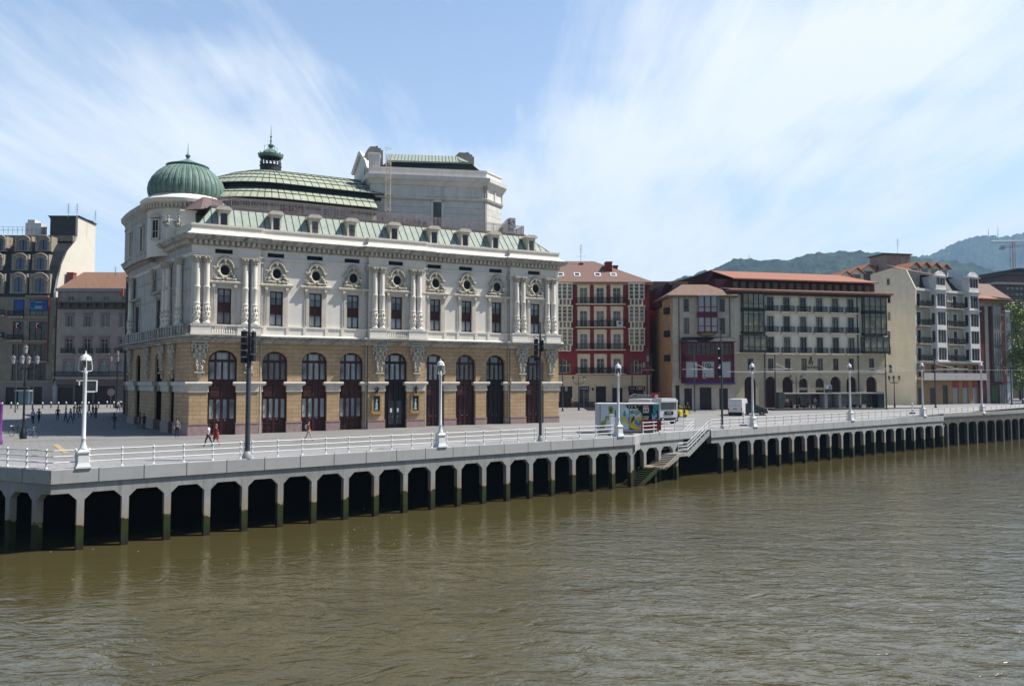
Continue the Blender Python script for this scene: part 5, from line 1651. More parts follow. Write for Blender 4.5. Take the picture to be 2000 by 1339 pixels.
def body(face, w, depth, h, m, z0=-1.2, y0=.45, name='rear_walls', core=True):
    q = MB(); q.box(.12, w - .12, y0 + .05, depth, z0, h - .1); part(q, 'interior', CORE, face.root)
    q = MB()
    q.poly([(0, .0, z0), (0, depth, z0), (0, depth, h), (0, 0, h)]); q.poly([(w, 0, z0), (w, 0, h), (w, depth, h), (w, depth, z0)]); q.poly([(0, depth, z0), (w, depth, z0), (w, depth, h), (0, depth, h)])
    return part(q, name, m, face.root)
def hip_roof(face, x0, x1, y0, y1, z0, z1, inx, iny, m, name='roof', th=.25):
    q = MB()
    q.box(x0, x1, y0, y1, z0 - th, z0)
    a = [(x0, y0, z0), (x1, y0, z0), (x1, y1, z0), (x0, y1, z0), (x0 + inx, y0 + iny, z1), (x1 - inx, y0 + iny, z1), (x1 - inx, y1 - iny, z1), (x0 + inx, y1 - iny, z1)]
    q.add([(p[0], p[1], p[2] + .01) for p in a], [(0, 1, 5, 4), (1, 2, 6, 5), (2, 3, 7, 6), (3, 0, 4, 7), (4, 5, 6, 7)])
    return part(q, name, m, face.root)
def face_px(name, pxl, pyl, pxr, angle, label, cat, group=None, dz=0.0):
    """facade whose left foot is at (pxl, pyl) on the ground"""
    A = G(pxl, pyl); A.z = gz(A.x, A.y) + dz
    f = Face(name, A, angle, label, cat, group)
    f.w = f.x(pxr, pyl)
    return f

# ================================================================== red building with glazed bays
RB = face_px('apartment_building', 1062, 794.5, 1270, R(1.0), 'deep red five storey building with cream framed glazed bays and red chimneys', 'building')
rw = RB.w
zz = lambda py, px=1180: RB.z(px, py)
xx = lambda px: RB.x(px, 650)
z_gf = zz(733); z_ev = zz(552)
body(RB, rw, 14, z_ev, RED)
mb = MB()
cols = [1140, 1172.5, 1205]
rows = [(562, 593), (607, 638), (652, 682), (700, 729)]
holes = []
for i, c in enumerate(cols):
    for j, (a, b) in enumerate(rows): holes.append((xx(c) - .62, xx(c) + .62, zz(b), zz(a)))
for p in (1102.5, 1242.5): holes.append((xx(p) - .95, xx(p) + .95, zz(728), zz(703), .7))
mb.wall(0, rw, z_gf, z_ev, holes, 0, .35); part(mb, 'wall', RED, RB.root)
for i, c in enumerate(cols):
    for j, (a, b) in enumerate(rows):
        x0, x1 = xx(c) - .62, xx(c) + .62
        window(RB, x0, x1, zz(b), zz(a), mat('cream_window_frame', (.55, .5, .4), .6, .05), LGLASS if (i * 3 + j) % 3 else GREYGLASS, 'red', bars=(.5,), hb=(.72,))
        q = MB(); t = .42; z0, z1 = zz(b), zz(a)
        q.box(x0 - t, x0 - .0, -.07, 0, z0, z1 + .35); q.box(x1, x1 + t, -.07, 0, z0, z1 + .35); q.box(x0, x1, -.07, 0, z1, z1 + .35)
        q.box(x0 - t - .1, x1 + t + .1, -.2, 0, z1 + .35, z1 + .48); q.box(x0 - t, x1 + t, -.09, 0, z1 + .48, z1 + .78)
        for sx in (x0 - .1, x1 + .1): q.box(sx - .10, sx + .10, -.3, 0, z1 + .42, z1 + .74)
        part(q, 'window_trim', CREAM, RB.root)
        balcony(RB, x0 - .75, x1 + .75, z0 - .02, .62, 1.0, slab=CREAM, key='red')
        if j == 3 or (i > 0 and j in (0, 1)): plants(RB, x0 - .7, x1 + .7, z0 + (.9 if j < 3 else .4), -.6, 42 if j == 3 else 18, seed=i * 7 + j, hh=.35 if j < 3 else .6)
q = MB(); q.box(xx(1203), xx(1203) + 1.1, -.68, -.64, zz(637.5), zz(637.5) + .95)
bnr = part(q, 'balcony_banner', mat('white_flag_cloth', (.6, .6, .66), .8, .05), RB.root)
q = MB(); q.blob((xx(1203) + .55, -.70, zz(637.5) + .5), (.22, .02, .2)); part(q, 'banner_mark', SIGNBLUE, bnr)
for p0, p1 in ((1090, 1117.5), (1227, 1257.5)):                     # glazed bay windows
    x0, x1 = (xx(p0) if p0 > 1095 else xx(1087)), xx(p1)
    for a, b in ((553, 597), (597, 641), (641, 686)):
        z0, z1 = zz(b), zz(a); zm = z0 + (z1 - z0) * .30; q = MB()
        d = .85
        q.box(x0 - .1, x1 + .1, -d - .1, 0, z1 - .22, z1); q.box(x0, x1, -d, 0, zm - .15, zm + .0); q.box(x0 + .3, x1 - .3, -d + .12, 0, z0, z0 + .15)
        for k in range(4):
            x = x0 + (x1 - x0) * k / 3; q.box(x - .13 if k else x, x + .13 if k < 3 else x, -d - .02, -d + .14, zm, z1 - .2)
            xi = x0 + .35 + (x1 - x0 - .7) * k / 3; q.box(xi - .12, xi + .12, -d + .14, -d + .3, z0 + .1, zm)
        for k in range(1, 4): q.box(x0, x1, -d, -d + .1, zm + (z1 - zm) * k / 4 - .05, zm + (z1 - zm) * k / 4 + .05)
        for k in range(3): q.box(x0 if k < 2 else x1 - .12, x0 + .12 if k < 2 else x1, -d + .4 * k, -d + .4 * k + .1, zm, z1)
        bay = part(q, 'bay_window', CREAM, RB.root)
        q = MB(); q.box(x0 + .06, x1 - .06, -d + .10, -.02, zm, z1 - .2); q.box(x0 + .4, x1 - .4, -d + .22, -.02, z0 + .1, zm - .1); part(q, 'pane', GREYGLASS, bay)
for p in (1102.5, 1242.5):
    window(RB, xx(p) - .95, xx(p) + .95, zz(728), zz(703), CREAM, DGLASS if p < 1200 else LGLASS, 'redarch', bars=(.33, .66), hb=(.6,))
# ground floor
mb = MB(); gh = [(xx(1092), xx(1117.5), -1.2, zz(754)), (xx(1131), xx(1150), -1.2, zz(754)), (xx(1163), xx(1183), zz(784), zz(754)), (xx(1195), xx(1215), -1.2, zz(754)), (xx(1227), xx(1256), -1.2, zz(762))]
mb.wall(0, rw, -1.2, z_gf, gh, -.06, .4); part(mb, 'ground_floor_wall', CREAMW, RB.root)
mb = MB(); mb.box(-.1, rw + .1, -.3, 0, z_gf - .12, z_gf + .06); part(mb, 'string_course', CREAM, RB.root)
mb = MB()
cur = 0
for h in gh:
    if h[2] < -1: mb.box(cur, h[0], -.10, -.02, -1.2, zz(784)); cur = h[1]
mb.box(cur, rw, -.10, -.02, -1.2, zz(784)); part(mb, 'dark_dado', mat('dark_stone_dado', (.10, .085, .08), .8, .1, 1), RB.root)
for k, h in enumerate(gh):
    q = MB(); q.box(h[0], h[1], .12, .3, h[2], h[3]); part(q, 'shop_window' if k != 1 else 'entrance_door', SHOPD if k != 1 else DGLASS, RB.root)
q = MB(); q.box(xx(1140) - .06, xx(1140) + .06, .04, .12, -1, zz(762)); part(q, 'door_post', GREYM, RB.root)
sg = MB(); sg.box(gh[1][0], gh[1][1], -.16, -.06, zz(762.5), zz(754)); sg = part(sg, 'shop_sign', SIGNBLUE, RB.root)
text_obj('sign_text', 'CAFE', .42, SIGNTXT, sg, ((gh[1][0] + gh[1][1]) / 2, -.18, zz(758.3)), width=1.3)
sg = MB(); sg.box(xx(1226), xx(1258.5), -.2, -.06, zz(763), zz(753.5)); sg = part(sg, 'shop_sign', SIGNRED, RB.root)
text_obj('sign_text', 'ORO', .74, SIGNTXT, sg, (xx(1249), -.22, zz(758.2)), width=1.25)
text_obj('sign_text', 'COMPRO', .26, SIGNTXT, sg, (xx(1233.5), -.22, zz(758.2)), width=.9)
q = MB(); q.box(xx(1195), xx(1216), -.75, -.1, zz(757), zz(753)); part(q, 'awning', mat('white_awning', (.5, .5, .5), .7, .05), RB.root)
q = MB(); q.box(xx(1155), xx(1159), -.12, -.06, zz(762), zz(757)); part(q, 'wall_plaque', SIGNBLUE, RB.root)
# eaves, hipped roof, chimneys, skylights
hip_roof(RB, -14, rw + .65, -.75, 14.6, z_ev + .05, zz(522, 1120) + 2.0, 9.2, 7.0, TILE2)
mb = MB(); mb.box(-13.4, -.05, .0, 14, -1.2, z_ev - .3); part(mb, 'rear_wing', RED, RB.root)
mb = MB(); mb.box(-.7, rw + .5, -.6, 0, z_ev - .35, z_ev - .2); part(mb, 'eaves', mat('cream_eaves', (.45, .39, .29), .8, .08), RB.root)
def roof_pt(px, py, d): x, z = RB.L(px, py, d); return x, z
for p0, p1, top, d, dd in ((1132, 1138.5, 513.5, 5, .8), (1160, 1168, 518, 8, 1.0), (1183.5, 1195.5, 510.5, 2.6, 1.9), (1198, 1206.5, 518, 6.2, 1.0), (1207, 1215, 530.5, 6.4, .8)):
    xa, z1 = RB.L(p0, top, d); xb = RB.L(p1, top, d)[0]; q = MB(); q.box(xa, xb, d, d + dd, z_ev, z1); q.box(xa - .08, xb + .08, d - .08, d + dd + .08, z1 - .2, z1)
    part(q, 'chimney', mat('bright_red_chimney', (.22, .02, .025), .8, .1, 1), RB.root)
slope = (zz(522, 1120) + 2.0 - z_ev) / 7.0
for p in (1095, 1127, 1167, 1198):
    xa = RB.L(p, 534, 1.6)[0]; q = MB()
    y0_, y1_ = 1.0, 2.1; zb = z_ev + .05 + slope * (y0_ + .75); zt_ = z_ev + .05 + slope * (y1_ + .75)
    q.add([(xa - .55, y0_, zb + .1), (xa + .55, y0_, zb + .1), (xa + .55, y1_, zt_ + .1), (xa - .55, y1_, zt_ + .1), (xa - .55, y0_, zb), (xa + .55, y0_, zb), (xa + .55, y1_, zt_), (xa - .55, y1_, zt_)], [(0, 1, 2, 3), (0, 4, 5, 1), (1, 5, 6, 2), (3, 7, 4, 0)])
    s_ = part(q, 'skylight', mat('white_skylight_frame', (.7, .7, .7), .5, .03), RB.root)
    q = MB(); q.add([(xa - .35, y0_ + .2, zb + .13 + slope * .2), (xa + .35, y0_ + .2, zb + .13 + slope * .2), (xa + .35, y1_ - .25, zt_ + .13 - slope * .25), (xa - .35, y1_ - .25, zt_ + .13 - slope * .25)], [(0, 1, 2, 3)]); part(q, 'pane', DGLASS, s_)
def antenna(loc, h, label, parent=None, yagi=True):
    q = MB(); q.tube((0, 0, 0), (0, 0, h), .035, n=5)
    for k in range(5): q.tube((-.35, 0, h - .15 - k * .32), (.35, 0, h - .1 - k * .32), .015, n=4); q.tube((.1 * (k % 2), 0, h - .15 - k * .32), (.1, 0, h + .05 - k * .32), .02, n=4)
    if yagi:
        for s_ in (-1, 1): q.path([(0, 0, h * .38), (s_ * .7, 0, h * .36), (s_ * .85, 0, h * .46)], .02, 4)
    o = q.build('roof_antenna', GREYM, parent, loc); 
    if parent is None: tag(o, label, 'antenna')
    return o
xa, za = RB.L(1134.5, 514, 5.4); P = RB.root.location + Vector((xa * RB.c - 5.4 * RB.s, xa * RB.s + 5.4 * RB.c, za))
antenna(P, 3.3, 'thin tall aerial standing on the small chimney of the deep red building')

# ================================================================== corner building, orange flank, wine-red glazing
CB = face_px('corner_building', 1313, 800, 1437, R(2.0), 'buff corner building with an orange side and wine red glazed bays', 'building')
cw = CB.w
zc_ = lambda py, px=1380: CB.z(px, py)
xc_ = lambda px, d=0.0: CB.L(px, 650, d)[0]
zev = zc_(578)
body(CB, cw, 17, zev, ORANGEW)
mb = MB(); hs = []
for a, b in ((583.5, 608.5), (621, 652)):
    hs += [(xc_(1335.5), xc_(1346), zc_(b), zc_(a)), (xc_(1405.5), xc_(1416), zc_(b), zc_(a))]
mb.wall(0, cw, zc_(745), zev, hs, 0, .35); part(mb, 'wall', BSTONE, CB.root)
for h in hs: window(CB, *h, WINE, DGLASS, 'cb', bars=(.5,), hb=(.35,)); trim(CB, *h, mat('grey_window_trim', (.40, .39, .38), .8, .1), .14, .05)
mb = MB()
for y in (608, 655, 703): mb.box(-.05, cw, -.08, 0, zc_(y + 3), zc_(y + 1.5))
part(mb, 'string_course', BSTONE, CB.root)
for p in (1326, 1425.5): q = MB(); q.tube((xc_(p), -.12, zc_(740)), (xc_(p), -.12, zev), .07); part(q, 'drainpipe', DPOLE, CB.root)
# upper glazed bay
x0, x1 = xc_(1361), xc_(1398.5); z0, z1 = zc_(651), zc_(579)
q = MB(); d = .9
q.box(x0, x1, -d, 0, z0, z0 + .25); q.box(x0, x1, -d, 0, z1 - .1, z1)
zm = zc_(614); q.box(x0, x1, -d, 0, zm - .55, zm + .35)
for k in range(4): x = x0 + (x1 - x0) * k / 3; q.box(max(x0, x - .09), min(x1, x + .09), -d - .02, -d + .1, z0, z1)
for z in (z0 + .25 + (zm - .55 - z0) * .35, zm + .35 + (z1 - zm - .35) * .3): q.box(x0, x1, -d, -d + .06, z - .05, z + .05)
bw = part(q, 'bay_window', WINE, CB.root)
q = MB(); q.box(x0 + .05, x1 - .05, -d + .06, -.02, z0 + .2, z1 - .1); part(q, 'pane', LGLASS, bw)
q = MB(); q.box(x0 - .1, x1 + .1, -d - .15, 0, z1, z1 + .14); part(q, 'bay_roof', mat('zinc_cap', (.55, .56, .58), .5, .05), bw)
q = MB(); q.lathe((x0 + x1) / 2, 0, [(.05, z0 - .55), (1.0, z0 - .4), (1.6, z0 - .02)], 20, a0=math.pi, a1=2 * math.pi); o = part(q, 'bay_corbel', mat('olive_plaster', (.24, .22, .10), .8, .1), CB.root)
# lower two storey glazed front
x0, x1 = xc_(1329.5), xc_(1429); z0, z1 = zc_(748), zc_(667)
q = MB(); d = 1.1; zm0, zm1 = zc_(705), zc_(693)
q.box(x0, x1, -d, 0, z1 - .28, z1); q.box(x0, x1, -d, 0, zm0, zm1); q.box(x0, x1, -d, 0, z0, zc_(738)); q.box(x0, x0 + .5, -d, 0, z0, z1); q.box(x1 - .35, x1, -d, 0, z0, z1)
for k in range(1, 11): x = x0 + (x1 - x0) * k / 11; q.box(x - .05, x + .05, -d + .02, -d + .12, zm1, z1 - .2)
for a in (1363, 1395.5): q.box(xc_(a) - .28, xc_(a) + .32, -d + .02, 0, z0, zm0)
for k in (1,): q.box(x0, x1, -d + .03, -d + .1, zm1 + (z1 - zm1) * .55, zm1 + (z1 - zm1) * .55 + .08)
lb = part(q, 'glazed_gallery', WINE, CB.root)
q = MB(); q.box(x0 + .3, x1 - .2, -d + .12, -.05, zm1 - .05, z1 - .2); part(q, 'pane', DGLASS, lb)
q = MB(); q.box(x0 + .3, x1 - .2, -d + .22, -.05, z0 + .2, zm0); part(q, 'pane', DGLASS, lb)
for a, b in ((1336.5, 1361.5), (1369, 1394), (1401.5, 1426)):
    q = MB(); q.box(xc_(a, -d), xc_(b, -d), -d + .1, -d + .14, zc_(736.5), zc_(707)); bn = part(q, 'window_banner', CLOTHW, lb)
    if a == 1369: text_obj('banner_text', '100', 1.25, SIGNDARK, bn, (xc_(1379.5, -d), -d + .08, zc_(715)), width=1.2); text_obj('banner_text', 'años', .5, SIGNDARK, bn, (xc_(1388.5, -d), -d + .08, zc_(716.5)), width=.75)
q = MB(); q.box(xc_(1334), xc_(1430), -d - .12, -d, zc_(750), zc_(746)); part(q, 'blue_fascia_strip', mat('blue_strip', (.03, .05, .22), .5, .1), lb)
q = MB(); q.add([(x0 - .4, -d - .3, z1), (x1 + .3, -d - .3, z1), (x1 - .2, 0, z1 + .75), (x0 + .3, 0, z1 + .75)], [(0, 1, 2, 3)]); q.box(x0 - .4, x1 + .3, -d - .3, 0, z1 - .08, z1 - .01); part(q, 'gallery_roof', SLATE, lb)
# ground floor
gh = [(xc_(1318), xc_(1326), -1.3, zc_(752)), (xc_(1335), xc_(1350), -1.3, zc_(758)), (xc_(1365), xc_(1388), -1.3, zc_(756)), (xc_(1403), xc_(1420), -1.3, zc_(758))]
mb = MB(); mb.wall(0, cw, -1.3, zc_(745), gh, -.05, .4); part(mb, 'ground_floor_wall', BSTONE, CB.root)
for h in gh:
    q = MB(); q.box(h[0], h[1], .1, .3, -1.3, h[3]); part(q, 'shopfront', SHOPD, CB.root)
# flank
ca, sa = 0, 0
fh = [(.9, 1.9, zc_(607), zc_(590)), (.9, 1.9, zc_(657), zc_(628)), (1.0, 2.0, zc_(705), zc_(672)), (1.0, 2.0, zc_(742), zc_(715)), (5.0, 6.2, zc_(607), zc_(594)), (5.0, 6.2, zc_(655), zc_(630))]
mb = MB(); mb.M = Matrix.Rotation(R(-90), 4, 'Z'); mb.wall(-17, 0, -1.3, zev, [(-b, -a, c, d_) for a, b, c, d_ in fh], -.06, .3); part(mb, 'side_wall', ORANGEW, CB.root)
q = MB(); q.M = Matrix.Rotation(R(-90), 4, 'Z')
for a, b, c, d_ in fh: q.box(-b, -a, .02, .05, c, d_)
part(q, 'side_window', DGLASS, CB.root)
q = MB()
for z in (zc_(612), zc_(657), zc_(705)): q.box(-.75, -.05, .6, 2.2, z, z + .12); q.box(-.75, -.72, .6, 2.2, z, z + 1.0); q.box(-.75, -.05, .6, .64, z, z + 1.0)
part(q, 'side_balcony', IRON, CB.root)
hip_roof(CB, -.9, cw + .5, -.8, 17, zev + .05, zc_(556) + .5, 3.6, 4.6, TILE3)
q = MB(); q.box(xc_(1312, 6), xc_(1340, 6), 5, 8, zev, CB.L(1325, 556, 6)[1]); dm = part(q, 'roof_dormer', LGLASS, CB.root)
q = MB(); q.box(xc_(1308, 6), xc_(1341, 6), 4.6, 8.3, CB.L(1325, 556, 6)[1], CB.L(1325, 552, 6)[1]); part(q, 'dormer_roof', TILE, dm)
# narrow dark street side building left of it, seen behind
SB = face_px('side_street_building', 1268, 792, 1300, R(3), 'dark narrow wine coloured house at the mouth of the side street', 'building')
q = MB(); q.box(0, SB.w + 3, 6, 14, -1, SB.z(1280, 572, 6)); part(q, 'wall', WINE2, SB.root)
q = MB(); q.xprism([(-.5, SB.z(1272, 574, 6)), (2.2, SB.z(1295, 550, 6)), (8, SB.z(1295, 550, 6))], 5.5, 14); part(q, 'roof', TILE3, SB.root)

# ================================================================== hotel
HT = face_px('hotel', 1436, 799, 1732, R(13), 'long cream hotel with iron balconies, green glazed bays and orange roof', 'hotel')
hw_ = HT.w
hx = lambda px, py=640, d=0.0: HT.L(px, py, d)[0]
def hz(py, px=1580): return HT.L(px, py)[1]
z1f = HT.z(1437, 687); zbase = z1f; zev = HT.z(1437, 570)
body(HT, hw_, 14, zev, HOTELW)
cpx = [1504.5, 1536.5, 1568.5, 1600.5, 1631.5, 1662]
rowz = [(HT.z(1505, b), HT.z(1505, t)) for t, b in ((579.5, 608), (617, 648.5), (657.5, 689.5))]
mb = MB(); hs = []
for p in cpx:
    for z0, z1 in rowz: hs.append((hx(p) - .62, hx(p) + .62, z0, z1))
mb.wall(0, hw_, z1f, zev, hs, 0, .35); part(mb, 'wall', HOTELW, HT.root)
for k, h in enumerate(hs):
    window(HT, *h, IRON, DGLASS, 'ht', bars=(.5,), hb=(.75,)); trim(HT, *h, mat('pale_window_surround', (.66, .62, .54), .8, .05), .22, .05)
    balcony(HT, h[0] - .55, h[1] + .55, h[2], .55, .95, key='ht', slab=HOTELW)
mb = MB()
for i in (0, 1): mb.box(0, hw_, -.06, 0, rowz[i][0] - .45, rowz[i][0] - .25)
mb.box(-.1, hw_ + .1, -.35, 0, z1f - .25, z1f + .0); mb.box(0, hw_, -.08, 0, HT.z(1437, 727), HT.z(1437, 725)); part(mb, 'string_course', HOTELW, HT.root)
for p in (1492, 1674): q = MB(); q.tube((hx(p), -.12, 0), (hx(p), -.12, zev), .09); part(q, 'drainpipe', DPOLE, HT.root)
for p0, p1 in ((1446.5, 1487), (1682, 1725)):
    x0, x1 = hx(p0), hx(p1)
    for t_i, b_i in ((566, 606), (606.5, 652), (655, 688)):
        z0, z1 = HT.z(1466, b_i), HT.z(1466, t_i); q = MB(); d = .9; dd = .25 if b_i == 688 else 0
        q.box(x0 - dd, x1 + dd, -d - dd, 0, z0, z0 + .35); q.box(x0 - dd, x1 + dd, -d - dd, 0, z1 - .15, z1)
        for k in range(5): x = x0 - dd + (x1 - x0 + 2 * dd) * k / 4; q.box(x - .07, x + .07, -d - dd, -d - dd + .1, z0, z1)
        for t in (.30, .82): q.box(x0 - dd, x1 + dd, -d - dd, -d - dd + .08, z0 + (z1 - z0) * t, z0 + (z1 - z0) * t + .07)
        for y in (-d, -.45): q.box(x0 - dd, x0 - dd + .08, y, y + .08, z0, z1); q.box(x1 + dd - .08, x1 + dd, y, y + .08, z0, z1)
        bw = part(q, 'bay_window', GREENJ, HT.root); q = MB(); q.box(x0 - dd + .05, x1 + dd - .05, -d - dd + .05, -.02, z0 + .05, z1 - .05); part(q, 'pane', mat('olive_room_glass', (.24, .235, .17), .3, .5, .8, spec=.3), bw)
# ashlar base with arches
mb = MB(); gh = []
for p in (1465.5, 1505, 1538, 1570, 1601.5, 1632, 1662.5, 1702): gh.append((hx(p, 710) - .50, hx(p, 710) + .50, HT.z(p, 723), HT.z(p, 700)))
ar = []
for p, w in ((1465, 1.0), (1505.5, .95), (1538.5, .95), (1569, .78), (1601, .78), (1632, .95), (1663, .95), (1702, .98)):
    big = w > .9; ar.append((hx(p, 760) - w, hx(p, 760) + w, -1.3, HT.z(p, 735 if big else 738), w))
mb.wall(0, hw_, -1.3, z1f - .1, gh + ar, -.05, .45); part(mb, 'base_wall', HOTELS, HT.root)
for h in gh: window(HT, *h, IRON, DGLASS, 'htb', y=-.05, bars=(.5,), hb=())
for k, h in enumerate(ar):
    q = MB(); q.box(h[0], h[1], .25, .4, -1.3, h[3]); o = part(q, 'arched_opening', WINE2 if k not in (3, 4) else SHOPD, HT.root)
    q = MB(); q.box(h[0], h[1], .05, .25, 3.0, 3.45) if k in (3, 4) else [q.box(h[0] + (h[1]-h[0]) * j / 4 - .05, h[0] + (h[1]-h[0]) * j / 4 + .05, .15, .25, 2.6, h[3]) for j in (1, 2, 3)]
    part(q, 'transom', HOTELS if k in (3, 4) else IRON, o)
for p in (1569, 1601): q = MB(); q.torus((hx(p, 730), -.09, HT.z(p, 731)), .22, .06, n=14, k=5); part(q, 'roundel', HOTELS, HT.root)
# hotel emblem: a tree above a line of letters
xe_ = hx(1586, 712); ze_ = HT.z(1586, 708); q = MB(); r = random.Random(4)
q.tube((xe_, -.1, HT.z(1586, 714)), (xe_, -.1, HT.z(1586, 704)), .05)
for k in range(22):
    a = r.random(); q.blob((xe_ - .25 + r.uniform(-.5, .45) * (1 - a), -.1, ze_ - .3 + a * 1.3), (.14, .05, .12), 6, 4)
o = part(q, 'emblem', mat('olive_metal_emblem', (.06, .06, .035), .6, .2), HT.root)
text_obj('emblem_text', 'Nervión', .62, SIGNDARK, o, (xe_, -.10, HT.z(1586, 717)), width=2.5)
# eaves and set-back wine top storey under orange roof
q = MB(); q.box(-1.2, hw_ + .8, -1.3, 4, zev + .02, zev + .30); q.add([(-1.2, -1.3, zev + .30), (hw_ + .8, -1.3, zev + .3), (hw_ + .8, 2.5, zev + .95), (-1.2, 2.5, zev + .95)], [(0, 1, 2, 3)]); part(q, 'eaves_roof', mat('red_brown_eaves_tiles', (.26, .13, .09), .85, .2, 3), HT.root)
q = MB(); q.box(-.9, hw_ + .5, -1.0, 0, zev - .35, zev + .02); part(q, 'soffit', mat('dark_eaves', (.05, .035, .03), .8, .2), HT.root)
yb = 3.0
xt0_, xt1_ = HT.L(1398, 560, yb)[0], HT.L(1708, 560, yb)[0]; zt0, zt1 = zev, HT.L(1437, 545.5, yb)[1]
q = MB(); q.box(xt0_, xt1_, yb, 13, zt0, zt1); tp = part(q, 'top_storey', WINE2, HT.root)
for k in range(18):
    x = xt0_ + 3.5 + k * (xt1_ - xt0_ - 5) / 17; q = MB(); q.box(x - .4, x + .4, yb - .05, yb + .05, zt0 + .6, zt1 - .35); part(q, 'top_window', mat('dim_cream_blind', (.16, .13, .09), .5, .2), tp)
q = MB(); zr = HT.L(1450, 530.5, 8)[1]
xr0, xr1 = HT.L(1432, 546, yb - 1.4)[0], HT.L(1716, 560, yb - 1.4)[0]
za_ = zt1 + .05
xl8, xr8 = HT.L(1389, 530, 8)[0], HT.L(1638, 540, 8)[0]
q.add([(xr0, yb - 1.4, za_), (xr1, yb - 1.4, za_), (xr8, 8, zr), (xl8, 8, zr), (xl8, 8, zr), (xr1, 14.5, za_), (xl8, 14.5, za_), (xr0, yb - 1.4, za_ - .2), (xr1, yb - 1.4, za_ - .2)],
      [(0, 1, 2, 3), (1, 5, 2), (3, 2, 5, 6), (0, 7, 8, 1)])
part(q, 'orange_roof', mat('orange_roof_tiles', (.36, .155, .10), .85, .14, 3.5, .12, .4, bsc=9), HT.root)
# gable of the same block that steps down behind the corner building
q = MB()
gp = [HT.L(p, y, yb + 4.2) for p, y in ((1290, 574), (1299, 556), (1330, 549), (1360, 540), (1388, 529.5), (1400, 532), (1440, 545), (1440, 600), (1290, 600))]
q.xprism(gp, yb + 4.2, 12); part(q, 'wine_gable', WINE2, HT.root)
q = MB(); q.path([(gp[i][0], yb + 4.1, gp[i][1] + .1) for i in range(1, 5)], .13, 5); part(q, 'gable_edge', IRON, HT.root)

# ================================================================== yellow-flanked building with grey-white bays
YB = face_px('bay_fronted_building', 1788, 790.5, 1912, R(27), 'tall building with blank yellow side, grey white bays and slate mansard', 'building')
yw = YB.w
yx = lambda px, py=650, d=0.0: YB.L(px, py, d)[0]
yz = lambda py, px=1790: YB.z(px, py)
zm0 = yz(563.5); zpar = yz(565)
flankL = YB.loc(P_y(1726, 560, 148))
fd = 17.0
body(YB, yw, 3, zm0, GREYW)
q = MB()                                                             # blank side wall (trapezoid rising to the ridge)
q.M = Matrix.Rotation(R(-90 + 27 + 8), 4, 'Z').inverted() if False else None
va = YB.loc(P_z(1700, 791, 0) * 1.0)
# side wall runs back from the front corner towards the left
Ltop = [(1788, 563), (1770, 527), (1742, 523), (1700, 536)]
sd_dir = None
def side_pt(px, py, k):
    """point on the side wall plane, k = fraction used only for ordering"""
    r = ray(px, py); o = YB.root.location; ang = YB.ang + R(104); n = Vector((-math.sin(ang), math.cos(ang), 0))
    t = (o.x * n.x + o.y * n.y) / (r.x * n.x + r.y * n.y); P = Vector((r.x * t, r.y * t, CAM_H + r.z * t)); return YB.loc(P)
sp_ = [side_pt(p, y, 0) for p, y in Ltop]
base0 = Vector((0, 0, -1.5)); baseN = Vector((sp_[-1].x, sp_[-1].y, -1.5))
pts = [base0] + sp_ + [baseN]
q.add([tuple(p) for p in pts] + [(p.x + .25, p.y, p.z) for p in pts], [tuple(range(len(pts)))] + [(i, i + 1, len(pts) + i + 1, len(pts) + i) for i in range(len(pts) - 1)])
swl = part(q, 'side_wall', YELLOWW, YB.root)
for px0, py0, h in ((1730.5, 543, 15), (1732, 576, 17), (1732, 608, 19), (1732, 645, 16), (1733, 675, 19), (1735, 710, 19)):
    a, b = side_pt(px0, py0, 0), side_pt(px0 + 8, py0 + h, 0); q = MB()
    for f_, off, m_i in ((0.0, -.05, 0), (.18, -.09, 1)):
        dx = (b - a); lo = a + Vector((dx.x * f_, dx.y * f_, 0)); hi = b - Vector((dx.x * f_, dx.y * f_, 0)); zt_, zb_ = a.z - f_, b.z + f_
        q.add([(lo.x + off * .7, lo.y + off * .7, zb_), (hi.x + off * .7, hi.y + off * .7, zb_), (hi.x + off * .7, hi.y + off * .7, zt_), (lo.x + off * .7, lo.y + off * .7, zt_)], [(0, 1, 2, 3)], m_i)
    part(q, 'side_window', [CREAM, DGLASS], swl)
# roof and body behind
q = MB(); yr = YB.loc(P_y(1900, 520, 150))
bk = [(0.25, 0.3), (yw, .3), (yw, 16), (sp_[-1].x + .4, 18), (sp_[-1].x + .3, sp_[-1].y)]
q.prism(bk, -1.5, zm0 - .05); part(q, 'rear_walls', GREYW, YB.root)
q = MB(); zr_ = side_pt(1770, 527, 0).z; zr2 = sp_[2].z
q.add([(0, .35, zm0), (yw, .35, zm0), (yw - .8, 3.2, zr_ - .2), (sp_[1].x + .1, sp_[1].y, zr_ - .05)], [(0, 1, 2, 3)]); q.add([(yw, .35, zm0), (yw, 16, zm0), (yw - .8, 16, zr_ - .2), (yw - .8, 3.2, zr_ - .2)], [(0, 1, 2, 3)])
part(q, 'mansard_roof', SLATE, YB.root)
q = MB(); q.add([(sp_[1].x, sp_[1].y, zr_), (yw - .8, 3.2, zr_ - .15), (yw - 2, 9, zr_ + 1.6), (sp_[2].x + 1, sp_[2].y + 2, zr_ + 1.6)], [(0, 1, 2, 3)]); q.add([(sp_[2].x, sp_[2].y, sp_[2].z + .05), (sp_[1].x, sp_[1].y, zr_ + .05), (yw - 2, 9, zr_ + 1.6), (sp_[3].x, sp_[3].y, sp_[3].z + .05)], [(0, 1, 2, 3)])
part(q, 'tiled_roof', TILE, YB.root)
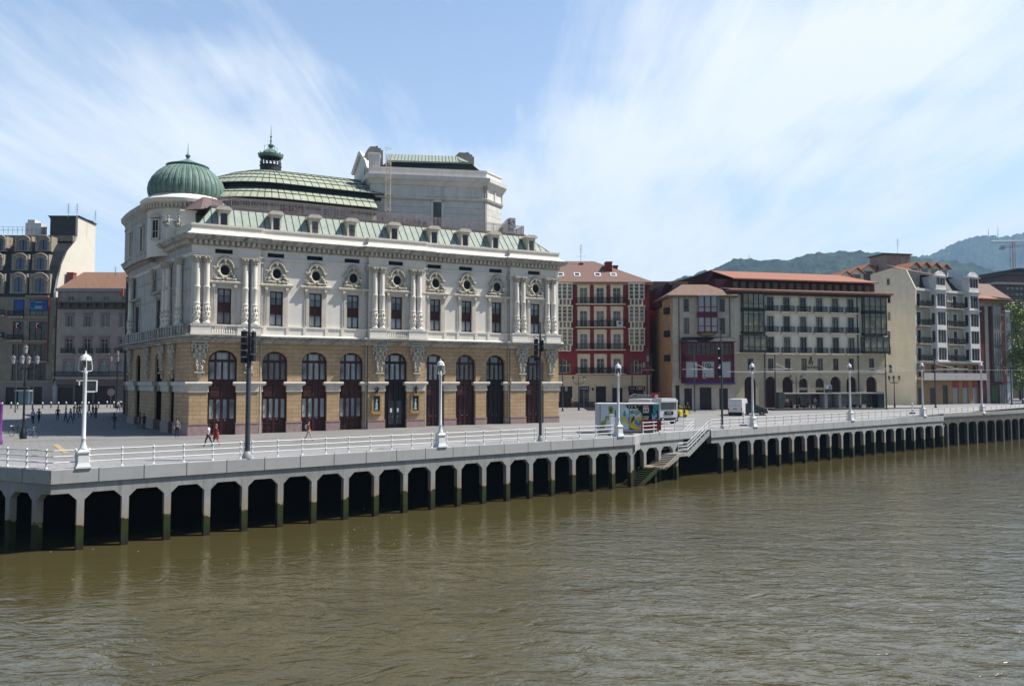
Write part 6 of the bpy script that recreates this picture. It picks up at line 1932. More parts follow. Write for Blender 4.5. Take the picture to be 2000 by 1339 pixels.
# front wall
zrow = [(yz(632), yz(605)), (yz(665), yz(640)), (yz(700), yz(675))]
allrow = [(yz(598, 1793), yz(573, 1793)), (yz(635, 1793), yz(609, 1793)), (yz(670, 1793), yz(644, 1793)), (yz(704, 1793), yz(679, 1793))]
fp = [1795, 1848, 1866]
hs = []
for p in fp:
    for z0, z1 in allrow: hs.append((yx(p) - .55, yx(p) + .55, z0, z1))
mb = MB(); mb.wall(0, yw, yz(708), zm0, hs, 0, .35); part(mb, 'wall', mat('pale_yellow_front', (.50, .45, .34), .85, .08, 1, .2), YB.root)
for h in hs: window(YB, *h, IRON, DGLASS, 'yb', hb=(.75,)); trim(YB, *h, GREYW, .2, .05)
mb = MB(); mb.box(-.1, yw + .1, -.35, 0, zm0 - .35, zm0 + .1); mb.box(-.1, yw + .1, -.3, 0, yz(709), yz(706)); part(mb, 'cornice', GREYW, YB.root)
for p0, p1 in ((1817, 1841), (1882, 1905)):                          # projecting bays
    x0, x1 = yx(p0), yx(p1); d = 1.1; q = MB(); hsb = []
    for z0, z1 in allrow: hsb.append((x0 + .55, x1 - .55, z0 + .15, z1 + .1))
    ztop = YB.z(1830, 541) if p0 < 1850 else YB.z(1893, 543)
    hsb.append((x0 + .45, x1 - .45, zm0 + .8, ztop - .3))
    pl = [(x0, 0), (x0 + .35, -d), (x1 - .35, -d), (x1, 0)]
    q.wall(x0 + .35, x1 - .35, yz(706), ztop, hsb, -d, .3)
    for a, b in ((pl[0], pl[1]), (pl[2], pl[3])): q.poly([(a[0], a[1], yz(706)), (b[0], b[1], yz(706)), (b[0], b[1], ztop), (a[0], a[1], ztop)])
    q.poly([(p[0], p[1] + (1.5 if p[1] == 0 else 0), ztop) for p in pl]); q.poly([(p[0], p[1], yz(706)) for p in pl])
    for z0, z1 in allrow[:1] + [(zm0 + .2, 0)]: q.sweep([(p[0], p[1]) for p in pl], [(0, z0 - .5), (.25, z0 - .4), (.3, z0 - .25), (0, z0 - .2)])
    q.sweep(pl, [(0, yz(706) - .1), (.3, yz(706)), (.3, yz(706) + .2), (0, yz(706) + .25)])
    q.sweep(pl, [(0, ztop - .25), (.3, ztop - .15), (.35, ztop), (0, ztop + .05)]); q.box(x0, x1, 0, 3.0, zm0, ztop)
    q.xprism([(x0 + .2, ztop), (x1 - .2, ztop), (x1 - .6, ztop + .5), ((x0 + x1) / 2 + .3, ztop + .95), ((x0 + x1) / 2 - .3, ztop + .95), (x0 + .6, ztop + .5)], -d, -d + .4)
    by = part(q, 'projecting_bay', GREYW, YB.root)
    q = MB()
    for h in hsb: q.box(h[0], h[1], -d + .2, -d + .25, h[2], h[3])
    for sx, sgn in ((x0, 1), (x1, -1)):
        for h in hsb[:4]: q.box(sx + sgn * .12 - .02, sx + sgn * .12 + .02, -.85, -.25, h[2] + .1, h[3] - .2)
    part(q, 'pane', DGLASS, by)
    q = MB()
    for h in hsb:
        for t in (.33, .66): q.box(h[0] + (h[1]-h[0]) * t - .04, h[0] + (h[1]-h[0]) * t + .04, -d + .12, -d + .2, h[2], h[3])
    part(q, 'mullion', WINE2, by)
    q = MB(); q.add([(x0 - .3, -.2, ztop + .1), (x1 + .3, -.2, ztop + .1), (x1 + .3, 5, ztop + 1.2), (x0 - .3, 5, ztop + 1.2)], [(0, 1, 2, 3)]); part(q, 'bay_roof', TILE, by)
for a, b in ((1789, 1813), (1843, 1878)):
    for z0, z1 in allrow: balcony(YB, yx(a), yx(b), z0 - .02, .75, 1.05, key='yb' + str(a)); 
    for z0, z1 in allrow: plants(YB, yx(a) + .2, yx(b) - .2, z0 + .7, -.7, 26, seed=a + int(z0), hh=.45)
# first floor terrace, ground floor
mb = MB(); gh = [(yx(p, 725) - .5, yx(p, 725) + .5, yz(735), yz(712)) for p in (1798, 1822, 1845, 1866, 1886, 1903)]
gs = [(yx(a, 770), yx(b, 770), -1.5, yz(c)) for a, b, c in ((1793, 1804, 757), (1816, 1827, 757), (1841, 1851, 752), (1861, 1872, 757), (1881, 1891, 757), (1900, 1909, 757))]
mb.wall(0, yw, -1.5, yz(708), gh + gs, -.03, .4); part(mb, 'ground_floor_wall', mat('brown_ochre_stone', (.36, .23, .12), .85, .12, 1, .2), YB.root)
for h in gh: window(YB, *h, IRON, DGLASS, 'yb1', y=-.03)
mb = MB(); mb.box(yx(1790, 735), yw + .2, -1.5, 0, yz(742), yz(739)); mb.box(yx(1790, 735), yw + .2, -1.5, -1.38, yz(739), yz(728)); 
part(mb, 'terrace_parapet', mat('pale_grey_parapet', (.40, .39, .38), .8, .1), YB.root)
for k, h in enumerate(gs):
    q = MB(); q.box(h[0], h[1], .1, .25, -1.5, h[3]); part(q, 'shutter' if k > 2 else 'shop_door', GREYM if k > 2 else SHOPD, YB.root)
    if k > 2: q = MB(); q.box(h[0], h[1], -.12, -.04, yz(757), yz(744)); part(q, 'shop_sign', mat('red_shop_sign', (.33, .02, .02), .5, .1), YB.root)
# jagged gabled dormers on the roof behind and the brown lift housing
GD = empty('gabled_roof_block', P_y(1690, 540, 165), R(18), 'row of small red tiled gables over white dormers behind the cream hotel', 'building')
gf = Face('x', GD.location, R(18), '', ''); bpy.data.objects.remove(gf.root)
for px0, px1, pt, pb in ((1640, 1662, 530, 546), (1660, 1684, 523, 546), (1682, 1708, 516, 546), (1706, 1732, 513, 546)):
    x0, z1 = gf.L(px0, pt, 0); x1, z0 = gf.L(px1, pb, 0); q = MB(); xm = (x0 + x1) / 2; h_ = (x1 - x0) * .32
    q.xprism([(x0, z0 - 3), (x1, z0 - 3), (x1, z1 - h_), (xm, z1), (x0, z1 - h_)], 0, 4); g_ = part(q, 'gable', HOTELW, GD)
    q = MB(); q.add([(x0 - .4, -.5, z1 - h_ - .2), (xm, -.5, z1 + .12), (xm, 4, z1 + .12), (x0 - .4, 4, z1 - h_ - .2), (x1 + .4, -.5, z1 - h_ - .2), (x1 + .4, 4, z1 - h_ - .2)], [(0, 1, 2, 3), (1, 4, 5, 2)]); q.tube((x0 - .4, -.5, z1 - h_ - .2), (xm, -.5, z1 + .1), .14); q.tube((x1 + .4, -.5, z1 - h_ - .2), (xm, -.5, z1 + .1), .14); part(q, 'gable_roof', TILE, g_)
    q = MB(); q.box(x0 + .5, x1 - .5, -.06, .1, z0 - .5, z1 - h_ - .3); part(q, 'gable_window', DGLASS, g_)
G2 = empty('gabled_roof_block', P_y(1780, 530, 158), R(24), 'four small tiled gables with dark windows below the pinkish brown roof house', 'building')
gf = Face('x', G2.location, R(24), '', ''); bpy.data.objects.remove(gf.root)
for px0, px1, pt, pb in ((1776, 1795, 512, 530), (1796, 1815, 512, 532), (1815, 1835, 513, 534), (1836, 1852, 516, 538)):
    x0, z1 = gf.L(px0, pt, 0); x1, z0 = gf.L(px1, pb, 0); q = MB(); xm = (x0 + x1) / 2; h_ = (x1 - x0) * .32
    q.xprism([(x0, z0 - 3), (x1, z0 - 3), (x1, z1 - h_), (xm, z1), (x0, z1 - h_)], 0, 4); g_ = part(q, 'gable', HOTELW, G2)
    q = MB(); q.add([(x0 - .4, -.5, z1 - h_ - .2), (xm, -.5, z1 + .12), (xm, 4, z1 + .12), (x0 - .4, 4, z1 - h_ - .2), (x1 + .4, -.5, z1 - h_ - .2), (x1 + .4, 4, z1 - h_ - .2)], [(0, 1, 2, 3), (1, 4, 5, 2)]); q.tube((x0 - .4, -.5, z1 - h_ - .2), (xm, -.5, z1 + .1), .14); q.tube((x1 + .4, -.5, z1 - h_ - .2), (xm, -.5, z1 + .1), .14); part(q, 'gable_roof', TILE, g_)
    q = MB(); q.box(x0 + .5, x1 - .5, -.06, .1, z0 - .2, z1 - h_ - .3); part(q, 'gable_window', DGLASS, g_)
a, b = P_y(1730, 530, 163), P_y(1785, 496.5, 163); LH = empty('roof_house', a, R(12), 'pinkish brown box with flat dark roof rising above the red gables', 'building')
q = MB(); w_ = b.x - a.x; h_ = b.z - a.z; q.box(0, w_, 0, 5, -12, h_); part(q, 'wall', mat('pinkish_render', (.33, .24, .21), .85, .12, .8, .3), LH)
q = MB(); q.box(-.3, w_ + .3, -.3, 5.3, h_, h_ + .25); part(q, 'flat_roof', SLATE, LH); q = MB(); q.box(w_ * .6, w_ * .6 + 1, -.05, .1, h_ - 3.4, h_ - .6); part(q, 'roof_door', GREYM, LH)
antenna(a + Vector((w_ * .52, 1, h_ + .2)), 3.2, 'thin aerial standing on the pinkish brown roof house', yagi=False)

# ================================================================== dark red building at the far right
DB = face_px('dark_red_building', 1914, 788, 1966, R(20), 'narrow dark red building with black glazed strip and overhanging roof', 'building')
q = MB(); zt_ = DB.z(1920, 585); dx = lambda p, y=700: DB.L(p, y)[0]
q.box(0, dx(1953), 0, 14, -1.5, zt_); part(q, 'wall', DARKRED, DB.root)
q = MB(); q.box(dx(1925), dx(1931), -.1, 0, -1, zt_); q.box(0, dx(1953), -.12, 0, zt_ - 1.2, zt_); part(q, 'pilaster', BSTONE, DB.root)
q = MB(); q.box(dx(1937), dx(1953), -.5, 0, DB.z(1945, 745), zt_ - 1.2); gb = part(q, 'glazed_strip', DGLASS, DB.root)
q = MB()
for k in range(3):
    x = dx(1942 + 4 * k)
    for a, b in ((615, 641), (649, 674), (683, 710), (718, 742)): q.box(x - .09, x + .09, -.58, -.5, DB.z(1945, b), DB.z(1945, a))
part(q, 'white_mullion', GREYM, gb)
q = MB(); q.box(dx(1953), dx(1963), -.2, 6, DB.z(1955, 748), DB.z(1955, 612)); part(q, 'brick_corner', BRICKR, DB.root)
q = MB()
for a in (615, 648, 682, 716): q.box(dx(1953.5), dx(1964), -.35, 0, DB.z(1955, a + 1.2), DB.z(1955, a))
part(q, 'stone_band', BSTONE, DB.root)
q = MB(); q.box(dx(1963), dx(1973), -.3, 5, -1.5, DB.z(1965, 606)); part(q, 'grey_bay', GREYW, DB.root)
q = MB(); 
for a in (609, 647, 745): q.box(dx(1962.5), dx(1974), -.5, 0, DB.z(1965, a + 2), DB.z(1965, a))
for a, b in ((620, 640), (655, 690), (700, 735)): q.box(dx(1964), dx(1967), -.38, -.3, DB.z(1965, b), DB.z(1965, a))
part(q, 'bay_band', GREYM, DB.root)
q = MB(); q.add([(-.6, -1.4, DB.z(1913, 588)), (dx(1968, 600), -1.4, DB.z(1913, 588) - .2), (dx(1958, 600), 3.5, DB.z(1913, 570)), (-.6, 3.5, DB.z(1913, 570))], [(0, 1, 2, 3)]); q.box(-.6, dx(1967, 600), -1.4, 3, zt_ - .1, zt_ + .1); part(q, 'lower_roof', TILE, DB.root)
q = MB(); q.add([(-.6, 3, DB.L(1913, 574, 3)[1]), (DB.L(1976, 585, 3)[0], 3, DB.L(1913, 580, 3)[1]), (DB.L(1950, 575, 8)[0], 10, DB.L(1913, 560, 8)[1] + 1), (-.6, 10, DB.L(1913, 560, 8)[1] + 1)], [(0, 1, 2, 3)]); q.box(0, DB.L(1972, 590, 3)[0], 3.6, 12, zt_ - 1, DB.L(1913, 580, 3)[1]); part(q, 'upper_roof', TILE3, DB.root)
q = MB(); q.box(dx(1935, 760), dx(1950, 760), -.1, .1, -1.3, DB.z(1940, 752)); part(q, 'green_shopfront', mat('dim_green_shopfront', (.05, .09, .03), .5, .3), DB.root)
q = MB()
for k in range(4): q.box(dx(1951 + 3 * k, 760), dx(1952.2 + 3 * k, 760), -.25, -.1, -1.3, DB.z(1955, 750))
part(q, 'stone_post', BSTONE, DB.root)
# brown modern block behind, at the frame edge
a = P_y(1948, 640, 230); MBk = empty('modern_block', (a.x, 230, .9), R(10), 'brown modern block with stepped flat roofs behind the far tree', 'building')
f_ = Face('x', MBk.location, R(10), '', ''); bpy.data.objects.remove(f_.root)
for x0p, x1p, top, dy in ((1946, 2080, 555, 0), (1967, 2100, 536, 3), (1990, 2110, 528, 6)):
    x0, z1 = f_.L(x0p, top, dy); x1 = f_.L(x1p, top, dy)[0]; q = MB(); q.box(x0, x1, dy, dy + 20, 0, z1); w_ = part(q, 'wall', BROWNB, MBk)
    q = MB(); q.box(x0 - .8, x1, dy - .8, dy + 20, z1, z1 + .6); part(q, 'roof_edge', SLATE if top != 555 else GREYM, w_)
for k in range(5):
    for zp in (563, 575, 587): x, z = f_.L(1968 + k * 9, zp, -.1); q = MB(); q.box(x - .5, x + .5, -.15, .05, z - .35, z + .35); part(q, 'window', GREYGLASS, MBk)
# tower crane far behind
cr = P_y(1980, 560, 420); CRN = empty('tower_crane', (cr.x, 420, .9), R(4), 'faded red tower crane far away in front of the misty hills', 'crane')
RC = mat('faded_red_crane', (.42, .12, .08), .7, .1)
zt_ = P_y(1980, 472, 420).z - .9; zb1 = P_y(1980, 484, 420).z - .9; zb2 = P_y(1980, 475, 420).z - .9
q = MB()
for sx in (-.8, .8):
    for sy in (-.8, .8): q.tube((sx, sy, 0), (sx, sy, zt_), .12, n=4)
for k in range(30):
    z = k * zt_ / 30; q.tube((-.8, -.8, z), (.8, -.8, z + zt_ / 30), .06, n=4); q.tube((.8, -.8, z), (-.8, -.8, z + zt_ / 30), .06, n=4)
part(q, 'mast', RC, CRN)
for zz_, x0, x1, nm in ((zb1, -7, 9, 'counter_jib'), (zb2, -12, 16, 'jib')):
    q = MB(); q.tube((x0, 0, zz_), (x1, 0, zz_ + .8), .13, n=4); q.tube((x0, 0, zz_ + 1.1), (x1, 0, zz_ + 1.9), .10, n=4)
    for k in range(16): t = k / 16; q.tube((x0 + (x1 - x0) * t, 0, zz_ + .8 * t), (x0 + (x1 - x0) * (t + .06), 0, zz_ + 1.1 + .8 * t), .06, n=4)
    part(q, nm, RC if nm == 'counter_jib' else GREYM, CRN)
q = MB(); q.box(-7, -5, -1, 1, zb1 - 1, zb1 + .5); part(q, 'counterweight', GREYM, CRN)
# masts on the far hill
for p, t_y, b_y, D in ((1930.5, 447, 458, 3780), (1949, 441, 460, 3780), (1463, 497, 505, 1980)):
    a, b = P_y(p, b_y + 3, D), P_y(p, t_y, D); q = MB(); s_ = D / 1500
    q.tube(tuple(a), tuple(b), .8 * s_, .35 * s_, n=5)
    tag(q.build('radio_mast', GREYM), {1930.5: 'left of two thin radio masts on the far misty summit', 1949: 'taller right one of two radio masts on the far misty summit', 1463: 'tiny mast on the wooded ridge above the orange hotel roof'}[p], 'mast')

# ================================================================== left: dark ornate building and its neighbour
A_ = G(-40, 789); LB = Face('corner_bank_building', Vector((A_.x, A_.y, gz(A_.x, A_.y))), R(2), 'dark ornate building with slate mansard, arched dormers and blank cream gable wall', 'building')
lx = lambda px, py=650, d=0.0: LB.L(px, py, d)[0]
lz = lambda py, px=60: LB.z(px, py)
lw_ = lx(108); zev = lz(580)
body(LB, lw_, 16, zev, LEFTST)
LCOL = [(7, 22), (-22, -10), (25, 46), (56, 92)]
mb = MB(); hs = []
for a, b in ((25, 46), (56, 92), (-22, -8)):
    for t, bo in ((585, 616), (628, 664), (672, 703), (707, 742)): hs.append((lx(a), lx(b), lz(bo), lz(t)))
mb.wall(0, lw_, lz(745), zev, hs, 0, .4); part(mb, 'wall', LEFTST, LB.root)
for k, h in enumerate(hs): window(LB, *h, WINE2 if k % 4 < 3 and 4 <= k < 8 else IRON, DGLASS, 'lb', bars=(.33, .66) if h[1] - h[0] > 2.2 else (.5,), hb=(.3,))
mb = MB()
for t in (577, 618, 664.5, 705): mb.box(lx(50), lx(95), -.5, 0, lz(t + 3), lz(t))
for t in (619, 665.5): mb.box(lx(18), lx(47), -.5, 0, lz(t + 3), lz(t))
mb.box(0, lw_, -.25, 0, lz(747), lz(743)); part(mb, 'string_course', mat('warm_grey_ledge', (.33, .28, .21), .85, .12, 2, .4), LB.root)
q = MB(); q.tube((lx(94.5), -.15, lz(705)), (lx(94.5), -.15, lz(578)), .09); part(q, 'red_pipe', mat('red_pipe_paint', (.22, .02, .02), .6, .1), LB.root)
for a, b, t in ((18, 46, 618), (18, 46, 664), (-10, 10, 616), (-10, 10, 660)): balcony(LB, lx(a), lx(b), lz(t), .8, 1.0, key='lb')
q = MB(); q.box(lx(58), lx(91), -.06, .06, lz(606), lz(586)); bp = part(q, 'blue_window_banner', BLUEPANEL, LB.root)
q = MB(); q.torus((lx(64), -.1, lz(595)), .62, .07, a0=.4 * math.pi, a1=1.6 * math.pi, sq=1.3, n=14, k=5); q.box(lx(68), lx(81), -.1, -.06, lz(590.5), lz(588.5)); q.box(lx(67), lx(81), -.1, -.06, lz(603), lz(597)); part(q, 'banner_figure', mat('pale_teal_print', (.18, .38, .48), .7, .1), bp)
text_obj('banner_text', '94 4 15', .55, mat('dim_grey_lettering', (.22, .22, .23), .7, .05), bp, (lx(79), -.12, lz(610)), width=2.6)
q = MB(); q.box(lx(27), lx(45), -.06, .06, lz(606), lz(586)); part(q, 'blue_window_banner', BLUEPANEL, LB.root)
for c in (33, 72):
    x = lx(c); z = lz(634); q = MB(); q.xprism([(x - .42, z - .65), (x + .55, z - .65), (x + .55, z - .35), (x - .05, z - .35), (x - .05, z + .35), (x - .42, z + .1)], -.12, -.08); lg = part(q, 'red_logo', mat('crimson_sign', (.30, .01, .06), .5, .1), LB.root)
    q = MB(); q.box(x - .08, x + .04, -.15, -.12, z - .6, z + .35); q.xprism([(x, z + .1), (x + .3, z + .4), (x + .35, z + .1)], -.15, -.12); part(q, 'logo_stroke', SIGNTXT, lg)
q = MB(); q.box(lx(-6), lx(11), -.9, -.8, lz(660), lz(650)); sg = part(q, 'balcony_sign', SIGNBLUE, LB.root); text_obj('sign_text', 'RENT', .5, SIGNTXT, sg, (lx(3), -.92, lz(655)), width=1.1)
# ground floor shops
mb = MB(); gh = [(lx(15), lx(57), -1, lz(756)), (lx(62), lx(86), -1, lz(755))]
mb.wall(0, lw_, -1, lz(745), gh, -.06, .4); part(mb, 'ground_floor_wall', mat('grey_pink_stone', (.27, .235, .225), .8, .1, 1), LB.root)
for h in gh: q = MB(); q.box(h[0], h[1], .1, .25, -1, h[3]); part(q, 'shop_window', SHOPD, LB.root)
# mansard
zt_ = lz(451); sl = 4.2
far = LB.loc(P_y(187, 442, 152)); x_w = lw_ - .1
wA = [(x_w, 0.0), (far.x, far.y)]
def wy(y, z, o=0.0): return (x_w + (far.x - x_w) * y / far.y - o, y, z)
MANS = [(.15, zev), (.45, lz(545)), (1.1, lz(515)), (2.3, lz(486)), (sl, lz(462))]
q = MB()
for (ya, za), (yb_, zb) in zip(MANS[:-1], MANS[1:]): q.poly([(-6, ya, za), wy(ya, za, .1), wy(yb_, zb, .1), (-6, yb_, zb)])
part(q, 'mansard_roof', SLATE, LB.root)
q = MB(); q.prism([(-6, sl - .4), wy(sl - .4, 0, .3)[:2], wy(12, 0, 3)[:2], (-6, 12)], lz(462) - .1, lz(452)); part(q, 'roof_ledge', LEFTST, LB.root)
def ldorm(px0, px1, pt, pb, y0):
    x0, z1 = LB.L(px0, pt, y0); x1, z0 = LB.L(px1, pb, y0); w = x1 - x0; q = MB()
    q.wall(x0, x1, z0, z1 - .2, [(x0 + w * .26, x1 - w * .26, z0 + .2, z1 - w * .28, w * .2)], y0, .3); q.box(x0, x0 + .2, y0 + .3, y0 + 2, z0, z1 - .2); q.box(x1 - .2, x1, y0 + .3, y0 + 2, z0, z1 - .2)
    q.torus(((x0 + x1) / 2, y0 - .05, z1 - w * .38), w * .42, .16, n=12, k=5, a0=0.05 * math.pi, a1=.95 * math.pi, sq=.85)
    for s_ in (x0 + w*.12, x1 - w*.12): q.blob((s_, y0 - .1, z1 - w * .40), (.22, .2, .22), 7, 5); q.box(s_ - .16, s_ + .16, y0 - .14, y0, z0, z1 - w * .45)
    q.xprism([(x0, z1 - w * .38)][:0] + arch_pts(w * .96, z1 - w * .38, w * .36, 10, (x0 + x1) / 2), y0 + .3, y0 + 2.6)
    q.box(x0 + .1, x0 + .3, y0 + .3, y0 + 2.6, z0, z1 - w * .38); q.box(x1 - .3, x1 - .1, y0 + .3, y0 + 2.6, z0, z1 - w * .38)
    o = part(q, 'dormer', mat('grey_dormer_stone', (.33, .29, .23), .85, .2, 2, .5), LB.root); q = MB(); q.box(x0 + w * .25, x1 - w * .25, y0 + .12, y0 + .16, z0 + .1, z1 - w * .1); part(q, 'pane', mat('blue_sky_glass', (.10, .14, .22), .06, .1), o)
    q = MB(); q.box((x0 + x1) / 2 - .05, (x0 + x1) / 2 + .05, y0 + .05, y0 + .12, z0 + .1, z1 - w * .2); part(q, 'glazing_bar', IRON, o)
for a, b in ((29, 61), (69, 100), (-10, 12)): ldorm(a, b, 459, 491, 1.7)
for a, b in ((23, 55), (63, 95), (-16, 6)): ldorm(a, b, 494, 528, .75)
for a, b in ((20, 52), (58, 97), (-20, 8)): ldorm(a, b, 532, 573, -.1)
# party wall (sunlit) and roof house
q = MB()
zr = LB.L(137, 422, 4.6)[1]
prof = [(y / far.y, z) for y, z in [(0, lz(570))] + MANS[1:]] + [((sl + .3) / far.y, lz(452)), ((sl + .3) / far.y, zr), (1.0, far.z + .4), (1.0, -1), (0, -1)]
vs = [wy(t * far.y, z) for t, z in prof]; q.add(vs + [(v[0] - .4, v[1], v[2]) for v in vs], [tuple(range(len(vs))), tuple(range(2 * len(vs) - 1, len(vs) - 1, -1))] + [(i, len(vs) + i, len(vs) + (i + 1) % len(vs), (i + 1) % len(vs)) for i in range(len(vs))])
part(q, 'party_wall', WHITEPLASTER, LB.root)
w1 = wy(sl + .3, 0); q = MB(); q.prism([(LB.L(98, 440, sl + .4)[0], sl + .4), (w1[0] - .05, w1[1]), (wA[1][0] - .45, wA[1][1]), (wA[1][0] - 8, wA[1][1])], lz(456), zr - .1); part(q, 'roof_house', mat('dark_grey_render', (.06, .06, .058), .8, .2), LB.root)
q = MB(); q.add([(LB.L(98, 440, sl + .4)[0] - .3, sl, zr + .0), (w1[0] + .2, w1[1] - .3, zr + .02), (wA[1][0] + .2, wA[1][1], far.z + .5), (wA[1][0] - 8, wA[1][1], far.z + .5)], [(0, 1, 2, 3)]); q.tube((w1[0] + .1, w1[1], zr), (wA[1][0] + .1, wA[1][1], far.z + .42), .16, n=5); part(q, 'dark_roof_edge', IRON, LB.root)
q = MB(); a_ = LB.L(50, 445, 5)
x0, z1 = LB.L(50, 429, 5); x1, z0 = LB.L(80, 452, 5); q.box(x0, x1, 5, 7, z0 - 1, z1 - .6); q.box(x0 + .4, x1 - 1.2, 5, 7, z1 - .6, z1); part(q, 'rooftop_plant', mat('white_plant_box', (.7, .7, .7), .6, .05), LB.root)
q = MB()
for i in range(14): x = LB.L(-30 + i * 9.2, 445, 3)[0]; q.tube((x, 3, zt_), (x, 3, zt_ + 1.3), .04, n=4)
for z in (.7, 1.3): q.tube((LB.L(-30, 445, 3)[0], 3, zt_ + z), (LB.L(92, 445, 3)[0], 3, zt_ + z), .035, n=4)
part(q, 'roof_railing', GREYM, LB.root)
for p, t_y, Y, lab in ((133, 398, 130, 'thin roof aerial with short crossbars near the sunlit gable'), (150, 398, 132, 'plain thin roof mast beside the sunlit gable'), (185.5, 412, 150, 'thin aerial at the far end of the sunlit cream gable')):
    b_ = P_y(p, 425 if p < 160 else 444, Y); t__ = P_y(p, t_y, Y); antenna(b_, t__.z - b_.z, lab, yagi=False)

# neighbour with orange tiled roof
NB_A = G(107, 789.5); NBd = Face('terraced_building', Vector((NB_A.x, NB_A.y, gz(NB_A.x, NB_A.y))), R(2), 'mauve grey building with orange tiled roof left of the opera house', 'building')
nx = lambda px, py=650, d=0.0: NBd.L(px, py, d)[0]
nz = lambda py, px=170: NBd.z(px, py)
nw = nx(262); zev = nz(590)
body(NBd, nw, 10, nz(566), LEFT2)
ncols = [135.5, 170.5, 204.5, 240]
mb = MB(); hs = []; rws = ((616, 638, 5.5), (661.5, 689, 6.5), (703, 730, 8.5))
for c in ncols:
    for j, (t, b, hw) in enumerate(rws): hs.append((nx(c - hw), nx(c + hw), nz(b), nz(t)) + ((.7,) if j == 2 else ()))
mb.wall(0, nw, nz(741), zev, hs, 0, .35)
mb.wall(0, nw, zev, nz(566), [(nx(c - 5.5), nx(c + 5.5), nz(587.5), nz(578)) for c in ncols], .25, .3, ends=False)
part(mb, 'wall', LEFT2, NBd.root)
for k, h in enumerate(hs):
    window(NBd, *h[:4], mat('white_window_frame', (.5, .5, .5), .6, .05), (DGLASS, mat('wine_curtain_glass', (.05, .015, .02), .1), LGLASS)[k % 3], 'nb', bars=(.5,), hb=(.75,) if k % 3 else ())
    trim(NBd, *h[:4], mat('mauve_window_trim', (.26, .19, .19), .85, .1), .28, .06, hood=.18 if k % 3 < 2 else 0)
for c in ncols: window(NBd, nx(c - 5.5), nx(c + 5.5), nz(587.5), nz(578), mat('white_window_frame', (.5, .5, .5), .6, .05), DGLASS, 'nba', y=.25, hb=())
mb = MB(); mb.box(-.1, nw, -.9, .25, nz(592), nz(590)); mb.box(-.1, nw, -.1, 0, nz(604), nz(592))
for k in range(12): mb.box(.6 + k * 1.55, .85 + k * 1.55, -.7, 0, nz(601), nz(592))
part(mb, 'bracketed_cornice', mat('dark_bracket_stone', (.12, .10, .085), .85, .2), NBd.root)
for c in ncols: balcony(NBd, nx(c - 12.5), nx(c + 12.5), nz(690), .7, .95, key='nb'); 
balcony(NBd, nx(112), nx(258), nz(736), .8, 1.0, key='nbl')
mb = MB(); mb.wall(0, nw, -1, nz(741), [(nx(112), nx(146), -1, nz(751)), (nx(150), nx(184), -1, nz(751)), (nx(188), nx(228), -1, nz(753))], -.05, .4); part(mb, 'ground_floor_wall', mat('dark_stone_base', (.14, .125, .12), .8, .15), NBd.root)
for a, b in ((112, 146), (150, 184), (188, 228)): q = MB(); q.box(nx(a), nx(b), .1, .25, -1, nz(751)); part(q, 'shop_window', SHOPD, NBd.root)
q = MB(); q.box(nx(113), nx(147), -.14, -.06, nz(757), nz(752)); sg = part(q, 'shop_sign', SHOPD, NBd.root); text_obj('sign_text', 'PETRONI', .5, mat('tan_lettering', (.26, .20, .12), .6, .05), sg, (nx(133), -.16, nz(754.7)), width=2.6)
hip_roof(NBd, -.3, nw + .4, -.15, 11, nz(566) + .05, nz(541) + 1.6, 2.2, 5.2, mat('orange_brown_tiles', (.26, .15, .10), .85, .2, 3.5, .3, .5, bsc=9))
q = MB(); q.box(-.3, nw + .4, -.3, .3, nz(569), nz(563)); part(q, 'gutter', mat('grey_gutter', (.30, .30, .31), .7, .15), NBd.root)
for p0, p1, t, d in ((131, 143, 532, 4), (176, 184, 540, 6)):
    xa, z1 = NBd.L(p0, t, d); xb = NBd.L(p1, t, d)[0]; q = MB(); q.box(xa, xb, d, d + 1.2, nz(566), z1); q.box(xa - .08, xb + .08, d - .08, d + 1.28, z1 - .15, z1 + .05); part(q, 'chimney', mat('brick_chimney', (.30, .10, .07), .85, .15), NBd.root)
b_ = P_y(225, 543, 142); t__ = P_y(225, 521, 142); antenna(b_, t__.z - b_.z, 'thin aerial on the orange tiled roof beside the opera house', yagi=False)
q = MB(); v = [P_y(p, y, 120) for p, y in ((232, 575), (241, 562), (240, 577), (236, 579))]; q.add([tuple(p) for p in v] + [(p.x, p.y + .15, p.z) for p in v], [(0, 1, 2, 3), (7, 6, 5, 4), (0, 4, 5, 1), (1, 5, 6, 2), (2, 6, 7, 3), (3, 7, 4, 0)])
tag(q.build('flag', mat('orange_red_flag', (.55, .12, .08), .8, .05)), 'small orange red flag hanging by the left edge of the opera house', 'flag')
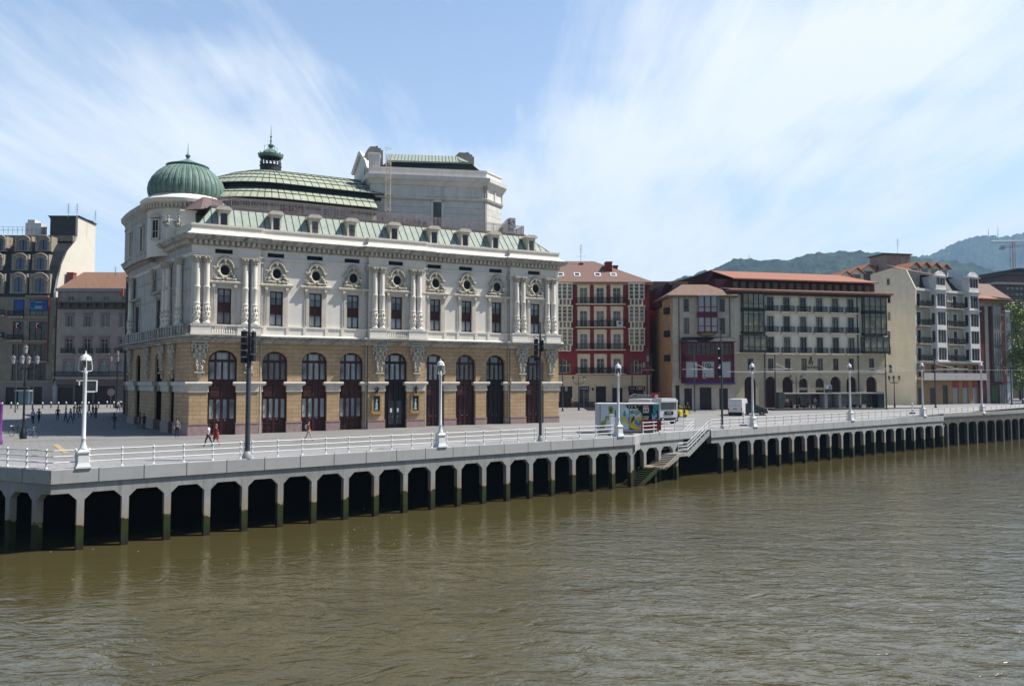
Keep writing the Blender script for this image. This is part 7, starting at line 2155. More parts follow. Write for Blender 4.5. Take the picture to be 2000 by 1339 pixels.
# ------------------------------------------------------------------ things along the quay
def q_at(px, path):
    """point of the plan path under the picture column px (at ground height)"""
    best = None
    for a, b in zip(path[:-1], path[1:]):
        for py in (860,):
            r = ray(px, py); d = b - a
            den = r.x * d.y - r.y * d.x
            if abs(den) < 1e-9: continue
            t = (r.y * a.x - r.x * a.y) / den * 1.0
            if -.02 <= t <= 1.02 and r.y > 0:
                p = a + d * t
                if p.y > 0: best = (p, math.atan2(d.y, d.x))
    return best
def rail_run(path, pa, pb, label, curls=(True, True), sp=1.78, h=1.06):
    """a stretch of railing between two picture columns"""
    A, B = q_at(pa, path), q_at(pb, path)
    pts = [A[0]]
    for v in path[1:-1]:
        if A[0].x < v.x < B[0].x: pts.append(v)
    pts.append(B[0])
    O = Vector((A[0].x, A[0].y, .085)); root = empty('quay_railing', O, 0, label, 'railing', 'white quay railings')
    rel = [p - A[0] for p in pts]
    L = sum((b - a).length for a, b in zip(rel[:-1], rel[1:]))
    mb = MB()
    for z in (.36, .70, 1.03):
        mb.path([(p.x, p.y, z) for p in rel], .040, 6)
    for end, cu in ((0, curls[0]), (-1, curls[1])):
        if cu:
            p = rel[end]; q = rel[1] if end == 0 else rel[-2]; d = (p - q).normalized()
            for z in (.36, .70, 1.03): mb.path([(p.x, p.y, z), (p.x + d.x * .2, p.y + d.y * .2, z - .02), (p.x + d.x * .28, p.y + d.y * .28, z - .16), (p.x + d.x * .2, p.y + d.y * .2, z - .22)], .036, 6)
    mb.build('rails', WHITEP, root)
    n = max(1, int(round(L / sp))); proto = None
    for i in range(n + 1):
        s = L * i / n; k = 0
        for a, b in zip(rel[:-1], rel[1:]):
            if s <= (b - a).length + 1e-6: p = a + (b - a).normalized() * s; break
            s -= (b - a).length
        if RP.get('post') is None:
            m = MB(); m.lathe(0, 0, [(.09, 0), (.09, .04), (.05, .08), (.048, .31), (.075, .36), (.048, .41), (.046, .65), (.075, .70), (.046, .75), (.046, .96), (.08, 1.03), (.07, 1.08), (.02, 1.12), (0, 1.12)], 8)
            o = RP['post'] = m.build('post', WHITEP, root, smooth=True)
        else: o = copy_tree(RP['post'], root)
        o.location = (p.x, p.y, 0)
RP = {}
for pa, pb, lab, cu in ((-90, 149, 'white three bar railing left of the leftmost quay lamp', (False, True)),
    (175, 470, 'white quay railing between the leftmost quay lamp and the tallest dark pole', (True, True)),
    (493, 843, 'longest white quay railing, from the tallest dark pole to the lamp before the theatre', (True, True)),
    (873, 1044, 'white quay railing between the second white lamp and the dark pole on its right', (True, True)),
    (1066, 1194, 'short white quay railing in front of the graffiti container', (True, True))):
    rail_run(QL, pa, pb, lab, cu)
rail_run(QM, 1256, 1318, 'white quay railing set back above the water stair, before the truck', (False, False))
for pa, pb, lab in ((1389, 1462, 'white quay railing starting at the top of the stair'), (1480, 1654, 'white quay railing before the tram shelter, third lamp to fourth'), (1671, 1797, 'white quay railing before the blank yellow house wall'),
    (1811, 1914, 'white quay railing before the grey white bay fronted house'), (1927, 2080, 'white quay railing past the last lamp, leaving the picture')):
    rail_run(QR, pa, pb, lab, (True, True))
# small railing piece behind the stair head
a, b = G(1336, 838), G(1358, 837); root = empty('stair_barrier', a, 0, 'short white barrier standing back from the stair head on the promenade', 'railing')
q = MB(); d = b - a
for z in (.4, .72, 1.05): q.tube((0, 0, z), (d.x, d.y, z), .03)
part(q, 'rails', WHITEP, root); q = MB()
for t in (0, 1): q = MB(); q.tube((d.x * t, d.y * t, 0), (d.x * t, d.y * t, 1.1), .04); part(q, 'post', WHITEP, root)

# ---- white quay lamps on pedestals
LAMPGL = glass_mat('lamp_glass', (.20, .21, .20), .1)
def make_quay_lamp():
    r = empty('quay_lamp', (0, 0, 0))
    p = MB()
    for (w0, z0, w1, z1) in ((.40, 0, .40, .10), (.36, .10, .30, .30), (.29, .30, .26, .86), (.32, .86, .32, .95), (.30, .95, .12, 1.12)):
        p.add([(-w0, -w0, z0), (w0, -w0, z0), (w0, w0, z0), (-w0, w0, z0), (-w1, -w1, z1), (w1, -w1, z1), (w1, w1, z1), (-w1, w1, z1)], [(0,3,2,1),(4,5,6,7),(0,1,5,4),(1,2,6,5),(2,3,7,6),(3,0,4,7)])
    p.build('pedestal', WHITEP, r)
    c = MB(); c.lathe(0, 0, [(.22, 1.08), (.19, 1.2), (.13, 1.35), (.115, 1.6), (.14, 1.66), (.11, 1.72), (.10, 5.35), (.125, 5.42), (.09, 5.5), (.07, 5.75)], 14); c.build('pole', WHITEP, r, smooth=True)
    h = MB(); h.lathe(0, 0, [(.29, 6.10), (.31, 6.16), (.27, 6.22), (.24, 6.36), (.13, 6.46), (.05, 6.50), (.04, 6.58), (.015, 6.70), (0, 6.70)], 18)
    for s in (-1, 1):
        h.path([(s * .10, 0, 5.50), (s * .30, 0, 5.52), (s * .36, 0, 5.62), (s * .28, 0, 6.28), (s * .20, 0, 6.40)], .028, 6)
        h.path([(0, s * .10, 5.50), (0, s * .30, 5.52), (0, s * .36, 5.62), (0, s * .28, 6.28), (0, s * .20, 6.40)], .022, 6)
    hd = h.build('lamp_hood', WHITEP, r, smooth=True)
    g = MB(); g.lathe(0, 0, [(.06, 5.72), (.13, 5.85), (.22, 6.10)], 14); g.build('lamp_glass', LAMPGL, hd, smooth=True)
    return r
lampp = make_quay_lamp(); first = True
for px, path, sc, lab in ((163, QL, 1.0, 'leftmost and largest white quay lamp, with a small dark sign box on its pole'), (860, QL, 1.0, 'white quay lamp standing in front of the opera house doors'), (1208, QL, 1.0, 'white quay lamp standing in front of the graffiti container'),
    (1471, QR, 1.06, 'white quay lamp to the right of the white van'), (1662, QR, 1.1, 'white quay lamp in front of the right half of the tram shelter'), (1804, QR, 1.16, 'white quay lamp in front of the bay fronted building'), (1920, QR, 1.2, 'rightmost and most distant white quay lamp')):
    p, a = q_at(px, path); o = lampp if first else copy_tree(lampp); first = False
    o.location = (p.x, p.y, .085); o.rotation_euler = (0, 0, a); o.scale = (1, 1, sc)
    tag(o, lab, 'street lamp', 'white lamps along the quay')
p, a = q_at(163, QL); q = MB(); q.box(-.02, .62, -.05, .05, 4.30, 4.38); q.box(-.45, .62, -.05, .05, 4.95, 5.0); q.box(.56, .64, -.07, .07, 4.34, 5.0); q.box(-.32, -.26, -.05, .05, 4.7, 4.98); q.box(.08, .56, -.03, .03, 4.42, 4.92, 1)
part(q, 'sign_bracket', [WHITEP, SLATE], lampp)

# ---- tall dark poles with spotlight boxes
SPOT = mat('black_spotlight_box', (.012, .016, .022), .4, .2, 4)
def tall_pole(px, path, top_y, r0, boxes, label):
    p, a = q_at(px, path); z = P_y(px, top_y, p.y).z; r = empty('tall_pole', (p.x, p.y, .085), 0, label, 'pole', 'tall dark poles on the quay edge')
    m = MB(); m.lathe(0, 0, [(r0 * 2.1, 0), (r0 * 2.0, .12), (r0 * 1.3, .42), (r0, .46)], 16); m.build('base_cone', GREYM, r, smooth=True)
    m = MB(); m.lathe(0, 0, [(r0, .4), (r0 * .92, z * .5), (r0 * .55, z * .52), (r0 * .45, z - .1), (0, z - .08)] if r0 > .13 else [(r0, .4), (r0 * .8, z * .55), (r0 * .5, z - .1), (0, z - .08)], 14); m.build('shaft', DPOLE, r, smooth=True)
    for bx, z0, z1, w in boxes:
        m = MB(); k = max(1, int((z1 - z0) / .42)); st = (z1 - z0) / k
        for i in range(k): m.box(bx - w, bx + w, -.28, .16, z0 + i * st + .02, z0 + (i + 1) * st - .06); m.box(bx - w * .7, bx + w * .7, -.34, -.28, z0 + i * st + .06, z0 + (i + 1) * st - .1)
        m.box(min(bx, 0), max(bx, 0), -.04, .04, (z0 + z1) / 2 - .04, (z0 + z1) / 2 + .04); m.box(min(bx, 0), max(bx, 0), -.04, .04, z1 - .2, z1 - .12)
        o = m.build('spotlight', SPOT, r)
        m = MB(); m.blob((bx, -.1, z1 + .05), (w * .8, .2, .07)); m.build('spotlight_highlight', WHITEP, o, smooth=True)  # white blob added on top as the painted highlight of the black boxes
tall_pole(483.5, QL, 508, .165, ((-.30, 6.1, 8.25, .14), (.30, 6.2, 8.2, .09)), 'tallest dark tapering pole in front of the theatre left corner with spotlights')
tall_pole(1055.5, QL, 628, .13, ((-.36, 6.6, 8.5, .16), (.18, 7.4, 8.4, .10)), 'dark tapering pole in front of the theatre right end')
tall_pole(1411, QR, 646, .12, ((-.30, 7.6, 8.3, .12), (-.28, 6.7, 7.3, .12), (-.30, 5.5, 6.3, .14)), 'dark tapering pole just right of the stair head, before the corner building')

# ---- plain dark poles and tram catenary poles
def thin_pole(px, base, top_y, r, label, arm=None, grp='tram wire poles', heads=None):
    g = G(px, base); z = P_y(px, top_y, g.y).z - g.z; root = empty('wire_pole', g, 0, label, 'pole', grp)
    m = MB(); m.tube((0, 0, 0), (0, 0, z), r, r * .8, n=8); m.tube((0, 0, 0), (0, 0, .3), r * 1.8, r * 1.4, n=8); part(m, 'shaft', DPOLE, root)
    if arm:
        a, b, ay = arm; x0 = (a - px) / F_PX * g.y; x1 = (b - px) / F_PX * g.y; za = P_y(px, ay, g.y).z - g.z
        m = MB(); m.tube((x0, -.1, za), (x1, -.1, za), .055, n=6); m.tube((0, 0, za + .9), (x1 * .7, -.1, za + .05), .02, n=4); part(m, 'wire_arm', mat('pale_grey_arm', (.5, .5, .5), .5, .05), root)
    for (hx_, hz_, kind) in heads or ():
        m = MB()
        if kind == 'sig':
            m.box(hx_ - .16, hx_ + .16, -.22, .1, hz_, hz_ + .85); o = part(m, 'signal_head', mat('pale_signal_housing', (.45, .47, .5), .4, .05), root)
            m = MB(); [m.blob((hx_, -.24, hz_ + .18 + .25 * k), (.09, .03, .09)) for k in range(3)]; part(m, 'signal_lens', SPOT, o)
        else: m.tube((hx_, -.05, hz_), (hx_, .05, hz_), .28, n=16); part(m, 'road_sign', GREYM, root)
for a in ((1099, 802.5, 697, .10, 'dark green pole with signals left of the red building door', None, 'dark poles before the red building', ((.55, 3.1, 'sig'), (-.5, 3.0, 'sig'))),
          (1235, 797, 694, .11, 'dark pole before the right bay of the red building', None, 'dark poles before the red building', ()),
          (1264.5, 797, 680, .12, 'grey lattice topped pole at the right edge of the red building', (1256, 1279, 722), 'dark poles before the red building', ((-.5, 6.6, 'sig'), (.1, 7.6, 'sig'))),
          (1273, 796, 690, .10, 'slim grey pole at the mouth of the side street', None, 'dark poles before the red building', ()),
          (1357, 803, 692, .10, 'dark pole with a pale arm before the wine red gallery', (1334, 1392, 721), 'tram wire poles', ((1.5, 5.0, 'sig'),)),
          (1515, 801, 693, .12, 'dark pole with a pale arm before the second hotel arch', (1494, 1549, 720.5), 'tram wire poles', ()),
          (1731.5, 799, 690, .12, 'dark reddish pole with a long arm at the hotel right corner', (1699, 1772, 719.5), 'tram wire poles', ()),
          (1827.5, 796, 695, .12, 'dark pole with a pale arm before the first grey bay', (1830, 1892, 720.5), 'tram wire poles', ()),
          (1976, 790, 716, .12, 'dark pole at the far right below the green tree', None, 'tram wire poles', ((-.8, 5.4, 'sig'),))):
    thin_pole(a[0], a[1], a[2], a[3], a[4], a[5], a[6], a[7])
m = MB(); w0, w1 = P_y(1420, 725.5, 112), P_y(1775, 723, 120); o_ = w0.copy()
m.tube((0, 0, 0), tuple(w1 - w0), .018, n=4); w2 = P_y(2060, 722, 150); m.tube(tuple(w1 - w0), tuple(w2 - w0), .018, n=4)
tag(m.build('tram_wire', mat('pale_wire', (.35, .35, .35), .5, .05), None, w0), 'thin overhead tram wire running past the hotel and bay fronted house', 'wire')
# lantern posts with curved arms
def lantern_post(px, base, top_y, label, n=2, grp='old style lanterns', glb=False, rot=0.0):
    g = G(px, base); h = P_y(px, top_y, g.y).z - g.z; root = empty('lantern_post', g, rot, label, 'street lamp', grp)
    m = MB(); m.lathe(0, 0, [(.30, 0), (.30, .5), (.22, .7), (.14, 1.0), (.10, 1.2), (.085, h * .55), (.12, h * .57), (.07, h * .6), (.06, h - (.9 if glb else .5)), (0, h - .4)] if glb else [(.16, 0), (.15, .5), (.08, .8), (.06, h * .6), (.05, h - .3), (.02, h)], 10); part(m, 'post', IRON, root, smooth=True)
    R_ = .95 if glb else .85
    heads = [(R_ * math.cos(2 * math.pi * k / n), R_ * math.sin(2 * math.pi * k / n) * (1 if n > 2 else 0), h - (1.55 if glb else .35)) for k in range(n)]
    if glb: heads.append((0, 0, h - .6))
    for hx_, hy, z in heads:
        if abs(hx_) + abs(hy) > .1:
            m = MB(); m.path([(0, 0, z - .75), (hx_ * .5, hy * .5, z - .85), (hx_ * .9, hy * .9, z - .6), (hx_, hy, z - .3)], .035, 6); m.torus((hx_ * .45, hy * .45, z - .62), .14, .02, n=10, k=4); part(m, 'arm', IRON, root)
        if glb:
            m = MB(); m.lathe(hx_, hy, [(.12, z - .3), (.20, z + .18)], 10); o = part(m, 'lantern_glass', mat('milky_lantern_glass', (.40, .40, .42), .3, .15, 5), root, smooth=True)
            m = MB(); m.lathe(hx_, hy, [(.24, z + .18), (.22, z + .26), (.14, z + .36), (.04, z + .42), (.02, z + .55), (0, z + .55)], 10); m.tube((hx_, hy, z - .42), (hx_, hy, z - .3), .06, .13, n=8); part(m, 'lantern_cap', mat('grey_lantern_cap', (.12, .12, .13), .35, .2, 5), o, smooth=True)
        else:
            m = MB(); m.lathe(hx_, hy, [(.10, z - .28), (.20, z + .12)], 6); o = part(m, 'lantern_glass', LAMPGL, root)
            m = MB(); m.lathe(hx_, hy, [(.24, z + .12), (.22, z + .16), (.08, z + .40), (.02, z + .5), (0, z + .5)], 6); m.tube((hx_, hy, z - .36), (hx_, hy, z - .28), .03, .11, n=6); part(m, 'lantern_cap', IRON, o)
lantern_post(45, 856.5, 670, 'large ornate black lamp post with five pale lanterns, bicycles at its foot', 4, 'many armed black lamp posts', True, .3)
lantern_post(227.5, 797, 683, 'distant many armed lamp post beside the opera house west front', 4, 'many armed black lamp posts', True, .5)
lantern_post(1130.5, 801, 735, 'black double lantern before the blue sign of the red building')
lantern_post(1556, 800, 733, 'black double lantern before the third hotel arch')
lantern_post(1747.5, 797, 734, 'black double lantern before the foot of the yellow side wall', 3)
lantern_post(1998, 788, 738, 'double lantern at the right edge of the picture')
for px, b_, t_y, lab in ((29.5, 805, 672, 'left of two slim grey poles behind the ornate lamp post'), (64, 798, 684, 'right of two slim grey poles behind the ornate lamp post')):
    thin_pole(px, b_, t_y, .07, lab, None, 'slim plaza poles')

# ---- bollards and street clutter on the far side of the plaza
def make_bollard():
    r = empty('bollard', (0, 0, 0)); m = MB(); m.lathe(0, 0, [(.12, 0), (.12, .1), (.09, .15), (.09, .75)], 10); m.build('shaft', DPOLE, r, smooth=True)
    m = MB(); m.lathe(0, 0, [(.09, .75), (.12, .82), (.12, .92), (.06, 1.0), (0, 1.02)], 10); m.build('cap', WHITEP, r, smooth=True); return r
bp_ = make_bollard(); first = True
for i in range(16):
    px = 3 + i * 15.7 + rnd.uniform(-3, 3); py = 798.5 - .014 * px + rnd.uniform(-1.5, 1)
    if 40 < px < 50: continue
    g = G(px, py); o = bp_ if first else copy_tree(bp_); first = False
    o.location = g; tag(o, 'white capped dark bollard in the row across the far side of the plaza', 'bollard', 'bollards across the plaza')
m = MB(); g = G(107, 789.5); m.lathe(0, 0, [(.42, 0), (.42, 2.6), (.5, 2.65), (.5, 3.3), (.3, 3.5), (.12, 4.2), (0, 4.3)], 16); o = m.build('advertising_column', mat('pale_grey_column', (.36, .37, .38), .6, .1), None, g, smooth=True); tag(o, 'pale round advertising column between the two left hand buildings', 'column')
g = G(216, 797); root = empty('round_sign', g, 0, 'round pale sign on a short post beside the far lamp post', 'sign'); m = MB(); m.tube((0, 0, 0), (0, 0, 2.1), .04); part(m, 'post', GREYM, root); m = MB(); m.tube((0, -.05, 2.6), (0, .05, 2.6), .6, n=20); part(m, 'disc', mat('pale_pink_disc', (.38, .28, .28), .6, .1), root)
g = G(46, 791); root = empty('bus_shelter', g, 0, 'pale blue glazed bus shelter before the dark ornate building', 'shelter')
m = MB(); m.box(-1.3, 1.3, -.6, .6, 2.5, 2.62); part(m, 'roof', WHITEP, root); m = MB(); m.box(-1.2, 1.2, .45, .5, .2, 2.5); part(m, 'glass_panel', mat('pale_blue_panel', (.16, .26, .32), .2, .2, 2), root); m = MB(); [m.tube((x, y, 0), (x, y, 2.5), .05) for x in (-1.2, 1.2) for y in (-.5, .5)]; part(m, 'post', GREYM, root)
m = MB(); g0, g1 = G(-60, 786), G(236, 786); 
tag((lambda o: o)(None) or empty('street_barrier', g0, 0), 'low grey barrier rail along the far side of the plaza', 'barrier'); sbr = bpy.data.objects['street_barrier']
d = g1 - g0; m.tube((0, 0, .95), (d.x, d.y, .95 + d.z), .05, n=6); m.tube((0, 0, .55), (d.x, d.y, .55 + d.z), .04, n=6); part(m, 'rails', GREYM, sbr)
for k in range(20): m = MB(); m.tube((d.x * k / 19, d.y * k / 19, d.z * k / 19), (d.x * k / 19, d.y * k / 19, d.z * k / 19 + 1.0), .05, n=6); part(m, 'post', IRON, sbr)
m = MB(); g = G(-1.0, 868); m.lathe(0, 0, [(.22, 0), (.22, .35), (.15, .45), (.15, 3.2), (.18, 3.25), (0, 3.4)], 12); o = m.build('purple_post', mat('purple_paint', (.16, .04, .20), .5, .15, 4), None, g, smooth=True); tag(o, 'purple post cut by the left edge of the picture', 'post')
def bicycle(px, py, rot, col, label):
    g = G(px, py); r = empty('bicycle', g, rot, label, 'bicycle', 'bicycles at the ornate lamp post')
    for x in (-.52, .52):
        m = MB(); m.torus((x, 0, .34), .32, .022, n=20, k=5); o = m.build('wheel', RUBBER, r)
        m = MB()
        for k in range(8): a = k * math.pi / 4; m.tube((x, 0, .34), (x + .31 * math.cos(a), 0, .34 + .31 * math.sin(a)), .005, n=3)
        m.build('spokes', CHROME, o)
    m = MB(); P = lambda *a: m.path(a, .022, 6); P((-.52, 0, .34), (-.08, 0, .32), (.38, 0, .74), (-.18, 0, .80), (-.52, 0, .34)); P((-.08, 0, .32), (-.2, 0, .88)); P((.52, 0, .34), (.38, 0, .74), (.34, 0, .98)); m.build('frame', col, r)
    m = MB(); m.blob((-.21, 0, .92), (.15, .07, .04)); m.build('saddle', RUBBER, r, smooth=True)
    m = MB(); m.path([(.42, -.28, 1.0), (.34, -.1, 1.02), (.34, .1, 1.02), (.42, .28, 1.0)], .016, 6); m.build('handlebar', CHROME, r)
bicycle(57, 855, .15, mat('pale_blue_bicycle_paint', (.30, .36, .48), .4, .05), 'pale blue bicycle leaning right of the ornate lamp post')
bicycle(31, 852, 2.9, SLATE, 'dark bicycle parked left of the ornate lamp post')
# short posts on the promenade
for px, py, h, col, lab in ((1195, 850, 1.9, 'pale', 'pale square pillar standing behind the railing before the graffiti container'), (1452.5, 831.5, 1.6, 'slim', 'slim white post with dark foot left of the lamp beside the van'), (1782, 808, 1.6, 'slim', 'slim white post with dark foot on the promenade before the yellow wall')):
    g = G(px, py); root = empty('promenade_post', g, .3, lab, 'post')
    m = MB()
    if col == 'pale': m.box(-.2, .2, -.2, .2, .25, h); m.box(-.22, .22, -.22, .22, h, h + .06)
    else: m.lathe(0, 0, [(.13, .2), (.11, h * .8), (.16, h * .85), (.12, h), (0, h + .05)], 10)
    part(m, 'shaft', WHITEP, root); m = MB(); m.box(-.32, .32, -.25, .25, 0, .25); part(m, 'foot', SLATE, root)

# ---- tram shelter
g0 = G(1521, 801.5); SH = Face('tram_shelter', g0, R(12), 'long low glazed tram shelter with a thin pale roof in front of the hotel', 'shelter')
sx = lambda p, y=780: SH.x(p, y)
W_ = sx(1734); 
m = MB(); m.box(-1, W_ + 6, -.2, 3.2, -.1, .28); part(m, 'platform', mat('dark_platform', (.09, .085, .08), .8, .1), SH.root)
m = MB(); m.box(-.8, W_ + 6, -.25, 3.3, .28, .30); part(m, 'platform_paving', PROM, SH.root)
zr = SH.z(1530, 769); m = MB(); m.box(sx(1532), W_ - .3, -.1, 2.3, zr, zr + .16); part(m, 'roof', mat('pale_shelter_roof', (.42, .41, .38), .6, .05), SH.root)
for p0, p1, mt in ((1523.5, 1533, mat('grey_green_pylon', (.075, .085, .08), .5, .2)), (1716, 1729, SPOT), (1612, 1618, GREYM), (1640, 1645, GREYM)):
    m = MB(); m.box(sx(p0), sx(p1), .2, 1.6, .28, zr + (.25 if p0 in (1523.5, 1716) else 0)); part(m, 'pylon', mt, SH.root)
GP = glass_mat('shelter_glass', (.05, .055, .05), .05)
for p0, p1 in ((1534, 1560), (1562, 1586), (1588, 1611), (1647, 1671), (1673, 1696), (1698, 1715)):
    m = MB(); m.box(sx(p0), sx(p1), 2.0, 2.04, .9, zr); o = part(m, 'glass_panel', GP, SH.root); m = MB(); m.box(sx(p0), sx(p1), 1.9, 2.1, .8, .9); m.tube((sx(p0), 2.0, .28), (sx(p0), 2.0, zr), .05); part(m, 'panel_frame', GREYM, o)
    m = MB(); m.box(sx(p0) + .3, sx(p1) - .3, 1.1, 1.6, .70, .76); m.box(sx(p0) + .5, sx(p0) + .6, 1.2, 1.5, .28, .7); m.box(sx(p1) - .6, sx(p1) - .5, 1.2, 1.5, .28, .7); part(m, 'bench', SLATE, SH.root)
m = MB(); m.box(sx(1618), sx(1640), 1.8, 2.0, .3, zr); part(m, 'advert_panel', mat('tan_advert_panel', (.22, .18, .14), .5, .2, 3), SH.root)
m = MB(); m.box(sx(1625), sx(1636), 1.74, 1.8, 1.1, 2.3); part(m, 'poster', mat('grey_blue_poster', (.20, .24, .26), .5, .5, 6), SH.root)
m = MB(); m.box(sx(1619), sx(1630), .6, 1.0, zr + .16, zr + .75); part(m, 'sign_base', SLATE, SH.root)
m = MB(); m.box(sx(1619), sx(1630), .6, 1.0, zr + .75, zr + 1.35); o = part(m, 'tram_sign', mat('pale_blue_sign', (.45, .50, .58), .5, .05), SH.root)
m = MB(); m.box(sx(1624.5), sx(1625.5), .58, .62, zr + .85, zr + 1.25); m.torus((sx(1627.3), .58, zr + 1.05), .16, .05, n=10, k=4); part(m, 'sign_mark', SIGNDARK, o)
for p in (1550, 1569, 1686): m = MB(); m.box(sx(p), sx(p + 7), 1.95, 1.99, zr - .55, zr - .32); part(m, 'green_strip', mat('green_sign_strip', (.06, .16, .03), .5, .1), SH.root)

# ---- container with graffiti, truck, crane truck, cars
def graffiti_mat():
    m, b, p = new_mat('spray_painted_steel')
    tc = b.n('ShaderNodeTexCoord').outputs['Object']
    c = b.mix(b.noise(tc, 1.2, 3), (.42, .46, .52), (.52, .55, .60))
    b.l(c, p.inputs['Base Color']); p.inputs['Roughness'].default_value = .5
    return m
CT = Face('graffiti_container', G(1171, 846), R(4), 'grey container covered in yellow, blue and green graffiti behind the railing', 'container')
cwid = CT.x(1287, 830); chh = CT.z(1171, 790)
m = MB(); m.box(0, cwid, 0, 2.4, .18, chh); cb_ = part(m, 'box', graffiti_mat(), CT.root)
m = MB(); m.box(-.05, cwid + .05, -.05, 2.45, chh, chh + .12); part(m, 'roof', WHITEP, CT.root)
m = MB(); [m.box(x, x + .12, -.03, 0, .18, chh) for x in (0, cwid * .49, cwid - .12)]; m.box(0, cwid, -.04, 0, .18, .34); part(m, 'steel_rib', GREYM, CT.root)
m = MB(); [m.box(x, x + .5, .2, 2.2, 0, .18) for x in (.3, cwid - .8)]; part(m, 'skid', IRON, CT.root)
GC = {k: mat('spray_' + k, v, .55, .08, 3) for k, v in dict(yellow=(.62, .50, .05), olive=(.22, .30, .05), black=(.015, .015, .02), blue=(.10, .26, .55), teal=(.04, .32, .34), white=(.66, .66, .64), pink=(.60, .33, .33), red=(.36, .03, .03), sky=(.34, .55, .70)).items()}
gx = lambda p: (p - 1171) / 116.0 * cwid
gzv = lambda py: chh - (py - 790) / 56.0 * chh
def spray(col, polys, k=[0]):
    k[0] += 1; m = MB(); y = -.012 - .003 * k[0]
    for pl in polys: m.xprism([(gx(a), gzv(b)) for a, b in pl], y, y + .002)
    part(m, 'graffiti', GC[col], cb_)
spray('olive', [[(1189, 793), (1194, 792), (1199, 797), (1197, 806), (1200, 812), (1196, 820), (1189, 822), (1186, 815), (1190, 806), (1188, 799)], [(1172, 828), (1178, 820), (1184, 826), (1180, 838), (1173, 840)], [(1183, 812), (1187, 812), (1184, 824), (1180, 824)], [(1196, 812), (1204, 806), (1203, 812), (1197, 818)]])
spray('black', [[(1191, 797), (1194, 797), (1195, 803), (1192, 805)], [(1201, 800), (1202.5, 800), (1202, 814), (1199.5, 816)], [(1190, 812), (1193, 811), (1193, 817), (1190, 818)], [(1175, 829), (1179, 827), (1179, 831), (1175, 833)]])
spray('sky', [[(1203, 794), (1209, 792), (1212, 806), (1214, 826), (1208, 830), (1204, 812)], [(1216, 808), (1222, 802), (1222, 812), (1230, 800), (1238, 805), (1244, 800), (1242, 812), (1232, 818), (1222, 820), (1216, 818)]])
spray('white', [[(1212, 796), (1250, 795), (1252, 806), (1240, 812), (1214, 806)], [(1240, 800), (1252, 803), (1250, 816), (1239, 818)]])
spray('teal', [[(1217, 806), (1221, 800), (1223, 812), (1219, 818)], [(1229, 804), (1236, 800), (1240, 806), (1234, 810)]])
spray('yellow', [[(1213, 812), (1217, 816), (1220, 812), (1224, 820), (1229, 810), (1234, 813), (1236, 822), (1230, 832), (1222, 824), (1214, 824)], [(1234, 826), (1240, 816), (1248, 814), (1250, 822), (1256, 806), (1268, 808), (1258, 820), (1255, 832), (1248, 838), (1236, 838), (1231, 832)], [(1255, 803), (1266, 805), (1260, 818), (1253, 816)]])
spray('blue', [[(1225, 816), (1229, 814), (1231, 822), (1227, 824)], [(1238, 820), (1244, 819), (1246, 826), (1251, 820), (1252, 828), (1246, 833), (1240, 828)]])
spray('black', [[(1222, 791), (1246, 790), (1250, 795), (1240, 798), (1226, 797)], [(1246, 793), (1256, 789), (1286, 789), (1286, 836), (1272, 838), (1262, 830), (1268, 812), (1254, 812), (1252, 804), (1246, 800)], [(1233, 818), (1238, 812), (1240, 816), (1232, 828)], [(1228, 834), (1238, 838), (1250, 841), (1232, 842)]])
spray('pink', [[(1256, 791), (1267, 791), (1267, 797), (1256, 797)]])
spray('white', [[(1256, 797), (1268, 797), (1267, 806), (1255.5, 806)], [(1228, 792.5), (1230, 792.5), (1230, 795.5), (1228, 795.5)], [(1233, 792.5), (1236, 792.5), (1235, 795.5), (1233, 795.5)], [(1239, 792), (1243, 792), (1242, 795.5), (1240, 795.5)]])
spray('black', [[(1257.5, 799.5), (1260.5, 799.5), (1260.5, 803), (1257.5, 803)], [(1262.5, 799.5), (1265.5, 799.5), (1265.5, 803), (1262.5, 803)]])
spray('teal', [[(1276, 790), (1285, 790), (1286, 800), (1281, 803), (1284, 818), (1278, 820), (1275, 806)], [(1272, 806), (1277, 812), (1283, 806), (1285, 822), (1274, 824)]])
spray('sky', [[(1274, 808), (1277, 814), (1282, 807), (1283, 812), (1279, 818), (1282, 824), (1276, 820), (1273, 824)]])
g = G(1253, 846.5); rd = empty('red_barrier_sign', g, R(4), 'red painted barrier panels on splayed black feet before the container', 'barrier')
for k in (0, 1.9 * .53):
    m = MB(); m.box(k, k + .92, 0, .04, .32, 1.35); o = part(m, 'panel', GC['red'], rd); m = MB()
    m.box(k + .06, k + .86, -.012, 0, .80, .86); m.box(k + .1, k + .8, -.012, 0, .45, .5); [m.box(k + .1 + j * .2, k + .2 + j * .2, -.014, 0, 1.0, 1.2) for j in range(4)]; part(m, 'dark_marking', SIGNDARK, o)
    m = MB(); m.tube((k + .15, -.3, 0), (k + .45, .02, .35), .035); m.tube((k + .75, -.3, 0), (k + .45, .02, .35), .035); part(m, 'feet', IRON, rd)
def wheel(parent, x, y, r, w=.24):
    m = MB(); m.tube((x, y - w / 2, r), (x, y + w / 2, r), r, n=20); o = part(m, 'wheel', RUBBER, parent)
    m = MB(); m.tube((x, y - w / 2 - .01, r), (x, y + w / 2 + .01, r), r * .55, n=14); part(m, 'hub', GREYM, o)
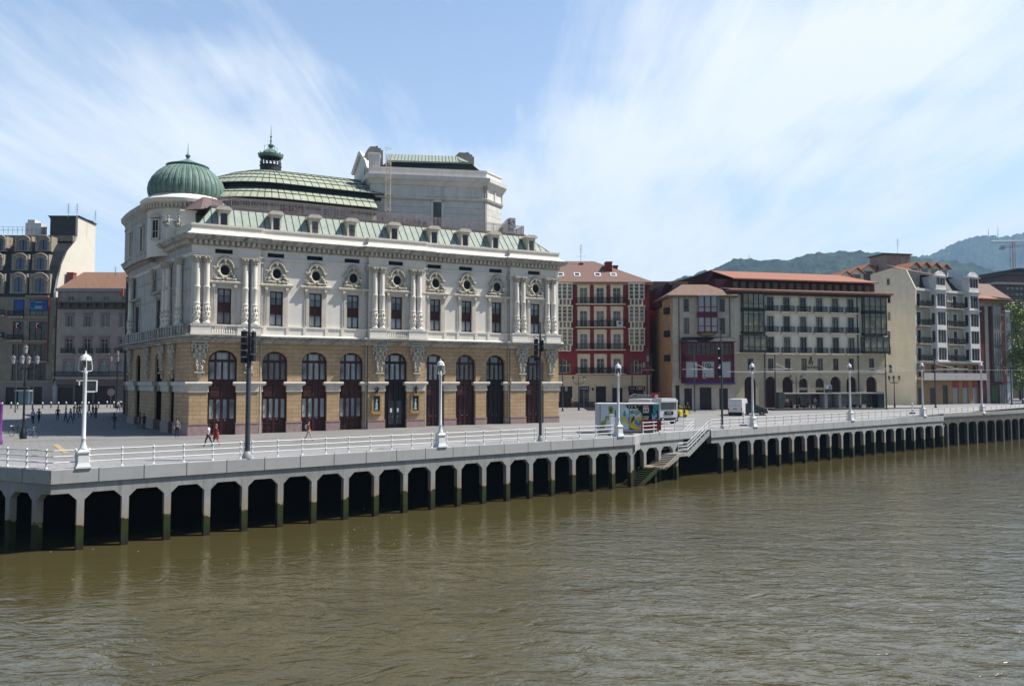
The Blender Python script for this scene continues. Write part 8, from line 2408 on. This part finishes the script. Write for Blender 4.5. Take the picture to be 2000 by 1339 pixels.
def vehicle(name, label, loc, rot, L, W, prof, glass, paint, wheels, wr, cat, grp=None, taper=.08):
    """side outline (x forward, z up) extruded across the width with drawn-in upper sides"""
    r = empty(name, loc, rot, label, cat, grp); m = MB(); zmax = max(z for x, z in prof); zb = zmax * .52
    def side(s): return [(x, s * (W / 2 - (taper * max(0, z - zb) / (zmax - zb) * W * .5 if z > zb else 0)), z) for x, z in prof]
    a, b = side(-1), side(1); n = len(prof)
    m.add(a + b, [tuple(range(n)), tuple(range(2 * n - 1, n - 1, -1))] + [(i, n + i, n + (i + 1) % n, (i + 1) % n) for i in range(n)])
    bd = part(m, 'body', paint, r)
    for side_only, pl in glass:
        m = MB()
        if side_only == 'side':
            for s in (-1, 1):
                pts = [(x, s * (W / 2 - (taper * max(0, z - zb) / (zmax - zb) * W * .5) + .012), z) for x, z in pl]; m.poly(pts if s < 0 else pts[::-1])
        else:
            (xa, za), (xb, zb2), f = pl; ww = W * f / 2; m.poly([(xa, -ww, za), (xa, ww, za), (xb, ww * .93, zb2), (xb, -ww * .93, zb2)])
        part(m, 'window_glass', DGLASS, r)
    for x in wheels:
        for s in (-1, 1): wheel(r, x, s * (W / 2 - .10), wr)
    return r, bd
WHITECAR = mat('white_vehicle_paint', (.68, .69, .70), .3, .02, 2, spec=.5)
DARKCAR = mat('dark_vehicle_paint', (.015, .018, .025), .25, .1, 2, spec=.6)
YELCAR = mat('yellow_vehicle_paint', (.62, .48, .03), .3, .05, 2, spec=.5)
# white van seen from behind, driving away
g = G(1436, 812); vh = Vector((math.cos(R(62)), math.sin(R(62))))
van, bd = vehicle('white_van', 'white panel van seen from behind, driving along the road', g + Vector((vh.x * 2.4, vh.y * 2.4, 0)), R(62), 4.9, 2.0,
    [(-2.45, .35), (-2.45, 1.9), (-2.35, 2.35), (1.0, 2.4), (1.9, 1.5), (2.4, 1.25), (2.45, .4)], [('side', [(1.0, 1.4), (1.75, 1.4), (1.0, 2.1)]), ('x', ((1.86, 1.5), (1.05, 2.3), .85))], WHITECAR, (-1.5, 1.6), .36, 'van')
m = MB(); m.box(-2.5, -2.44, -.95, .95, .30, .52); part(m, 'bumper', RUBBER, van); m = MB(); m.box(-2.47, -2.455, -.25, .3, .95, 1.05); part(m, 'number_plate', SIGNDARK, van)
for s in (-.93, .93): m = MB(); m.box(-2.48, -2.45, s - .06, s + .06, .7, 1.15); part(m, 'tail_light', GC['red'], van)
m = MB(); m.box(-2.456, -2.452, -.01, .01, .5, 2.3); [m.box(-2.456, -2.452, -.8 + .22 * k, -.68 + .22 * k, 1.42, 1.5 + .04 * (k % 2)) for k in range(8)]; part(m, 'rear_lettering', GREYM, van)
g = G(1478, 811); car, bd = vehicle('dark_car', 'dark people carrier with lit headlamp glint to the right of the white van', g + Vector((-.4, 1.2, 0)), R(-14), 4.4, 1.85,
    [(-2.2, .3), (-2.2, 1.1), (-1.95, 1.68), (.3, 1.72), (1.25, 1.15), (2.05, .92), (2.2, .6), (2.2, .3)], [('side', [(-1.75, 1.12), (.95, 1.12), (.2, 1.6), (-1.6, 1.6)]), ('x', ((1.2, 1.17), (.34, 1.70), .85))], DARKCAR, (-1.35, 1.4), .33, 'car')
for s in (-.7, .7): m = MB(); m.blob((2.1, s, .78), (.14, .16, .10)); part(m, 'headlight', CHROME, car, smooth=True)
g = G(1324, 814); car, bd = vehicle('yellow_car', 'small yellow and white car half hidden behind the truck cab', g + Vector((-.2, 1.2, 0)), R(-55), 3.8, 1.7,
    [(-1.9, .3), (-1.9, .95), (-1.5, 1.45), (.3, 1.48), (1.1, 1.0), (1.85, .85), (1.9, .3)], [('side', [(-1.4, 1.0), (.9, 1.0), (.25, 1.38), (-1.25, 1.38)]), ('x', ((1.12, 1.02), (.36, 1.46), .85))], YELCAR, (-1.2, 1.25), .3, 'car')
m = MB(); m.box(-1.3, .2, -.72, .72, 1.46, 1.52); part(m, 'roof', WHITECAR, car)
g = G(1530, 799.5); car, bd = vehicle('red_car', 'low red car parked at the left end of the tram shelter', g + Vector((-1.3, 3.4, 0)), R(175), 4.0, 1.7,
    [(-1.9, .3), (-1.9, .85), (-1.3, 1.35), (.3, 1.38), (1.1, .95), (1.85, .8), (1.9, .3)], [('side', [(-1.2, .95), (.9, .95), (.2, 1.28), (-1.1, 1.28)])], GC['red'], (-1.2, 1.25), .3, 'car')
# truck
g = G(1306, 829); ta = R(-66); f2 = Vector((math.cos(ta), math.sin(ta), 0)); tr_ = empty('white_truck', g - f2 * .8 + Vector((0, .3, 0)), ta, 'white lorry cab with black grille facing the river behind the container', 'truck')
m = MB(); ch = 2.95
m.yprism([(-1.22, .55), (1.22, .55), (1.22, 2.55), (1.05, 2.82), (-1.05, 2.82), (-1.22, 2.55)], -.9, .95); cab = part(m, 'cab', WHITECAR, tr_)
m = MB(); m.yprism([(-1.12, 2.80), (1.12, 2.80), (1.0, 3.06), (-1.0, 3.06)], -.9, 1.05); m.box(.95, 1.18, -1.15, 1.15, 2.62, 2.84); part(m, 'roof_visor', WHITECAR, cab)
m = MB(); m.box(.95, .97, -1.08, 1.08, 1.75, 2.58); part(m, 'windscreen', DGLASS, cab); m = MB(); [m.box(-.1, .7, s * 1.225 - .01, s * 1.225 + .01, 1.75, 2.4) for s in (-1, 1)]; part(m, 'side_window', DGLASS, cab)
m = MB(); m.box(.95, 1.0, -.62, .62, 1.15, 1.55); gr = part(m, 'grille', IRON, cab); m = MB(); [m.box(1.0, 1.01, -.25 + k * .2, -.12 + k * .2, 1.32, 1.42) for k in range(3)]; part(m, 'grille_badge', CHROME, gr)
m = MB(); m.box(.9, 1.12, -1.22, 1.22, .38, .82); part(m, 'bumper', SLATE, cab); m = MB(); [m.blob((1.12, s * .95, .62), (.04, .14, .09)) for s in (-1, 1)]; part(m, 'headlight', CHROME, cab, smooth=True)
m = MB(); m.box(-5.8, -1.1, -1.2, 1.2, 1.0, 2.9); part(m, 'cargo_box', WHITECAR, tr_); m = MB(); m.box(-5.6, .8, -.5, .5, .6, 1.0); part(m, 'chassis', IRON, tr_)
for x in (.3, -4.2): [wheel(tr_, x, s * 1.0, .48, .3) for s in (-1, 1)]
for s in (-1, 1): m = MB(); m.box(.75, .85, s * 1.42 - .1, s * 1.42 + .1, 1.7, 2.3); m.tube((.8, s * 1.2, 2.3), (.8, s * 1.42, 2.2), .02); part(m, 'mirror', IRON, cab)
# crane lorry
g = G(1258, 806); cl = empty('crane_lorry', g, R(3), 'grey boom lorry with a red box at its head, seen over the container', 'truck'); 
f_ = Face('x', g, R(3), '', ''); bpy.data.objects.remove(f_.root)
zb0, zb1 = f_.z(1258, 778), f_.z(1258, 770)
m = MB(); xa, xb = f_.x(1229, 775), f_.x(1275, 775); m.xprism([(xa, zb0 - .1), (xb, zb0), (xb, zb1), (xa + .9, zb1 + .15), (xa, zb1 - .3)], -.5, .5); part(m, 'boom', mat('dull_grey_boom', (.20, .20, .18), .5, .2, 3), cl)
m = MB(); [m.box(xa + 1.2 + k * .5, xa + 1.4 + k * .5, -.54, -.5, zb1 - .22, zb1 - .08) for k in range(6)]; m.tube((xa, -.6, zb0 - .3), (xb, -.6, zb0 + .05), .05); part(m, 'boom_fitting', CHROME, cl)
m = MB(); x1, x2 = f_.x(1272, 775), f_.x(1288, 775); m.box(x1, x2, -.7, .7, zb0 - .1, zb1 + .2); o = part(m, 'red_box', GC['red'], cl); m = MB(); m.tube(((x1 + x2) / 2, -.74, (zb0 + zb1) / 2 + .05), ((x1 + x2) / 2, -.70, (zb0 + zb1) / 2 + .05), .26, n=14); part(m, 'emblem', SIGNTXT, o)
m = MB(); m.box(xa - .3, x2, -1.1, 1.1, .7, 1.3); m.box(x1 - .2, x2 + .6, -1.1, 1.1, 1.2, zb0 - .3); m.box(xa, xa + 2.0, -.9, .9, 1.3, zb0 - .2); part(m, 'chassis', SLATE, cl); m = MB(); m.box(xa + 2.2, x1 - .4, -.9, .9, 1.3, zb0 - .4); part(m, 'deck_load', mat('dull_blue_load', (.06, .08, .14), .6, .3, 3), cl)
for x in (xa + .6, x1, x2): [wheel(cl, x, s * .95, .48, .3) for s in (-1, 1)]

# ---- trees at the far right
def tree(name, loc, h, cr, label, seed, n=5200, leaf=.30):
    r = random.Random(seed); root = empty(name, loc, 0, label, 'tree', 'trees at the far right')
    m = MB(); tips = []
    def limb(p, d, L, rad, depth):
        q = p + d * L; m.tube(tuple(p), tuple(q), rad, rad * .62, n=7, cap=False)
        if depth == 0: tips.append(q); return
        for _ in range(3): limb(q, (d + Vector((r.uniform(-.8, .8), r.uniform(-.8, .8), r.uniform(-.1, .5)))).normalized(), L * .72, rad * .6, depth - 1)
    limb(Vector((0, 0, 0)), Vector((0, 0, 1)), h * .38, .28, 3); part(m, 'trunk', BARK, root)
    m = MB(); cl_ = []
    for _ in range(60):
        a = r.uniform(0, 6.283); e = r.uniform(-.95, 1.0); k = r.uniform(.55, 1.0)
        cl_.append((Vector((math.cos(a) * cr * k * math.sqrt(max(.05, 1 - e * e * .8)), math.sin(a) * cr * k * math.sqrt(max(.05, 1 - e * e * .8)), h * .60 + e * h * .37)), r.uniform(.9, 1.9) * cr / 5))
    for i in range(n):
        c, rr = cl_[i % len(cl_)]; v = Vector((r.gauss(0, 1), r.gauss(0, 1), r.gauss(0, .8))).normalized() * rr * r.random() ** .4; p = c + v
        d = Vector((r.uniform(-1, 1), r.uniform(-1, 1), r.uniform(-.5, 1))).normalized() * leaf * r.uniform(.6, 1.3); e = d.cross(Vector((r.uniform(-1, 1), r.uniform(-1, 1), r.uniform(-1, 1)))).normalized() * leaf * .42
        m.poly([p, p + d * .5 + e, p + d, p + d * .5 - e])
    part(m, 'crown', LEAF, root)
for px, Y, h, cr, sd_, lab in ((2008, 150, 19.0, 6.0, 1, 'sunlit green tree at the right edge beside the dark red building'), (1992, 176, 13, 5.5, 2, 'lower dark tree behind the sunlit tree at the right edge'), (2050, 165, 15, 6, 3, 'tree mostly beyond the right edge of the picture')):
    p = P_y(px, 745, Y); tree('broadleaf_tree', (p.x, p.y, gz(p.x, p.y) - .1), h, cr, lab, sd_, 15000 if sd_ == 1 else 8000, .36)
a = P_y(1955, 745, 190); m = MB(); m.box(0, 60, 0, 1, -1, 5.2); o = m.build('stone_terrace_wall', mat('dark_terrace_stone', (.10, .09, .075), .9, .25, .6, .4), None, (a.x, a.y, 0), R(18)); tag(o, 'dark stone terrace wall under the trees at the far right', 'wall')
# ------------------------------------------------------------------ people
def pose_mesh(kind, sitting=False):
    """one continuous skinned body, 1.74 m tall, facing -Y"""
    J = {}
    st = {'walk': .26, 'stand': .0, 'stroll': .16}[kind]
    J['pel'] = (0, 0, .94); J['waist'] = (0, -.01, 1.08); J['chest'] = (0, 0, 1.30); J['neck'] = (0, .005, 1.47); J['head0'] = (0, -.01, 1.56); J['head1'] = (0, -.02, 1.68)
    E = [('pel', 'waist'), ('waist', 'chest'), ('chest', 'neck'), ('neck', 'head0'), ('head0', 'head1')]
    rad = dict(pel=.145, waist=.125, chest=.155, neck=.058, head0=.085, head1=.088)
    for s, nm in ((-1, 'l'), (1, 'r')):
        a = st * s
        J['hip' + nm] = (s * .09, 0, .90); J['knee' + nm] = (s * .10, -a * .55 - .03 * (st > 0), .50); J['ank' + nm] = (s * .10, -a + (.10 if a < 0 else 0), .09 + (.05 if a < 0 else 0)); J['toe' + nm] = (s * .115, -a - .15 + (.10 if a < 0 else 0), .04)
        J['sh' + nm] = (s * .19, .01, 1.40); J['elb' + nm] = (s * .25, a * .5 + .02, 1.12); J['wr' + nm] = (s * .25, a * .9 - .06, .88); J['hand' + nm] = (s * .25, a * 1.0 - .08, .78)
        E += [('pel', 'hip' + nm), ('hip' + nm, 'knee' + nm), ('knee' + nm, 'ank' + nm), ('ank' + nm, 'toe' + nm), ('chest', 'sh' + nm), ('sh' + nm, 'elb' + nm), ('elb' + nm, 'wr' + nm), ('wr' + nm, 'hand' + nm)]
        for k, v in dict(hip=.095, knee=.062, ank=.045, toe=.038, sh=.062, elb=.044, wr=.030, hand=.036).items(): rad[k + nm] = v
    names = list(J); me = bpy.data.meshes.new('sk'); me.from_pydata([J[k] for k in names], [(names.index(a), names.index(b)) for a, b in E], [])
    o = bpy.data.objects.new('sk', me); COL.objects.link(o)
    md = o.modifiers.new('Skin', 'SKIN'); md.use_smooth_shade = True
    for i, k in enumerate(names): me.skin_vertices[0].data[i].radius = (rad[k], rad[k] * (.78 if k in ('pel', 'waist', 'chest') else 1)); me.skin_vertices[0].data[i].use_root = (k == 'pel')
    sb = o.modifiers.new('Sub', 'SUBSURF'); sb.levels = 1; sb.render_levels = 1
    bpy.context.view_layer.update(); dg = bpy.context.evaluated_depsgraph_get()
    out = bpy.data.meshes.new_from_object(o.evaluated_get(dg)); bpy.data.objects.remove(o)
    for p in out.polygons:
        c = p.center; arm = abs(c.x) > .185 and c.z < 1.30
        if c.z > 1.47: p.material_index = 0
        elif arm: p.material_index = 0 if c.z < 1.14 else 1
        elif c.z > .96: p.material_index = 1
        elif c.z > .09: p.material_index = 2
        else: p.material_index = 3
        p.use_smooth = True
    return out
PM = {k: pose_mesh(k) for k in ('walk', 'stand', 'stroll')}
SKIN = mat('skin', (.42, .25, .18), .6, .05, 5)
CL = lambda n, c: mat('cloth_' + n, c, .85, .08, 6)
CC = dict(white=CL('white', (.62, .62, .64)), black=CL('black', (.02, .02, .025)), navy=CL('navy', (.02, .03, .09)), blue=CL('blue', (.14, .20, .42)), pale=CL('pale_blue', (.38, .44, .58)), red=CL('red', (.26, .03, .03)), beige=CL('beige', (.42, .36, .28)), grey=CL('grey', (.20, .20, .21)), jeans=CL('jeans', (.07, .10, .18)), brown=CL('brown', (.12, .07, .05)))
HAIR = {'dark': mat('dark_hair', (.02, .014, .01), .6, .2, 9), 'fair': mat('fair_hair', (.25, .16, .08), .6, .2, 9)}
def person(px, py, pose, rot, top, legs, label, skirt=False, hair='dark', sc=1.0, bag=None, grp='people on the plaza', Pn=None):
    g = Pn or G(px, py); me = PM[pose].copy(); idx = [p.material_index for p in me.polygons]
    for m_ in (SKIN, CC[top], CC[legs], CC['black']): me.materials.append(m_)
    me.polygons.foreach_set('material_index', idx)
    o = bpy.data.objects.new('person', me); COL.objects.link(o); o.location = g; o.rotation_euler = (0, 0, rot); o.scale = (sc, sc, sc)
    tag(o, label, 'person', grp)
    m = MB(); m.blob((0, .015, 1.71), (.098, .112, .085), 10, 6); m.blob((0, .05, 1.62 if hair == 'dark' else 1.56), (.09, .07, .10 if hair == 'dark' else .16), 10, 6); part(m, 'hair', HAIR[hair], o, smooth=True)
    m = MB(); m.blob((0, -.115, 1.62), (.014, .02, .022)); part(m, 'nose', SKIN, o, smooth=True)
    if skirt: m = MB(); m.lathe(0, 0, [(.15, 1.10), (.18, .95), (.25, .55)], 14); part(m, 'skirt', CC[top], o, smooth=True)
    if bag: m = MB(); m.box(-.13, .13, .13, .28, 1.05, 1.42); part(m, 'backpack', CC[bag], o)
    return o
LFT, RGT = R(-90), R(90)
person(407, 871.5, 'walk', LFT, 'white', 'black', 'man in white shirt and black trousers striding left before the theatre')
person(421.5, 870, 'walk', R(-60), 'red', 'red', 'woman in a short dark red dress walking beside the white shirted man', True, 'fair', .96).data.materials[2] = SKIN
person(602.5, 861, 'walk', RGT, 'red', 'beige', 'person in dark red top and pale trousers walking right past the third door', bag='white')
person(345.5, 853.5, 'stand', R(20), 'grey', 'black', 'person in grey top standing at the theatre corner pier')
for a in ((64, 827, 'stand', 3.0, 'pale', 'black', 'person in pale blue shirt, one of a pair near the ornate lamp post'), (75.5, 826, 'stroll', 3.2, 'navy', 'black', 'person in dark jacket, one of a pair near the ornate lamp post'),
          (112.5, 821, 'stand', .4, 'black', 'black', 'lone person in black halfway between lamp post and quay lamp'), (128, 823, 'stroll', -1.0, 'blue', 'navy', 'person in deep blue at the left of the group behind the quay lamp'), (137.5, 826, 'walk', 1.2, 'pale', 'jeans', 'person in pale blue shirt and jeans in the middle of the group'),
          (144, 820, 'stand', 2.0, 'black', 'black', 'person in black behind the pale blue shirt'), (150, 815, 'stroll', -1.4, 'red', 'grey', 'person in red in the group near the quay lamp'), (174, 812, 'walk', -1.5, 'grey', 'jeans', 'person in grey walking just right of the quay lamp pole'),
          (181, 815, 'stroll', 1.4, 'black', 'navy', 'person in black coat, the one nearer the quay lamp of a pair behind it'), (187, 816, 'stand', 2.8, 'brown', 'black', 'person in brown coat, the one farther from the quay lamp of a pair behind it'), (155, 814, 'stand', .2, 'jeans', 'black', 'person in jeans jacket close to the quay lamp pole'),
          (223, 838, 'walk', 2.9, 'black', 'jeans', 'person in black top walking away before the west front'), (231, 804, 'stroll', 1.2, 'pale', 'navy', 'person in pale shirt beside the distant lamp post'), (238, 804, 'stand', .5, 'navy', 'grey', 'person in navy at the far corner of the west front'),
          (273, 836, 'stroll', -1.0, 'red', 'brown', 'person in red top and brown trousers close to a west front pier'), (281, 838, 'stand', 1.0, 'navy', 'black', 'person in dark clothes beside the red topped person'),
          (1117, 796, 'stand', 2.0, 'grey', 'brown', 'person at the dark doorway of the red building'), (1336.5, 816.5, 'stand', .2, 'black', 'black', 'person in black standing beside the yellow car'), (1323, 800, 'stroll', 1.4, 'navy', 'jeans', 'person in navy behind the yellow car'),
          (1343, 808, 'walk', 1.4, 'black', 'black', 'person in black walking right of the yellow car')):
    person(*a)
for p, top, legs, lab in ((1537, 'white', 'red', 'person in white top at the left end of the tram shelter'), (1545, 'red', 'black', 'person in red top waiting in the tram shelter'), (1592, 'beige', 'jeans', 'person in beige top standing in the middle of the tram shelter'), (1578, 'brown', 'black', 'person in brown top waiting left of the beige one in the tram shelter')):
    x = SH.x(p, 790, .8); P = SH.root.location + Vector((x * SH.c - .8 * SH.s, x * SH.s + .8 * SH.c, .30)); person(0, 0, 'stand', rnd.uniform(-.6, .6), top, legs, lab, Pn=P, grp='people waiting for the tram')

# ------------------------------------------------------------------ haze: even pale air round the camera and the place
def haze():
    m = bpy.data.materials.new('pale_haze'); m.use_nodes = True; t = m.node_tree; t.nodes.clear()
    v = t.nodes.new('ShaderNodeVolumePrincipled'); v.inputs['Density'].default_value = HAZE; v.inputs['Color'].default_value = (.42, .68, 1.0, 1); v.inputs['Anisotropy'].default_value = .1
    o = t.nodes.new('ShaderNodeOutputMaterial'); t.links.new(v.outputs[0], o.inputs['Volume'])
    mb = MB(); mb.box(-2600, 4400, -320, 4100, WZ - 3.2, 850)
    return tag(mb.build('haze', m), 'pale blue air between the camera and the far hills', None, None, 'stuff')
HAZE = 1.25e-4
haze()
